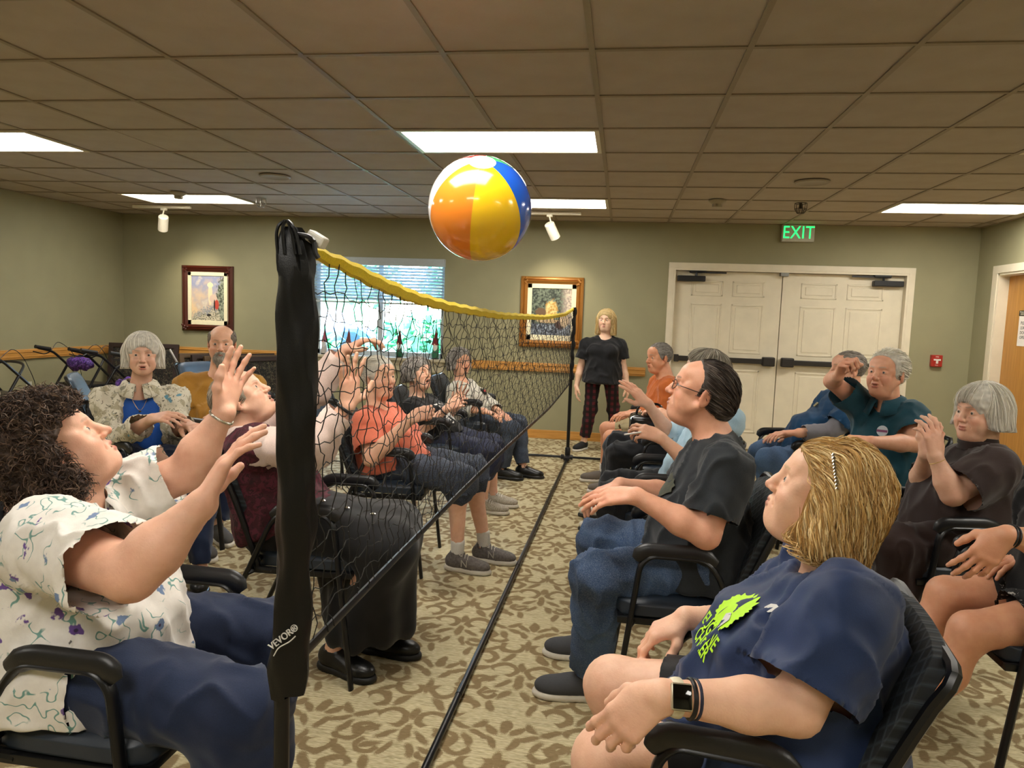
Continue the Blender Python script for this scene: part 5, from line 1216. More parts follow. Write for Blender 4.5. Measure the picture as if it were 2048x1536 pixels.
# ================================================================== BEACH BALL
def ball():
    c = at(960, 418, 2.60); r = .185; m, nt, b = newmat('ball_vinyl'); a = nt.nodes.new('ShaderNodeVertexColor'); a.layer_name = 'Col'; nt.links.new(a.outputs[0], b.inputs['Base Color'])
    b.inputs['Roughness'].default_value = .16; b.inputs['Coat Weight'].default_value = .4; b.inputs['Subsurface Weight'].default_value = 0.05
    t = thing('beach_ball', 'striped inflatable beach ball in the air above the net', 'ball', c)
    ax = unit((.17, -.74, 1)); e1 = unit(np.cross(ax, (0, 1, 0))); e2 = np.cross(ax, e1)
    cols = ['f4f2ee', 'f58a1e', 'f6c914', '1f57c8', 'e9e9e6', 'd8312c']; cols = ['f3f1ec', 'f08c2c', 'f0c220', '1e5ac9', '43b06a', 'dd3a34']
    toC = A3((0, 0, CH))-c; ph = math.atan2(toC@e2, toC@e1)
    n = 12; mth = 28
    for s in range(6):
        a0 = ph+(s-2)*PI/3-.16+PI/6*0; sgn = -1
        V = []; F = []
        for i in range(mth+1):
            th = .22+(PI-.44)*i/mth
            for j in range(n+1):
                ph_ = a0+sgn*0+(PI/3)*j/n; rr = r*(1-.004*(1 if j in (0, n) else 0)); V.append(ax*math.cos(th)*rr+(e1*math.cos(ph_)+e2*math.sin(ph_))*math.sin(th)*rr)
        for i in range(mth):
            for j in range(n): F.append((i*(n+1)+j, (i+1)*(n+1)+j, (i+1)*(n+1)+j+1, i*(n+1)+j+1))
        me = me_from('panel', V, F, True, np.tile(lin(cols[s]), (len(V), 1)), [m]); o = link('panel', me, t); o['label'] = {0: 'white', 1: 'orange', 2: 'yellow', 3: 'blue', 4: 'green', 5: 'red'}[s]+' panel'
    for q in (1, -1):
        mb = MB(); T = basis(e1, e2*q, ax*q, (0, 0, 0)); mb.lathe([(r*math.sin(x)*1.002, r*math.cos(x)*1.002) for x in (.26, .2, .14, .07, .005)], 28, T=T)
        if q > 0: mb.lathe([(.006, r*1.0), (.006, r*1.01), (.001, r*1.012)], 10, T=T)
        mb.obj('end_cap', mat('cap_white', 'f4f0ea', .2, nb=0), t, True)
ball()
# ================================================================== THE PEOPLE
def flower_mat():
    m, nt, b = newmat('floral_print_cotton'); v = coords(nt)
    w1 = tex(nt, 'ShaderNodeTexVoronoi', 19, v, Randomness=.9); w2 = tex(nt, 'ShaderNodeTexVoronoi', 13, coords(nt, rot=(.4, .8, .3)), Randomness=.85); w3 = tex(nt, 'ShaderNodeTexNoise', 60, v, Detail=3.)
    d1, d2, nz = N(w1.outputs['Distance']), N(w2.outputs['Distance']), N(w3.outputs[0])
    c = mix(nt, nz.step(.3, .7), 'e2dcd4', 'e9e4dc'); wav_ = tex(nt, 'ShaderNodeTexNoise', 26, v, Detail=1.); ln_ = (N(wav_.outputs[0])-.5).abs().step(.022, .012)
    c = mix(nt, ln_*(d2+(nz-.5)*.3).step(.60, .50), c, '6f9a92')
    pet = (d1+(nz-.5)*.62).step(.27, .22); cs = nt.nodes.new('ShaderNodeSeparateColor'); nt.links.new(w1.outputs['Color'], cs.inputs[0])
    c = mix(nt, pet*N(cs.outputs[0]).gt(.30), c, mix(nt, N(cs.outputs[1]).gt(.4), '6d83a6', '6a4c94')); c = mix(nt, (d1+(nz-.5)*.12).step(.10, .07)*N(cs.outputs[0]).gt(.30), c, '3c2c52')
    nt.links.new(c, b.inputs['Base Color']); b.inputs['Roughness'].default_value = .8; b.inputs['Sheen Weight'].default_value = .1; t = tex(nt, 'ShaderNodeTexNoise', 420, v); bump(nt, b, t.outputs[0], .2, .001); return m
def print_mat(name, base, blobs, sc=9, thr=.5):
    m, nt, b = newmat(name); v = coords(nt); c = base
    for i, (colr, s_, t_) in enumerate(blobs):
        n = tex(nt, 'ShaderNodeTexNoise', sc*s_, coords(nt, rot=(i*.7, i, .3*i)), Detail=4., Distortion=1.2); c = mix(nt, N(n.outputs[0]).step(t_, t_+.02), c, colr)
    nt.links.new(c, b.inputs['Base Color']) if hasattr(c, 'links') else setcol(nt, b, c); b.inputs['Roughness'].default_value = .8; return m
def plaid_mat():
    m, nt, b = newmat('buffalo_plaid'); v = coords(nt); X, Y, Z = sep(nt, v); a = ((X*16).frac()).gt(.5); c_ = ((Z*16).frac()).gt(.5)
    c = mix(nt, a, '180c0e', '5a1420'); c = mix(nt, c_, c, mix(nt, a, '120a0c', '2e0e14')); nt.links.new(c, b.inputs['Base Color']); b.inputs['Roughness'].default_value = .85; return m
def denim(name, c1, c2):
    m, nt, b = newmat(name); v = coords(nt); n = tex(nt, 'ShaderNodeTexNoise', 5, v, Detail=4.); n2 = tex(nt, 'ShaderNodeTexNoise', 1, coords(nt, (260, 260, 700)), Detail=1.)
    c = mix(nt, N(n.outputs[0]).step(.3, .7), c1, c2); c = mix(nt, N(n2.outputs[0]).step(.4, .8)*.25, c, 'b8c4d4'); nt.links.new(c, b.inputs['Base Color']); b.inputs['Roughness'].default_value = .85; bump(nt, b, n2.outputs[0], .25, .001); return m
G1 = 'people seated in the row left of the net'; G2 = 'people seated in the row right of the net'
GREY = ['a19c95', '837e77', 'bcb7af', '6b665f']; WHITE = ['e6e1d4', 'd6d0c1', 'f0ece2', 'c2bbab']; SALT = ['a39e98', '7a746e', 'c9c4bc', '57524e']
up0 = (0, 0, 1)
def side_hands(): pass
# ---- P1 floral shirt ------------------------------------------------
b = dict(s=1.0, fat=.045, belly=.10, bust=.06, arm=1.28, leg=1.22, head=.98, look=((.60, .46, .65), up0), skin='dba68a', jaw=1.25, mouth=.004, browc='a58a72', nose=1.15, neck=.01, gaze=(0, .25), blush=1.2)
J = dict(pel=('z', 128, .57, 1.53), nk=(148, 1012, 1.53), hd=(122, 905, 1.53), shR=(92, 1085, 1.345), shL=(225, 1005, 1.72),
    elR=(262, 1148, 1.22), wrR=(404, 1008, 1.27), elL=(372, 945, 1.80), wrL=(448, 826, 1.82), knR=('z', 478, .53, 1.40), knL=('z', 525, .54, 1.74), anR=('d', .02, 0), anL=('d', .0, 0),
    hR=((.27, .50, .82), (.75, .45, -.45), (.18, .2, .25, .32), dict(spread=.03)), hL=((-.05, .5, .85), (.8, -.3, .2), (.18, .15, .2, .28), dict(spread=.10)))
P = person('woman with curly brown hair reaching up in a white floral shirt, nearest on the left', 1.53, (1, 0), J, b, True)
hair(P, 'curly', ['3d2e26', '2a1f1a', '5a463a', '6d5848'], 5200, .0008, .055, curl=.006, cf=130, steps=9, th=.034, down=.035, wide=.016, bulk=.026, line=.070, facew=.075, lift=.014, jit=.5, clearw=.3, facecut=.118, cw=.03, cu=.06, cr=.3)
shirt(P, 'shirt', flower_mat(), sleeve=.80, infl=.014, hem=-.17, neck=.058, vneck=.22, loose=.026, amp=.0055, seed=2, skirt=.035, lap=.34, collar=(.045, .07))
q = MB(); [q.lathe([(.0, 0), (.0062, .0006), (.007, .003), (.004, .0042), (.0, .004)], 14, T=Matrix.Translation(P.pt(t, d_)) @ Matrix.Rotation(PI/2, 4, 'Y')) for t, d_ in ((.62, .185), (.42, .225), (.22, .25))]; mbpart(P, 'button', q, mat('button_blue', '5c6f8c', .3))
trousers(P, 'trousers', cloth('navy_twill', '1d2741', '232f4b', .75), infl=.014, loose=.022, seed=5)
shoes(P, M_dark, M_lens_f, 'low')
band(P, 0, .93, mat('silver', 'c9c4b8', .25, .9, nb=0), 'wristwatch', .032, .004)
# ---- P2 maroon vest ---------------------------------------------------
b = dict(s=.98, fat=.02, belly=.02, bust=.03, head=1.0, look=((.74, .16, .64), up0), skin='dcaa8e', mouth=.005, jaw=.95, nose=1.12, gaze=(0, .25), browc='b09a88')
J = dict(pel=('z', 560, .565, 2.70), nk=(488, 868, 2.70), hd=(487, 800, 2.70), shR=(512, 893, 2.50), shL=(512, 868, 2.88), elR=(628, 898, 2.42), wrR=(695, 812, 2.46), elL=(628, 782, 2.98), wrL=(693, 700, 3.0),
    knR=('z', 775, .53, 2.56), knL=('z', 785, .54, 2.82), anR=('z', 668, .10, 2.60), anL=('z', 752, .10, 2.78), toeR=(1, -.35), toeL=(1, -.1),
    hR=((.08, -.02, 1), (.75, -.6, 0), (.08, .06, .08, .12), dict(spread=.17, thumb=(.9, .1))), hL=((.80, 0, .45), (.3, .15, -.95), (.35, .5, .6, .7), dict(spread=.14)))
P = person('elderly woman in maroon vest and black skirt behind the near pole, both arms raised', 2.7, (1, 0), J, b, True); 
hair(P, 'short', ['b5a896', '9c8f7e', 'cbbfae', '857766'], 2600, .0008, .05, steps=5, th=.009, line=.075, lift=.006)
M_pink = cloth('pale_pink_cotton', 'e2c8be', 'ead4ca', .8)
shirt(P, 'blouse', M_pink, sleeve=1.82, infl=.008, hem=.0, neck=.056, loose=.026, amp=.0045, seed=3, collar=(.04, .062))
shirt(P, 'vest', print_mat('maroon_brocade', '3e0f1a', [('54182a', 4, .5), ('2c0a12', 6, .58)]), sleeve=0, infl=.024, hem=-.10, neck=.07, vneck=.25, loose=0, amp=.004, seed=6, skirt=.015)
def skirt(P, m):
    F_ = Fld(); s = 1.; pt, ax = P.pt, P.ax; F_.ell(pt(-.02, 0), A3((.18, .14, .14))*s, ax, .05)
    for i in (0, 1): F_.cone(P.hp[i], P.kn[i]+P.fwd*.02, .105, .080, .08); F_.cone(P.kn[i]+P.fwd*.02, P.an[i]*A3((1, 1, 0))+A3((.03, 0, .17))+P.fwd*.05, .080, .085, .09)
    c = (P.kn[0]+P.kn[1])/2; a = (P.an[0]+P.an[1])/2; F_.cone(P.pel, c, .13, .09, .08); F_.cone(c+P.fwd*.03, A3((a[0]+.10, a[1], .17)), .085, .12, .08); F_.cone((P.pel+c)/2-A3((0, 0, .05)), A3((a[0]+.02, a[1], .19)), .09, .13, .08)
    F_.box((a[0], a[1], .115-.5), (1, 1, .5), None, 0, .004, sub=True); V, Fc = F_.mesh(.011)
    low = np.clip((.5-V[:, 2])/.35, 0, 1); ang = np.arctan2(V[:, 1]-a[1], V[:, 0]-a[0]); n = vnorm(V, Fc)
    V = V+n*(low*.012*np.sin(ang*9+V[:, 2]*3))[:, None]+n*(.004*wav(V, 30, 2))[:, None]; o = part(P, 'skirt', V, Fc, m); P.skF = F_; return o
sk = skirt(P, cloth('black_gabardine', '131314', '1a1a1c', .7))
q = MB(); mt = mat('chrome', 'd8d6d0', .15, 1, nb=0); F0 = P.skF
for k in range(3):
    f = .40+.22*k; p0 = P.hp[1]+(P.kn[1]-P.hp[1])*f+A3((0, .03, .14)); Q = np.array([p0]); 
    for _ in range(5): Q = Q-F0.grad(Q)*F0.at(Q)[:, None]
    n_ = F0.grad(Q)[0]; u_ = unit(np.cross(n_, (0, 1, 0))); q.lathe([(.004, 0), (.010, .002), (.011, .005), (.006, .007), (.005, .004)], 12, T=basis(u_, np.cross(n_, u_), n_, Q[0]+n_*.003))
mbpart(P, 'eyelet', q, mt, sk)
shoes(P, mat('black_leather', '121212', .35), mat('black_rubber', '0e0e0e', .6), 'low'); band(P, 1, .93, M_dark, 'wristwatch', .030, .006)
# ---- P3 coral shirt -----------------------------------------------------
b = dict(s=.97, fat=.03, belly=.04, bust=.035, arm=1.08, look=((.86, -.48, .12), up0), skin='dcaa8c', mouth=.003, jaw=1.05, leg=1.0)
J = dict(pel=('z', 772, .565, 3.90), nk=(752, 815, 3.90), hd=(758, 757, 3.90), elR=(742, 918, 3.62), wrR=(822, 838, 3.62), elL=(838, 905, 4.1), wrL=(872, 918, 4.02),
    knR=('z', 922, .53, 3.74), knL=('z', 948, .53, 3.98), anR=('z', 915, .13, 3.80), anL=('z', 968, .13, 3.98), toeR=(1, -.15), toeL=(1, -.1),
    hR=((.75, .15, .35), (.2, .9, -.2), (.9, 1.0, 1.1, 1.2), dict(spread=.03, thumb=(.2, .7))), hL=((.85, -.2, -.45), (-.2, 0, -1), (.25, .3, .3, .35), dict(spread=.12)))
P = person('elderly woman with short white hair in a coral shirt, third in the left row', 3.9, (1, -.06), J, b)
hair(P, 'short', WHITE, 2600, .0008, .040, steps=4, th=.012, line=.07, lift=.004, jit=.15)
shirt(P, 'shirt', cloth('coral_cotton', 'e0765a', 'ea8468', .8), sleeve=.72, infl=.012, hem=-.12, neck=.058, vneck=.14, loose=.022, seed=7, skirt=.02, lap=.12)
trousers(P, 'capri_trousers', denim('dark_navy_denim', '141b2c', '1c2538'), to=1.16, infl=.014, loose=.03, seed=8)
M_wh = cloth('white_cotton', 'd8d4cc', 'e4e0d8', .85); shoes(P, mat('grey_mesh_shoe', '57514d', .8, col2='6b6460', nscale=90), M_lens_f, 'sneaker', (M_wh, .05), M_lace)
for sh in [o for o in P.root.children if o.name.startswith('shoe')]: pass
for i in (0, 1):
    a = P.an[i]; d = unit((P.toe[i]-a)*A3((1, 1, 0))); sd = np.cross(d, (0, 0, 1)); o_ = A3((a[0], a[1], .055))+d*.055+sd*.0405; T = basis(d, (0, 0, 1), sd, o_-A3(P.base))
    text('logo', 'N', .055, T @ Matrix.Shear('XZ', 4, (0, 0)) if False else T, mat('reflective_silver', 'bdb8b0', .3, .5, nb=0), P.root, .0012)
band(P, 0, .92, M_dark, 'bracelet', .029, .004)
# ---- P4 black printed shirt ------------------------------------------------
b = dict(s=.96, fat=.03, belly=.03, bust=.03, look=((.85, -.45, .22), up0), skin='dcab8e', mouth=.010, jaw=1.05)
J = dict(pel=('z', 856, .52, 5.06), nk=(834, 795, 5.06), hd=(836, 749, 5.06), elR=(842, 862, 4.86), wrR=(893, 818, 4.86), elL=(880, 850, 5.2), wrL=(915, 812, 5.15),
    knR=('z', 978, .44, 4.93), knL=('z', 985, .45, 5.16), anR=('z', 966, .11, 4.98), anL=('z', 986, .11, 5.18),
    hR=((.8, .1, .5), (.1, .9, -.3), (.5, .5, .6, .6), {}), hL=((.25, 0, 1), (.3, -.9, 0), (.1, .1, .15, .2), dict(spread=.16)))
P = person('laughing grey haired woman in a black shirt with white print, beside the coral shirt', 5.06, (1, -.05), J, b)
hair(P, 'bob', SALT, 1700, .0011, .10, steps=6, th=.012, down=.045, wide=.004, lift=.008, line=.06, facew=.058, jit=.4, curl=.003)
sh_ = shirt(P, 'shirt', cloth('black_jersey', '161618', '1d1d20', .85), sleeve=.6, infl=.012, hem=-.12, neck=.056, loose=.02, seed=9, skirt=.02)
def decal(P, F_, o, vx, vy, h, pts=None, name='print', m=None, txt=None, size=.05, parent=None, lift=.0015, dens=None):
    """flat print laid on cloth: geometry projected onto the garment surface"""
    if txt:
        c = bpy.data.curves.new('t', 'FONT'); c.body = txt; c.size = size; c.align_x = 'CENTER'; c.align_y = 'CENTER'; c.resolution_u = 2; c.offset = size*.02; ob = bpy.data.objects.new('t', c); COL.objects.link(ob)
        dg = bpy.context.evaluated_depsgraph_get(); dg.update(); me = bpy.data.meshes.new_from_object(ob.evaluated_get(dg)); bpy.data.objects.remove(ob)
        bm = bmesh.new(); bm.from_mesh(me); bmesh.ops.triangulate(bm, faces=bm.faces); bmesh.ops.subdivide_edges(bm, edges=[e for e in bm.edges if e.calc_length() > size*.3], cuts=2); bmesh.ops.triangulate(bm, faces=bm.faces); V = np.array([v.co[:] for v in bm.verts]); bm.verts.index_update(); Fc = [[v.index for v in f.verts] for f in bm.faces]; bm.free()
    else: V, Fc = pts
    V = A3(o)+V[:, :1]*A3(vx)+V[:, 1:2]*A3(vy)
    n = unit(np.cross(vx, vy)); V = V+n*.06
    for _ in range(14): V = V-n*np.clip(F_.at(V)-lift-.0035, -.02, .02)[:, None]
    return part(P, name, V, Fc, m, parent=parent or P.root)
def splat(n, r, rough, seed, rings=4):
    rn = random.Random(seed); R_ = [r*(1+rough*rn.uniform(-1, 1)) for _ in range(n)]; V = [(0, 0)]
    for k in range(1, rings+1):
        for j in range(n): a = 2*PI*j/n; q_ = R_[j]*k/rings; V.append((q_*math.cos(a)*1.25, q_*math.sin(a)*.8))
    Fc = [(0, 1+j, 1+(j+1) % n) for j in range(n)]
    for k in range(rings-1):
        for j in range(n): a, b_ = 1+k*n+j, 1+k*n+(j+1) % n; Fc.append((a, a+n, b_+n, b_))
    return np.array(V), Fc
M_pw = mat('print_white', 'cfcdc8', .6, nb=0)
W_, R_, U_ = P.W, P.R, P.up
decal(P, P.shirtF, P.pt(.62, .12, .03), -R_*1., U_, 0, m=M_pw, txt='TOP', size=.075, parent=sh_); decal(P, P.shirtF, P.pt(.36, .13, .03), -R_, U_, 0, m=M_pw, pts=splat(26, .05, .25, 4), parent=sh_)
decal(P, P.shirtF, P.pt(.20, .13, .03), -R_*1., U_, 0, m=M_pw, txt='COOL', size=.055, parent=sh_)
trousers(P, 'capri_trousers', print_mat('navy_pinstripe', '1b2036', [('262c46', 14, .55)]), to=1.35, infl=.014, loose=.03, seed=11)
shoes(P, mat('speckled_canvas', 'b7ae9e', .85, col2='8d8474', nscale=160), M_lens_f, 'sneaker', None, mat('lace_white', 'd8d4ca', .8)); band(P, 1, .9, M_dark, 'wristwatch', .029, .005)
# ---- P5 white top -------------------------------------------------------------
b = dict(s=.96, fat=.025, belly=.03, bust=.03, look=((.72, -.68, .12), up0), skin='d9a283', mouth=.009)
J = dict(pel=('z', 936, .51, 6.22), nk=(922, 764, 6.22), hd=(920, 724, 6.22), elR=(905, 815, 6.05), wrR=(968, 822, 5.92), elL=(975, 808, 6.32), wrL=(1000, 824, 6.12),
    knR=('z', 1022, .44, 6.03), knL=('z', 1036, .45, 6.28), anR=('z', 1004, .1, 6.08), anL=('z', 1046, .1, 6.2), toeL=(1, -.15),
    hR=((.8, -.2, -.2), (0, 0, -1), (.3, .3, .3, .3), {}), hL=((.6, -.4, -.3), (0, 0, -1), (.3, .3, .3, .3), {}))
P = person('laughing woman with glasses in a white top, farthest in the left row', 6.22, (1, -.15), J, b)
hair(P, 'bob', SALT, 1500, .0013, .11, steps=6, th=.012, down=.07, wide=.008, lift=.008, line=.06, facew=.056, jit=.35, curl=.003)
glasses(P, mat('dark_frames', '3a2320', .3, nb=0))
sh_ = shirt(P, 'top', cloth('ivory_knit', 'cfcabb', 'dad5c8', .9), sleeve=1.7, infl=.012, hem=-.1, neck=.056, loose=.02, seed=12)
decal(P, P.shirtF, P.pt(.6, .12, -.07), -P.R, P.up, 0, m=M_dark, pts=splat(14, .04, .4, 2), parent=sh_); decal(P, P.shirtF, P.pt(.62, .12, -.07), -P.R, P.up, 0, m=mat('print_red', '9a2a2c', .7, nb=0), pts=splat(9, .018, .3, 5), parent=sh_, lift=.003)
trousers(P, 'jeans', denim('dark_jeans', '1a2434', '26344a'), infl=.012, loose=.015, seed=13); shoes(P, mat('black_leather', '121212', .35), M_dark, 'sneaker', None, M_dark)
# ---- W6 patterned jacket ---------------------------------------------------------
b = dict(s=.97, fat=.0, head=1.0, look=((.55, -.83, .05), up0), skin='cf9f84', mouth=.003, blush=.6, nose=1.05)
J = dict(pel=('z', 292, .565, 3.62), nk=(281, 775, 3.60), hd=(286, 712, 3.58), elR=(236, 880, 3.44), wrR=(304, 838, 3.26), elL=(352, 862, 3.62), wrL=(372, 848, 3.40),
    knR=('z', 330, .53, 3.20), knL=('z', 400, .53, 3.34), anR=('d', .03, -.05), anL=('d', .03, -.05),
    hR=((.9, -.15, .18), (0, .5, -.8), (.35, .4, .45, .5), dict(spread=.06)), hL=((.8, -.5, -.05), (-.3, .3, -.9), (.9, 1, 1, 1), {}))
P = person('white haired woman in a patterned jacket over a blue top, left back row', 3.6, (.5, -.86), J, b)
hair(P, 'bob', WHITE, 2800, .0010, .16, steps=8, th=.016, down=.075, wide=.010, bulk=.004, lift=.003, bangs=1, line=.052, facew=.056, jit=.06)
jm = print_mat('abstract_jacket_print', 'cfc8b4', [('a59c82', 1.3, .55), ('8a8674', 4, .60), ('4a4538', 5, .64), ('5f8ea0', 1.1, .66), ('c8c0aa', 7, .62)])
shirt(P, 'tank_top', cloth('royal_blue_cotton', '1e4fa0', '2458ac', .75), sleeve=0, infl=.006, hem=-.08, neck=.075, vneck=.16, loose=0, seed=3, amp=.002)
shirt(P, 'jacket', jm, sleeve=1.72, infl=.014, hem=-.18, neck=.060, loose=.024, seed=15, open_=.15, skirt=.03, amp=.005, collar=(.05, .07))
trousers(P, 'trousers', cloth('navy_twill', '1d2741', '232f4b', .75), seed=5); shoes(P, M_dark, M_dark, 'low')
q = MB(); q.tube(spline([P.nk+P.R*x+P.W*y+P.up*z for x, y, z in ((-.06, 0, .02), (-.045, .07, -.03), (0, .105, -.11), (.045, .07, -.03), (.06, 0, .02))], 5), .0012, 5); q.lathe([(.004, -.003), (.008, 0), (.004, .003)], 10, c=tuple(P.nk+P.W*.108-P.up*.115)); mbpart(P, 'necklace', q, mat('old_gold', '9a7a40', .35, .9, nb=0))
# ---- M7 mustard shirt ------------------------------------------------------------
b = dict(s=1.04, fat=.035, belly=.06, look=((.42, -.90, .03), up0), skin='d6a182', jaw=1.15, browc='8a7a6a', neck=.01, nose=1.1, shw=.195)
J = dict(pel=('z', 440, .565, 4.42), nk=(440, 750, 4.42), hd=(444, 690, 4.42), elR=(402, 845, 4.26), wrR=(462, 838, 4.08), elL=(505, 840, 4.4), wrL=(480, 850, 4.12),
    knR=('z', 408, .54, 3.98), knL=('z', 470, .54, 4.08), anR=('z', 398, .11, 3.70), anL=('z', 432, .11, 3.96), toeR=(.75, -.6), toeL=(.75, -.6),
    hR=((.8, -.2, 0), (0, 0, -1), (.5, .5, .5, .5), {}), hL=((-.7, -.3, 0), (0, 0, -1), (.5, .5, .5, .5), {}))
P = person('balding man with grey beard in a mustard shirt under the mahogany framed painting', 4.4, (.35, -.93), J, b)
hair(P, 'fringe_bald', ['7d6e60', '5e5248', '988a7a'], 900, .0011, .03, steps=4, th=.008, lift=.003)
def beard(P, colr, n=1200, full=1):
    g, (R, U, W), s = P.g, P.hf, P.hsz; F_ = Fld(); ax = (R, U, W); F_.ell(g(0, -.085, .062), A3((.038, .040, .036))*s, ax, .02); F_.ell(g(0, -.125, .058), A3((.022, .03, .022))*s, ax, .02)
    for q in (-1, 1): F_.cone(g(q*.058, -.04, .022), g(q*.03, -.09, .06), .014*s, .016*s, .02); F_.path([g(0, -.047, .098), g(q*.022, -.055, .088), g(q*.032, -.08, .074)], [.0075*s, .008*s, .010*s], .008)
    F_.ell(g(0, -.060, .101), A3((.016, .006, .014))*s, ax, .004, sub=True); V, Fc = F_.mesh(.0042); rs = np.random.RandomState(4); c = np.array([lin(x) for x in colr])
    hb = part(P, 'beard', V, Fc, M_hair, np.clip(c.mean(0)*.8*(1+.2*wav(V, 300, 1)[:, None]), 0, 1)); Q = V[Fc[rs.randint(0, len(Fc), n)]].mean(1)
    Vs, Fs, cs = strands(F_, Q, lambda p: unit_rows(-U*1.+W*.25+0*p), n, 3, .022, .0007, c, .005, rs=rs); part(P, 'beard_strands', Vs, Fs, M_hair, np.clip(cs, 0, 1), parent=hb, kind='stuff')
beard(P, ['b8afa2', 'a0978a', 'd6cfc4', '8a8075'])
shirt(P, 'shirt', cloth('mustard_cotton', 'a8762a', 'b58434', .85), sleeve=.72, infl=.014, hem=-.1, neck=.062, loose=.028, seed=16, skirt=.02)
trousers(P, 'trousers', cloth('navy_chino', '18203a', '1f2942', .8), infl=.012, loose=.02, seed=17); shoes(P, mat('grey_suede', '4c4a48', .9, nscale=60), M_lens_f, 'low')
# ---- person at the left edge ------------------------------------------------------
b = dict(s=.97, look=((.97, -.15, .1), up0), skin='dca88c')
J = dict(pel=('z', -75, .565, 2.25), nk=(-75, 880, 2.25), hd=(-62, 812, 2.25), elR=(-60, 1000, 2.1), wrR=(2, 985, 2.1), elL=(-20, 990, 2.4), wrL=(15, 990, 2.35), knR=('z', 175, .53, 2.12), knL=('z', 185, .53, 2.4), anR=('d', .02, 0), anL=('d', .02, 0),
    hR=((.5, .1, -.2), (0, 0, -1), (.6, .6, .6, .6), {}), hL=((.4, -.2, -.2), (0, 0, -1), (.6, .6, .6, .6), {}))
P = person('white haired person cut off by the left edge of the photo behind the curly hair', 2.25, (1, 0), J, b)
hair(P, 'bob', WHITE, 700, .0012, .09, steps=5, th=.012, down=.03, lift=.006, line=.06); shirt(P, 'shirt', cloth('black_jersey', '161618', '1d1d20', .85), sleeve=1.1, seed=4); trousers(P, 'trousers', cloth('black_chino', '15161a', '1b1c20', .8), seed=3); shoes(P, M_dark, M_dark, 'low')
# ---- R1 navy shirt, blonde ----------------------------------------------------------
b = dict(s=.97, fat=.05, belly=.07, bust=.05, arm=1.12, leg=1.22, head=.95, look=((-.88, .23, .40), up0), skin='dfae90', mouth=0, jaw=1.1, blush=1., nose=1.05, gaze=(0, .15), browc='c0a078')
J = dict(pel=('z', 1600, .565, 1.50), nk=(1665, 1140, 1.50), hd=(1643, 997, 1.50), shL=(1690, 1228, 1.325), shR=(1640, 1130, 1.69), elL=(1592, 1418, 1.255), wrL=(1322, 1392, 1.20), elR=(1545, 1245, 1.80), wrR=(1372, 1236, 1.76),
    knL=('z', 1215, .515, 1.42), knR=('z', 1228, .53, 1.70), anL=('d', .05, 0), anR=('d', .06, 0),
    hL=((-.66, -.02, -.62), (.15, .80, -.50), (.38, .45, .55, .7), dict(spread=.06, thumb=(.3, .5))), hR=((-.72, 0, -.45), (.3, .1, -.9), (.45, .5, .6, .6), dict(spread=.08, thumb=(.5, .6))))
P = person('blonde woman in navy T-shirt and black shorts with a smartwatch, nearest on the right', 1.5, (-1, 0), J, b, True)
hair(P, 'wavy', ['d0a868', 'e4c488', 'ac8650', 'f0d8a4', 'bc9458'], 9000, .0008, .25, steps=18, coh=1, th=.010, down=.105, wide=.012, bulk=.012, lift=.008, line=.05, facew=.058, part=.02, fwd=-.022, facecut=.078, cw=.045, cu=.05, cr=.3, sweep=1, jit=.06, curl=.008, cf=52, hh=.0048)
sh_ = shirt(P, 'shirt', cloth('navy_performance_jersey', '1c2f55', '213661', .6, 700, .15, .15, spec=.3), sleeve=.80, infl=.014, hem=-.16, neck=.062, loose=.034, seed=18, skirt=.03, amp=.0058, lap=.22)
vx, vy = unit(-P.R*.8+P.W*.2), P.up; ML = mat('print_lime', 'b4ea1c', .6, nb=0)
decal(P, P.shirtF, P.pt(.68, .12, -.015), -P.R, P.up, 0, m=ML, pts=splat(70, .046, .13, 7), parent=sh_); decal(P, P.shirtF, P.pt(.54, .15, -.015), -P.R, P.up, 0, m=ML, txt='EUGENE', size=.040, parent=sh_); decal(P, P.shirtF, P.pt(.46, .15, -.015), -P.R, P.up, 0, m=ML, txt='CHEER', size=.040, parent=sh_)
decal(P, P.shirtF, P.pt(.64, .15, -.035), -P.R, P.up, 0, m=M_pw, pts=splat(9, .018, .5, 3), parent=sh_, lift=.003); decal(P, P.shirtF, P.pt(.80, .10, -.08), -P.R, P.up, 0, m=M_pw, pts=splat(7, .012, .2, 3), parent=sh_)
trousers(P, 'shorts', cloth('black_spandex', '131214', '19181a', .6, 600), to=.66, infl=.006, loose=.004, amp=.001, seed=2); shoes(P, M_dark, M_lens_f, 'low')
def watch(P, i, t, case, face, strap, nrm):
    e, w_ = P.el[i], P.wr[i]; c = e+(w_-e)*t; d = unit(w_-e); n = unit(nrm-d*np.dot(nrm, d)); sd = np.cross(n, d); r = .029*P.b.get('s', 1.)
    q = MB(); q.tube([c+(n*math.cos(x)*r*1.0+sd*math.sin(x)*r*1.08) for x in np.linspace(0, 6.283, 29)[:-1]], .0095, 8, closed=True, flat=(1, .28)); w0 = mbpart(P, 'watch_strap', q, strap)
    T = basis(d, sd, n, c+n*(r+.004)); q = MB(); q.box((-.0185, -.0215, -.005), (.0185, .0215, .005), ch=.004, T=T); mbpart(P, 'watch_case', q, case, w0)
    q = MB(); q.box((-.016, -.019, .0045), (.016, .019, .0062), ch=.0012, T=T); mbpart(P, 'watch_screen', q, face, w0)
watch(P, 0, .90, mat('case_champagne', 'd8cdb4', .25, .7, nb=0), mat('screen_black', '050506', .06, nb=0), mat('strap_cream', 'd9d0b4', .5, nb=0), A3((-.1, -.85, .5)))
band(P, 0, .79, M_dark, 'beaded_bracelet', .031, .0042); band(P, 0, .75, mat('cord_navy', '20243a', .6), 'cord_bracelet', .0315, .003)
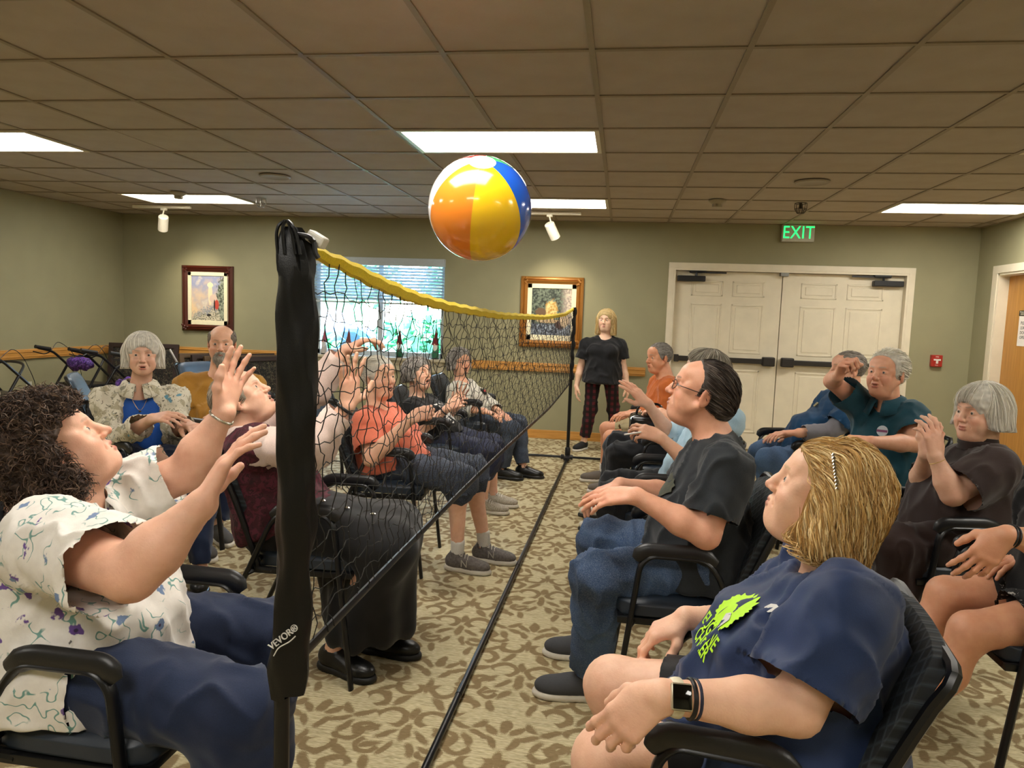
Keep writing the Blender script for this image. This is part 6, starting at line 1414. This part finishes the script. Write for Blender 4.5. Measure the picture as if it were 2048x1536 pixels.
q = MB(); g, (R, U, W), s = P.g, P.hf, P.hsz; Q = np.array([g(-.075-.03*f, .105-.055*f, .030-.035*f) for f in np.linspace(0, 1, 11)])
for _ in range(12): Q = Q-P.hairF.grad(Q)*np.clip(P.hairF.at(Q)-.013, -.02, .02)[:, None]
q.tube(Q, .0026, 6)
for k in range(11): q.lathe([(.0, -.0045), (.0045, 0), (.0, .0045)], 8, c=tuple(Q[k]+P.hairF.grad(Q)[k]*.003))
mbpart(P, 'hair_clip', q, mt)
# ---- R2 charcoal T-shirt -----------------------------------------------------------------
b = dict(s=1.03, fat=.02, belly=.045, arm=1.1, look=((-.93, .06, .34), up0), skin='d89c7e', mouth=0, jaw=1.05, browc='5e5048', stubble=1, neck=.008, nose=1.12, gaze=(0, .1), shw=.19)
J = dict(pel=('z', 1412, .565, 2.60), nk=(1424, 868, 2.60), hd=(1402, 790, 2.60), shL=(1452, 938, 2.40), shR=(1420, 915, 2.79), elL=(1412, 1070, 2.34), wrL=(1272, 992, 2.36), elR=(1352, 992, 2.88), wrR=(1240, 970, 2.76),
    knL=('z', 1192, .53, 2.44), knR=('z', 1200, .55, 2.80), anL=('z', 1180, .10, 2.60), anR=('z', 1188, .10, 2.92), toeL=(-1, -.05),
    hL=((-.97, .05, -.12), (.05, .45, -.9), (.25, .28, .3, .35), dict(spread=.06)), hR=((-.85, -.1, -.35), (.1, 0, -1), (.5, .5, .6, .6), {}))
P = person('man with dark hair and black glasses in charcoal T-shirt and blue jeans', 2.6, (-1, 0), J, b, True)
hair(P, 'short', ['3a302b', '4d423c', '6d635a', '2a2320'], 3600, .0008, .06, steps=5, th=.005, backb=1, line=.100, back=.036, lift=.005, jit=.12)
glasses(P, mat('black_frames', '121214', .25, nb=0), .023, .016)
sh_ = shirt(P, 'T-shirt', cloth('charcoal_jersey', '2c3034', '34383d', .9), sleeve=.72, infl=.012, hem=-.12, neck=.060, loose=.024, seed=20, skirt=.012, amp=.005)
decal(P, P.shirtF, P.pt(.60, .12, -.02), -P.R, P.up, 0, m=mat('print_faded', '4a4a3a', .8, col2='3c4038', nscale=60), pts=splat(24, .05, .12, 8), parent=sh_)
sh_.name = 'shirt'
trousers(P, 'jeans', denim('blue_jeans', '1e3350', '34527a'), infl=.013, loose=.018, seed=21, amp=.005); shoes(P, mat('charcoal_canvas', '3e3f42', .85, nscale=120), M_lens_f, 'low')
# ---- R3 pale blue shirt ---------------------------------------------------------------------
b = dict(s=.98, fat=.01, belly=.02, head=.96, look=((-.9, .28, .32), up0), skin='d8a486', mouth=0)
J = dict(pel=('z', 1395, .565, 3.66), nk=(1432, 806, 3.66), hd=(1407, 747, 3.66), shL=(1452, 842, 3.48), shR=(1425, 830, 3.84), elL=(1392, 938, 3.40), wrL=(1322, 876, 3.42), elR=(1345, 878, 3.92), wrR=(1296, 808, 3.86),
    knL=('z', 1222, .54, 3.52), knR=('z', 1232, .54, 3.80), anL=('d', .05, 0), anR=('d', .05, 0),
    hL=((-.85, .05, .25), (.1, .7, -.7), (.5, .6, .7, .8), dict(thumb=(.3, .6))), hR=((-.72, 0, .66), (-.4, .5, -.6), (.12, .12, .15, .2), dict(spread=.10)))
P = person('grey haired person in pale blue shirt raising a hand behind the charcoal T-shirt man', 3.66, (-1, 0), J, b, True)
hair(P, 'bob', ['a8a090', '8d8576', 'c4bcac', '716a5e'], 2400, .0011, .09, steps=6, th=.014, down=.03, lift=.006, line=.058, facew=.058, bangs=1, jit=.12)
shirt(P, 'shirt', cloth('pale_blue_chambray', 'a4c6dc', 'b8d4e4', .85), sleeve=1.15, infl=.014, hem=-.2, neck=.06, vneck=.1, loose=.028, seed=22, skirt=.03, collar=(.045, .068))
trousers(P, 'trousers', cloth('black_chino', '15161a', '1b1c20', .8), infl=.012, loose=.02, seed=23); shoes(P, M_dark, M_dark, 'low')
wl = P.wr[0]+unit(A3((-.85, .05, .25)))*.10; st = MB().tube([wl+A3((.03, -.01, .0)), wl+A3((-.075, -.02, -.02))], .004, 8).obj('drinking_straw', mat('straw_white', 'e4e0da', .5, nb=0), None, True, tuple(wl)); tag(st, 'short white straw held in the hand of the person in pale blue', 'straw')
# ---- R4 turquoise ---------------------------------------------------------------------------------
b = dict(s=.96, fat=.02, belly=.03, head=.93, look=((-.95, .1, .2), up0), skin='d29c7e')
J = dict(pel=('z', 1375, .565, 4.78), nk=(1425, 802, 4.78), hd=(1416, 763, 4.78), elL=(1372, 852, 4.50), wrL=(1322, 824, 4.62), elR=(1380, 850, 4.95), wrR=(1335, 830, 4.9),
    knL=('z', 1238, .55, 4.66), knR=('z', 1232, .56, 4.96), anL=('z', 1216, .10, 4.74), anR=('z', 1212, .10, 5.08),
    hL=((-.6, .5, 0), (0, .2, -1), (.5, .5, .5, .5), {}), hR=((-.8, -.3, -.2), (0, 0, -1), (.6, .6, .6, .6), {}))
P = person('person in turquoise shirt, black trousers and white sneakers with a handbag on the lap', 4.78, (-1, 0), J, b)
hair(P, 'short', GREY, 900, .001, .04, steps=4, th=.01, line=.07); shirt(P, 'shirt', cloth('turquoise_cotton', '3f8fa6', '4a9cb2', .85), sleeve=.85, infl=.012, loose=.024, hem=-.1, seed=24, neck=.058)
trousers(P, 'trousers', cloth('black_chino', '15161a', '1b1c20', .8), infl=.012, loose=.02, seed=25); shoes(P, mat('white_knit_shoe', 'c9c4b8', .7, nscale=90), mat('black_white_sole', '24221f', .6), 'sneaker', None, M_dark)
hp = (P.hp[0]+P.kn[0])/2; t = thing('handbag', 'shiny black handbag on the lap of the person in the turquoise shirt', 'bag', (hp[0]-.02, hp[1]+.05, hp[2]+.115))
q = MB(); q.box((-.13, -.11, .0), (.13, .11, .13), ch=.03); q.obj('bag_body', mat('patent_black', '101012', .15, nb=0), t, True); q = MB(); q.tube(fillet([(-.09, 0, .12), (-.07, 0, .20), (.07, 0, .20), (.09, 0, .12)], .05), .008, 8); q.obj('handle', mat('patent_black', '101012', .15), t, True)
# ---- R5 orange ----------------------------------------------------------------------------------------
b = dict(s=1.02, fat=.03, belly=.04, look=((-.84, -.53, .0), up0), skin='cb8c68', jaw=1.1, browc='a39a90', nose=1.15, neck=.008, shw=.19, blush=.6)
J = dict(pel=('z', 1326, .52, 5.95), nk=(1330, 754, 5.95), hd=(1318, 717, 5.95), elL=(1338, 826, 5.75), wrL=(1275, 828, 5.62), elR=(1300, 825, 6.1), wrR=(1262, 826, 5.9),
    knL=('z', 1222, .46, 5.80), knR=('z', 1214, .48, 6.12), anL=('z', 1226, .11, 5.84), anR=('z', 1208, .11, 6.22),
    hL=((-.9, .2, -.1), (0, .2, -1), (.4, .4, .4, .4), {}), hR=((-.9, -.2, -.1), (0, 0, -1), (.4, .4, .4, .4), {}))
P = person('tanned grey haired man in an orange T-shirt and khaki shorts', 5.95, (-1, -.15), J, b)
hair(P, 'short', ['8f8a84', '76716b', 'aaa59e'], 1300, .0010, .022, steps=3, th=.006, line=.075, lift=.003); shirt(P, 'shirt', cloth('orange_cotton', 'c4652e', 'd07238', .85), sleeve=.85, infl=.014, loose=.026, hem=-.1, seed=26, neck=.060)
trousers(P, 'shorts', cloth('khaki_cotton', 'b4a880', 'c2b68e', .85), to=.80, infl=.014, loose=.035, seed=27); shoes(P, mat('taupe_knit_shoe', '6c645c', .85, nscale=90), mat('foam_white', 'dcd6cc', .7), 'low', (M_wh, .06))
band(P, 0, .93, mt, 'wristwatch', .031, .005)
# ---- standing woman -----------------------------------------------------------------------------------
b = dict(s=.93, fat=.02, belly=.02, bust=.03, look=((-.22, -.97, .02), up0), skin='dfb294', leg=.92, head=1.02, lip='b8645a', bustt=.60)
J = dict(pel=('z', 1205, .84, 7.68), nk=(1211, 672, 7.68), hd=(1212, 642, 7.68), shR=(1174, 690, 7.67), shL=(1239, 692, 7.72), elR=(1161, 735, 7.66), wrR=(1153, 772, 7.62), elL=(1247, 736, 7.70), wrL=(1255, 774, 7.62),
    knR=('z', 1181, .45, 7.64), knL=('z', 1226, .45, 7.70), anR=('z', 1167, .08, 7.70), anL=('z', 1232, .08, 7.74), toeR=(-.5, -.9), toeL=(.2, -1),
    hR=((0, -.15, -1), (.9, .2, 0), (.35, .4, .4, .45), {}), hL=((.05, -.15, -1), (-.9, .2, 0), (.35, .4, .4, .45), {}))
P = person('blonde woman standing by the gold framed painting in a black top and red plaid trousers', 7.7, (-.15, -1), J, b)
hair(P, 'long', ['c9a868', 'dcc08a', 'a8864c', 'e4cf9c'], 1800, .0016, .24, steps=9, th=.014, down=.16, wide=.012, lift=.006, line=.062, facew=.054, bangs=1, jit=.1, curl=.003, cf=30)
shirt(P, 'top', cloth('black_jersey', '161618', '1d1d20', .85), sleeve=.62, infl=.012, hem=-.28, neck=.062, vneck=.14, loose=.03, seed=28, skirt=.03); trousers(P, 'trousers', plaid_mat(), to=1.82, infl=.008, loose=.012, seed=29)
shoes(P, mat('black_mesh', '19191b', .8), mat('foam_white', 'dcd6cc', .7), 'low')
# ---- S1 jeans and navy ---------------------------------------------------------------------------------
b = dict(s=1.04, fat=.04, belly=.09, look=((-.9, -.2, .1), up0), skin='d29a7c', neck=.01, shw=.19)
J = dict(pel=('z', 1648, .565, 4.95), nk=(1694, 790, 4.95), hd=(1694, 742, 4.95), elL=(1668, 862, 4.72), wrL=(1598, 866, 4.66), elR=(1625, 858, 5.15), wrR=(1580, 866, 5.0),
    knL=('z', 1540, .54, 4.78), knR=('z', 1524, .55, 5.02), anL=('z', 1566, .1, 4.82), anR=('z', 1556, .1, 5.05),
    hL=((-.85, .2, -.1), (0, 0, -1), (.35, .35, .4, .4), {}), hR=((-.85, -.2, -.1), (0, 0, -1), (.3, .3, .3, .3), {}))
P = person('man in navy shirt over grey sleeves and blue jeans, hands in lap by double doors', 4.95, (-1, -.12), J, b)
hair(P, 'short', ['8b8279', '746b62', 'a39a90'], 1000, .0010, .022, steps=3, th=.006, line=.08, lift=.003)
shirt(P, 'undershirt', cloth('grey_melange', '77747a', '868389', .9), sleeve=1.86, infl=.006, hem=-.05, neck=.058, loose=.014, seed=31, amp=.003)
sh_ = shirt(P, 'shirt', cloth('petrol_blue_cotton', '143a5c', '194468', .85), sleeve=.78, infl=.018, hem=-.15, neck=.062, loose=.03, seed=30, skirt=.02)
def badge(P, t, r, w, h, m, name='name_badge', par=None, ln=None, roll=0):
    n = P.W; p0 = P.pt(t, .25, r)
    for _ in range(12): p0 = p0-n*float(np.clip(P.shirtF.at(np.array([p0]))[0]-.006, -.03, .03))
    n2 = P.shirtF.grad(np.array([p0]))[0]; u = unit(np.cross(P.up, n2)); v = np.cross(n2, u); u, v = u*math.cos(roll)+v*math.sin(roll), v*math.cos(roll)-u*math.sin(roll); q = MB(); q.box((-w/2, -h/2, -.001), (w/2, h/2, .0025), ch=.001, T=basis(u, v, n2, p0)); o = mbpart(P, name, q, m, par, False)
    if ln:
        q = MB(); [q.box((-w*.36, y-.0018, .0024), (w*.34*(1-.3*k), y+.0018, .003), T=basis(u, v, n2, p0)) for k, y in enumerate((h*.2, -h*.08))]; mbpart(P, 'badge_lettering', q, ln, o, False)
badge(P, .72, .06, .06, .035, mat('badge_gold', 'a89a68', .4, .3, nb=0), par=sh_, ln=M_dark)
trousers(P, 'jeans', denim('light_jeans', '3c587c', '54749c'), infl=.012, loose=.018, seed=32); shoes(P, M_dark, M_dark, 'low')
# ---- S2 teal polo ------------------------------------------------------------------------------------------
b = dict(s=1.02, fat=.02, belly=.03, look=((-.74, -.66, .12), up0), skin='cf9678', jaw=1.0, mouth=.002, browc='b0a598', nose=1.2, shw=.19)
J = dict(pel=('z', 1772, .565, 4.02), nk=(1776, 808, 4.0), hd=(1773, 750, 3.98), shR=(1733, 820, 4.10), shL=(1822, 832, 3.93), elR=(1664, 762, 4.02), wrR=(1676, 752, 3.82), elL=(1832, 888, 3.78), wrL=(1742, 884, 3.62),
    knR=('z', 1655, .54, 3.78), knL=('z', 1720, .54, 3.60), anR=('d', 0, -.02), anL=('d', 0, -.02),
    hR=((.10, -.55, .75), (.5, -.4, -.3), (1.1, 1.2, 1.2, 1.3), dict(thumb=(.2, .7))), hL=((-.95, -.1, 0), (0, .4, -.9), (1.2, 1.3, 1.4, 1.4), dict(thumb=(.2, .8))))
P = person('white haired man in a teal polo shirt with name badge raising his fist', 4.0, (-.75, -.65), J, b, True)
hair(P, 'short', WHITE, 2200, .0010, .04, steps=4, th=.011, line=.085, lift=.008, jit=.4, curl=.002)
sh_ = shirt(P, 'polo_shirt', cloth('teal_pique', '173f4c', '1d4a58', .85), sleeve=.70, infl=.014, hem=-.12, neck=.062, vneck=.12, loose=.028, seed=33, skirt=.012, collar=(.05, .07))
badge(P, .56, .03, .07, .035, mat('badge_gold', 'a89a68', .4, .3), par=sh_, ln=M_dark, roll=-.3)
n = P.W; p0 = P.pt(.74, .2, -.045)
for _ in range(12): p0 = p0-n*float(np.clip(P.shirtF.at(np.array([p0]))[0]-.005, -.03, .03))
n2 = P.shirtF.grad(np.array([p0]))[0]; u = unit(np.cross(P.up, n2)); T = basis(u, np.cross(n2, u), n2, p0); q = MB(); q.lathe([(.0, .003), (.026, .002), (.028, -.001), (.0, -.001)], 20, T=T); pb = mbpart(P, 'pin_badge', q, mat('badge_white', 'b8c0c8', .4, nb=0), sh_); q = MB(); q.box((-.026, -.006, .003), (.026, .006, .0038), T=T); mbpart(P, 'pin_stripe', q, mat('badge_magenta', '7a3560', .5, nb=0), pb)
trousers(P, 'trousers', cloth('brown_chino', '4a3c2c', '564735', .85), seed=34); shoes(P, M_dark, M_dark, 'low')
# ---- S3 brown turtleneck ------------------------------------------------------------------------------------
b = dict(s=.97, fat=.045, belly=.06, bust=.04, arm=1.1, leg=1.15, look=((-.90, -.42, .04), up0), skin='cf9e82', jaw=1.1, nose=1.1, mouth=0, neck=.008)
J = dict(pel=('z', 1925, .565, 3.22), nk=(1960, 892, 3.22), hd=(1961, 829, 3.22), shL=(1992, 935, 3.06), shR=(1925, 925, 3.40), elL=(1905, 990, 2.98), wrL=(1871, 915, 3.00), elR=(1838, 975, 3.34), wrR=(1852, 908, 3.12),
    knL=('z', 1795, .54, 3.04), knR=('z', 1785, .55, 3.30), anL=('z', 1800, .1, 3.10), anR=('z', 1790, .1, 3.36),
    hL=((-.15, .15, .95), (-.3, .9, -.1), (.35, .45, .5, .6), dict(thumb=(.4, .5))), hR=((.30, .1, .62), (-.3, .7, -.3), (.4, .5, .5, .6), {}))
P = person('white haired woman in a dark brown turtleneck with hands clasped at her chest', 3.2, (-1, -.12), J, b, True)
hair(P, 'bob', WHITE, 4200, .0009, .17, steps=9, th=.020, down=.062, wide=.016, bulk=.008, lift=.003, bangs=1, line=.050, facew=.056, jit=.05)
M_br = cloth('dark_brown_jersey', '2e2220', '372a27', .8); shirt(P, 'shirt', M_br, sleeve=.82, infl=.013, hem=-.18, neck=0, loose=.036, seed=35, skirt=.03, lap=.25)
q = MB(); q.tube([P.nk+P.up*z+P.W*.006+unit(P.hd-P.nk)*0 for z in (-.02, .012, .030, .040)], [.078, .070, .068, .064], 26); q.tube([P.nk+P.up*z+P.W*.008 for z in (.0, .016, .026)], [.076, .077, .070], 26); mbpart(P, 'turtleneck_collar', q, M_br)
trousers(P, 'trousers', cloth('dark_brown_twill', '2a1c1a', '33231f', .8), infl=.014, loose=.02, seed=36); shoes(P, M_dark, M_dark, 'sneaker', None, M_dark)
band(P, 0, .90, mat('gold', 'c9a560', .3, .9, nb=0), 'bracelet', .0285, .0018)
# ---- S4 shorts at right edge -------------------------------------------------------------------------------------
b = dict(s=1.0, fat=.01, look=((-1, 0, .1), up0), skin='c98e6c')
J = dict(pel=('z', 2130, .565, 2.44), nk=(2150, 985, 2.44), hd=(2140, 900, 2.44), elL=(2105, 1092, 2.24), wrL=(2014, 1070, 2.21), elR=(2080, 1100, 2.64), wrR=(2090, 1110, 2.50),
    knL=('z', 1942, .50, 2.33), knR=('z', 1893, .53, 2.56), anL=('w', .86, 2.30, .09), anR=('w', .84, 2.50, .09),
    hL=((-.60, -.05, -.70), (-.2, .5, -.5), (.3, .35, .4, .5), dict(spread=.09)), hR=((-.8, 0, -.2), (0, 0, -1), (.3, .3, .3, .3), {}))
P = person('person in black patterned shorts with tanned bare legs, cut off by the right edge', 2.44, (-1, 0), J, b, True)
hair(P, 'short', GREY, 500, .001, .03, steps=3, th=.01); shirt(P, 'shirt', cloth('black_jersey', '161618', '1d1d20', .85), sleeve=.6, seed=4, hem=-.05)
trousers(P, 'shorts', print_mat('paisley_black', '121214', [('a9a6a0', 5, .60), ('121214', 9, .5)]), to=.55, infl=.014, loose=.03, seed=37); shoes(P, M_dark, M_dark, 'low')
band(P, 0, .94, M_dark, 'black_bracelet', .030, .0035); band(P, 0, .88, M_dark, 'black_bracelet', .031, .0035)
# ================================================================== SIDE OF THE ROOM: WALKERS, STACKED PICTURES, GNOMES
def rollator(lab, x, y, rz, bag=None):
    t = thing('rollator', lab, 'walker', (x, y, 0), rz, 'folded walkers along the left wall'); m = M_steel
    for s in (-1, 1):
        q = MB(); yy = .24*s
        q.tube(fillet([(.30, yy, .10), (.22, yy, .52), (-.14, yy, .86), (-.30, yy, .90)], .06, 5), .013, 8); q.obj('front_tube', m, t, True)
        MB().tube(fillet([(-.30, yy, .10), (-.12, yy, .50), (.02, yy, .72)], .05, 4), .013, 8).obj('rear_tube', m, t, True)
        MB().tube([(-.17, yy, .885), (-.33, yy, .915)], .019, 10).obj('grip', M_pad, t, True)
        q = MB(); q.tube(fillet([(-.15, yy+.02*s, .86), (-.22, yy+.02*s, .83), (-.34, yy+.02*s, .865)], .03), .006, 6); q.obj('brake_lever', m, t, True)
        MB().tube(spline([(-.16, yy, .87), (-.05, yy+.03*s, .95), (.10, yy, .80), (.16, yy, .50), (-.2, yy, .2)], 6), .0035, 5).obj('brake_cable', m, t, True)
        for xx in (.30, -.30): MB().lathe([(.0, -.016), (.05, -.016), (.085, -.018), (.1, -.012), (.1, .012), (.085, .018), (.05, .016), (.0, .016)], 20, T=Matrix.Translation((xx, yy, .1)) @ Matrix.Rotation(PI/2, 4, 'X')).obj('wheel', M_dark, t, True)
    MB().box((-.12, -.22, .50), (.20, .22, .535), ch=.012).obj('seat', M_pad, t)
    q = MB(); q.tube(spline([(.02, -.24, .72), (.12, -.16, .80), (.14, 0, .82), (.12, .16, .80), (.02, .24, .72)], 6), .012, 8); q.obj('back_bar', M_pad, t, True)
    q = MB(); [q.tube([(-.12+.1*s, -.23, .22+.0*s), (-.12+.1*s, .23, .22)], .009, 6) for s in (-1, 1)]; q.tube([(-.22, 0, .22), (-.02, 0, .22)], .009, 6); q.obj('cross_brace', m, t, True)
    if bag:
        bm = bmesh.new(); bmesh.ops.create_uvsphere(bm, u_segments=20, v_segments=12, radius=1)
        for v in bm.verts:
            a, b_, c = v.co; v.co = Vector(bag[0])+Vector((a*.09, b_*.17, c*.06*(1+.25*math.sin(b_*6+a*3))+.02*math.sin(a*8)))
        bmend(bm, 'bag_body', print_mat('purple_floral_fabric', '3a1f63', [('6a3fa0', 3, .52), ('8f78b8', 5, .60), ('1c1230', 4, .60)]))
        link('floral_bag', bpy.data.meshes['bag_body'] if False else [m_ for m_ in bpy.data.meshes if m_.name.startswith('bag_body') and m_.materials[0].name.startswith('purple')][-1], t)
    return t
rollator('black rollator walker at the left edge with its seat and cables in view', -5.55, 5.75, 1.4)
rollator('black rollator walker with a purple floral bag hung under its handles', -5.60, 6.85, 1.35, [(-.02, 0, .74)])
rollator('black rollator walker with a purple floral bag beside the leaning pictures', -4.90, 6.62, 1.2, [(.0, 0, .56)])
MB().tube([(-4.66, 6.95, .92), (-4.30, 6.88, .42), (-4.12, 6.85, .02)], .011, 8).obj('cane', mat('cane_metal', 'a9a4a0', .3, .8, nb=0), None, True, (-4.12, 6.85, 0), label='thin silver walking cane leaning against the walker with the floral bag', category='cane')
def leaning(lab, x, y, rz, w, h, tilt, m, pic):
    t = thing('framed_picture', lab, 'picture', (x, y, .0), rz, 'framed pictures leaning in a row by the back wall'); T = Matrix.Rotation(-tilt, 4, 'X')
    q = MB(); f = .055
    for lo, hi in [((-w/2, -.02, 0), (-w/2+f, .02, h)), ((w/2-f, -.02, 0), (w/2, .02, h)), ((-w/2, -.0202, 0), (w/2, .0202, f)), ((-w/2, -.0202, h-f), (w/2, .0202, h))]: q.box(lo, hi, ch=.006, T=T)
    q.obj('frame', m, t); MB().box((-w/2+f, -.006, f), (w/2-f, .002, h-f), T=T).obj('picture', pic, t); return t
mw1 = mat('carved_walnut', '2a1812', .4, nscale=40, nb=.2); mw2 = mat('carved_gilt_brown', '5b4630', .45, .2, nscale=40, nb=.25); pc = print_mat('dark_botanical_picture', '15120f', [('4a4434', 3, .52), ('6f6650', 6, .62), ('2a2018', 2, .55)])
nth = ['first', 'second', 'third', 'fourth', 'fifth', 'sixth']
for k in range(6):
    leaning(f'dark framed picture leaning by the back wall, {nth[k]} of the row from the left', -4.55+.13*k, 7.62+.03*k, 1.02, .72, .86-.01*(k % 3), .14, (mw2, mw1)[k % 2], pc)
t = leaning('large dark floral picture in a walnut frame leaning in the left corner', -5.62, 7.80, .25, .80, .92, .16, mw1, pc)
def gnome(lab, x, s, hat, body_c):
    t = thing('gnome_figurine', lab, 'figurine', (x, YB-.035, .862), 0, 'gnome figurines on the window sill')
    MB().lathe([(.0, 0), (.042*s, 0), (.044*s, .012), (.0, .013)], 14).obj('base', M_dark, t, True)
    MB().lathe([(.0, .01), (.036*s, .012), (.040*s, .05*s), (.030*s, .13*s), (.020*s, .16*s), (.0, .165*s)], 16).obj('body', mat('felt_'+body_c, body_c, .9), t, True)
    q = MB(); q.lathe([(.0, .06*s), (.014*s, .07*s), (.026*s, .12*s), (.026*s, .155*s), (.0, .17*s)], 12, c=(0, -.016*s, 0)); q.obj('beard', mat('felt_white', 'd8d6d2', .9), t, True)
    MB().lathe([(.0, .150*s), (.009*s, .156*s), (.009*s, .166*s), (.0, .172*s)], 10, c=(0, -.042*s, 0)).obj('nose', mat('felt_nose', 'd8a088', .8), t, True)
    q = MB(); q.tube(spline([(0, 0, .155*s), (0, 0, .20*s), (.004, 0, .27*s), (.002, 0, .345*s)], 5), [.040*s*(1-i/15.5) for i in range(16)], 14); q.obj('hat', mat('felt_'+hat, hat, .9), t, True)
for lab, px, s, h_, b_ in [('gnome figurine with a pink hat at the left end of the window sill', -3.50, .95, '8f4a5a', 'b9b4b0'), ('gnome figurine with a brown hat, second from the left on the window sill', -3.20, .95, '6a3a34', '9aa09a'),
    ('gnome figurine with a dark red hat and green coat left of the window mullion', -2.575, 1.0, '6e1f24', '1f5a3c'), ('gnome figurine with dark red hat and white beard, right end of the window sill', -2.14, 1.05, '6e1f24', '2f6a4c')]: gnome(lab, px, s, h_, b_)
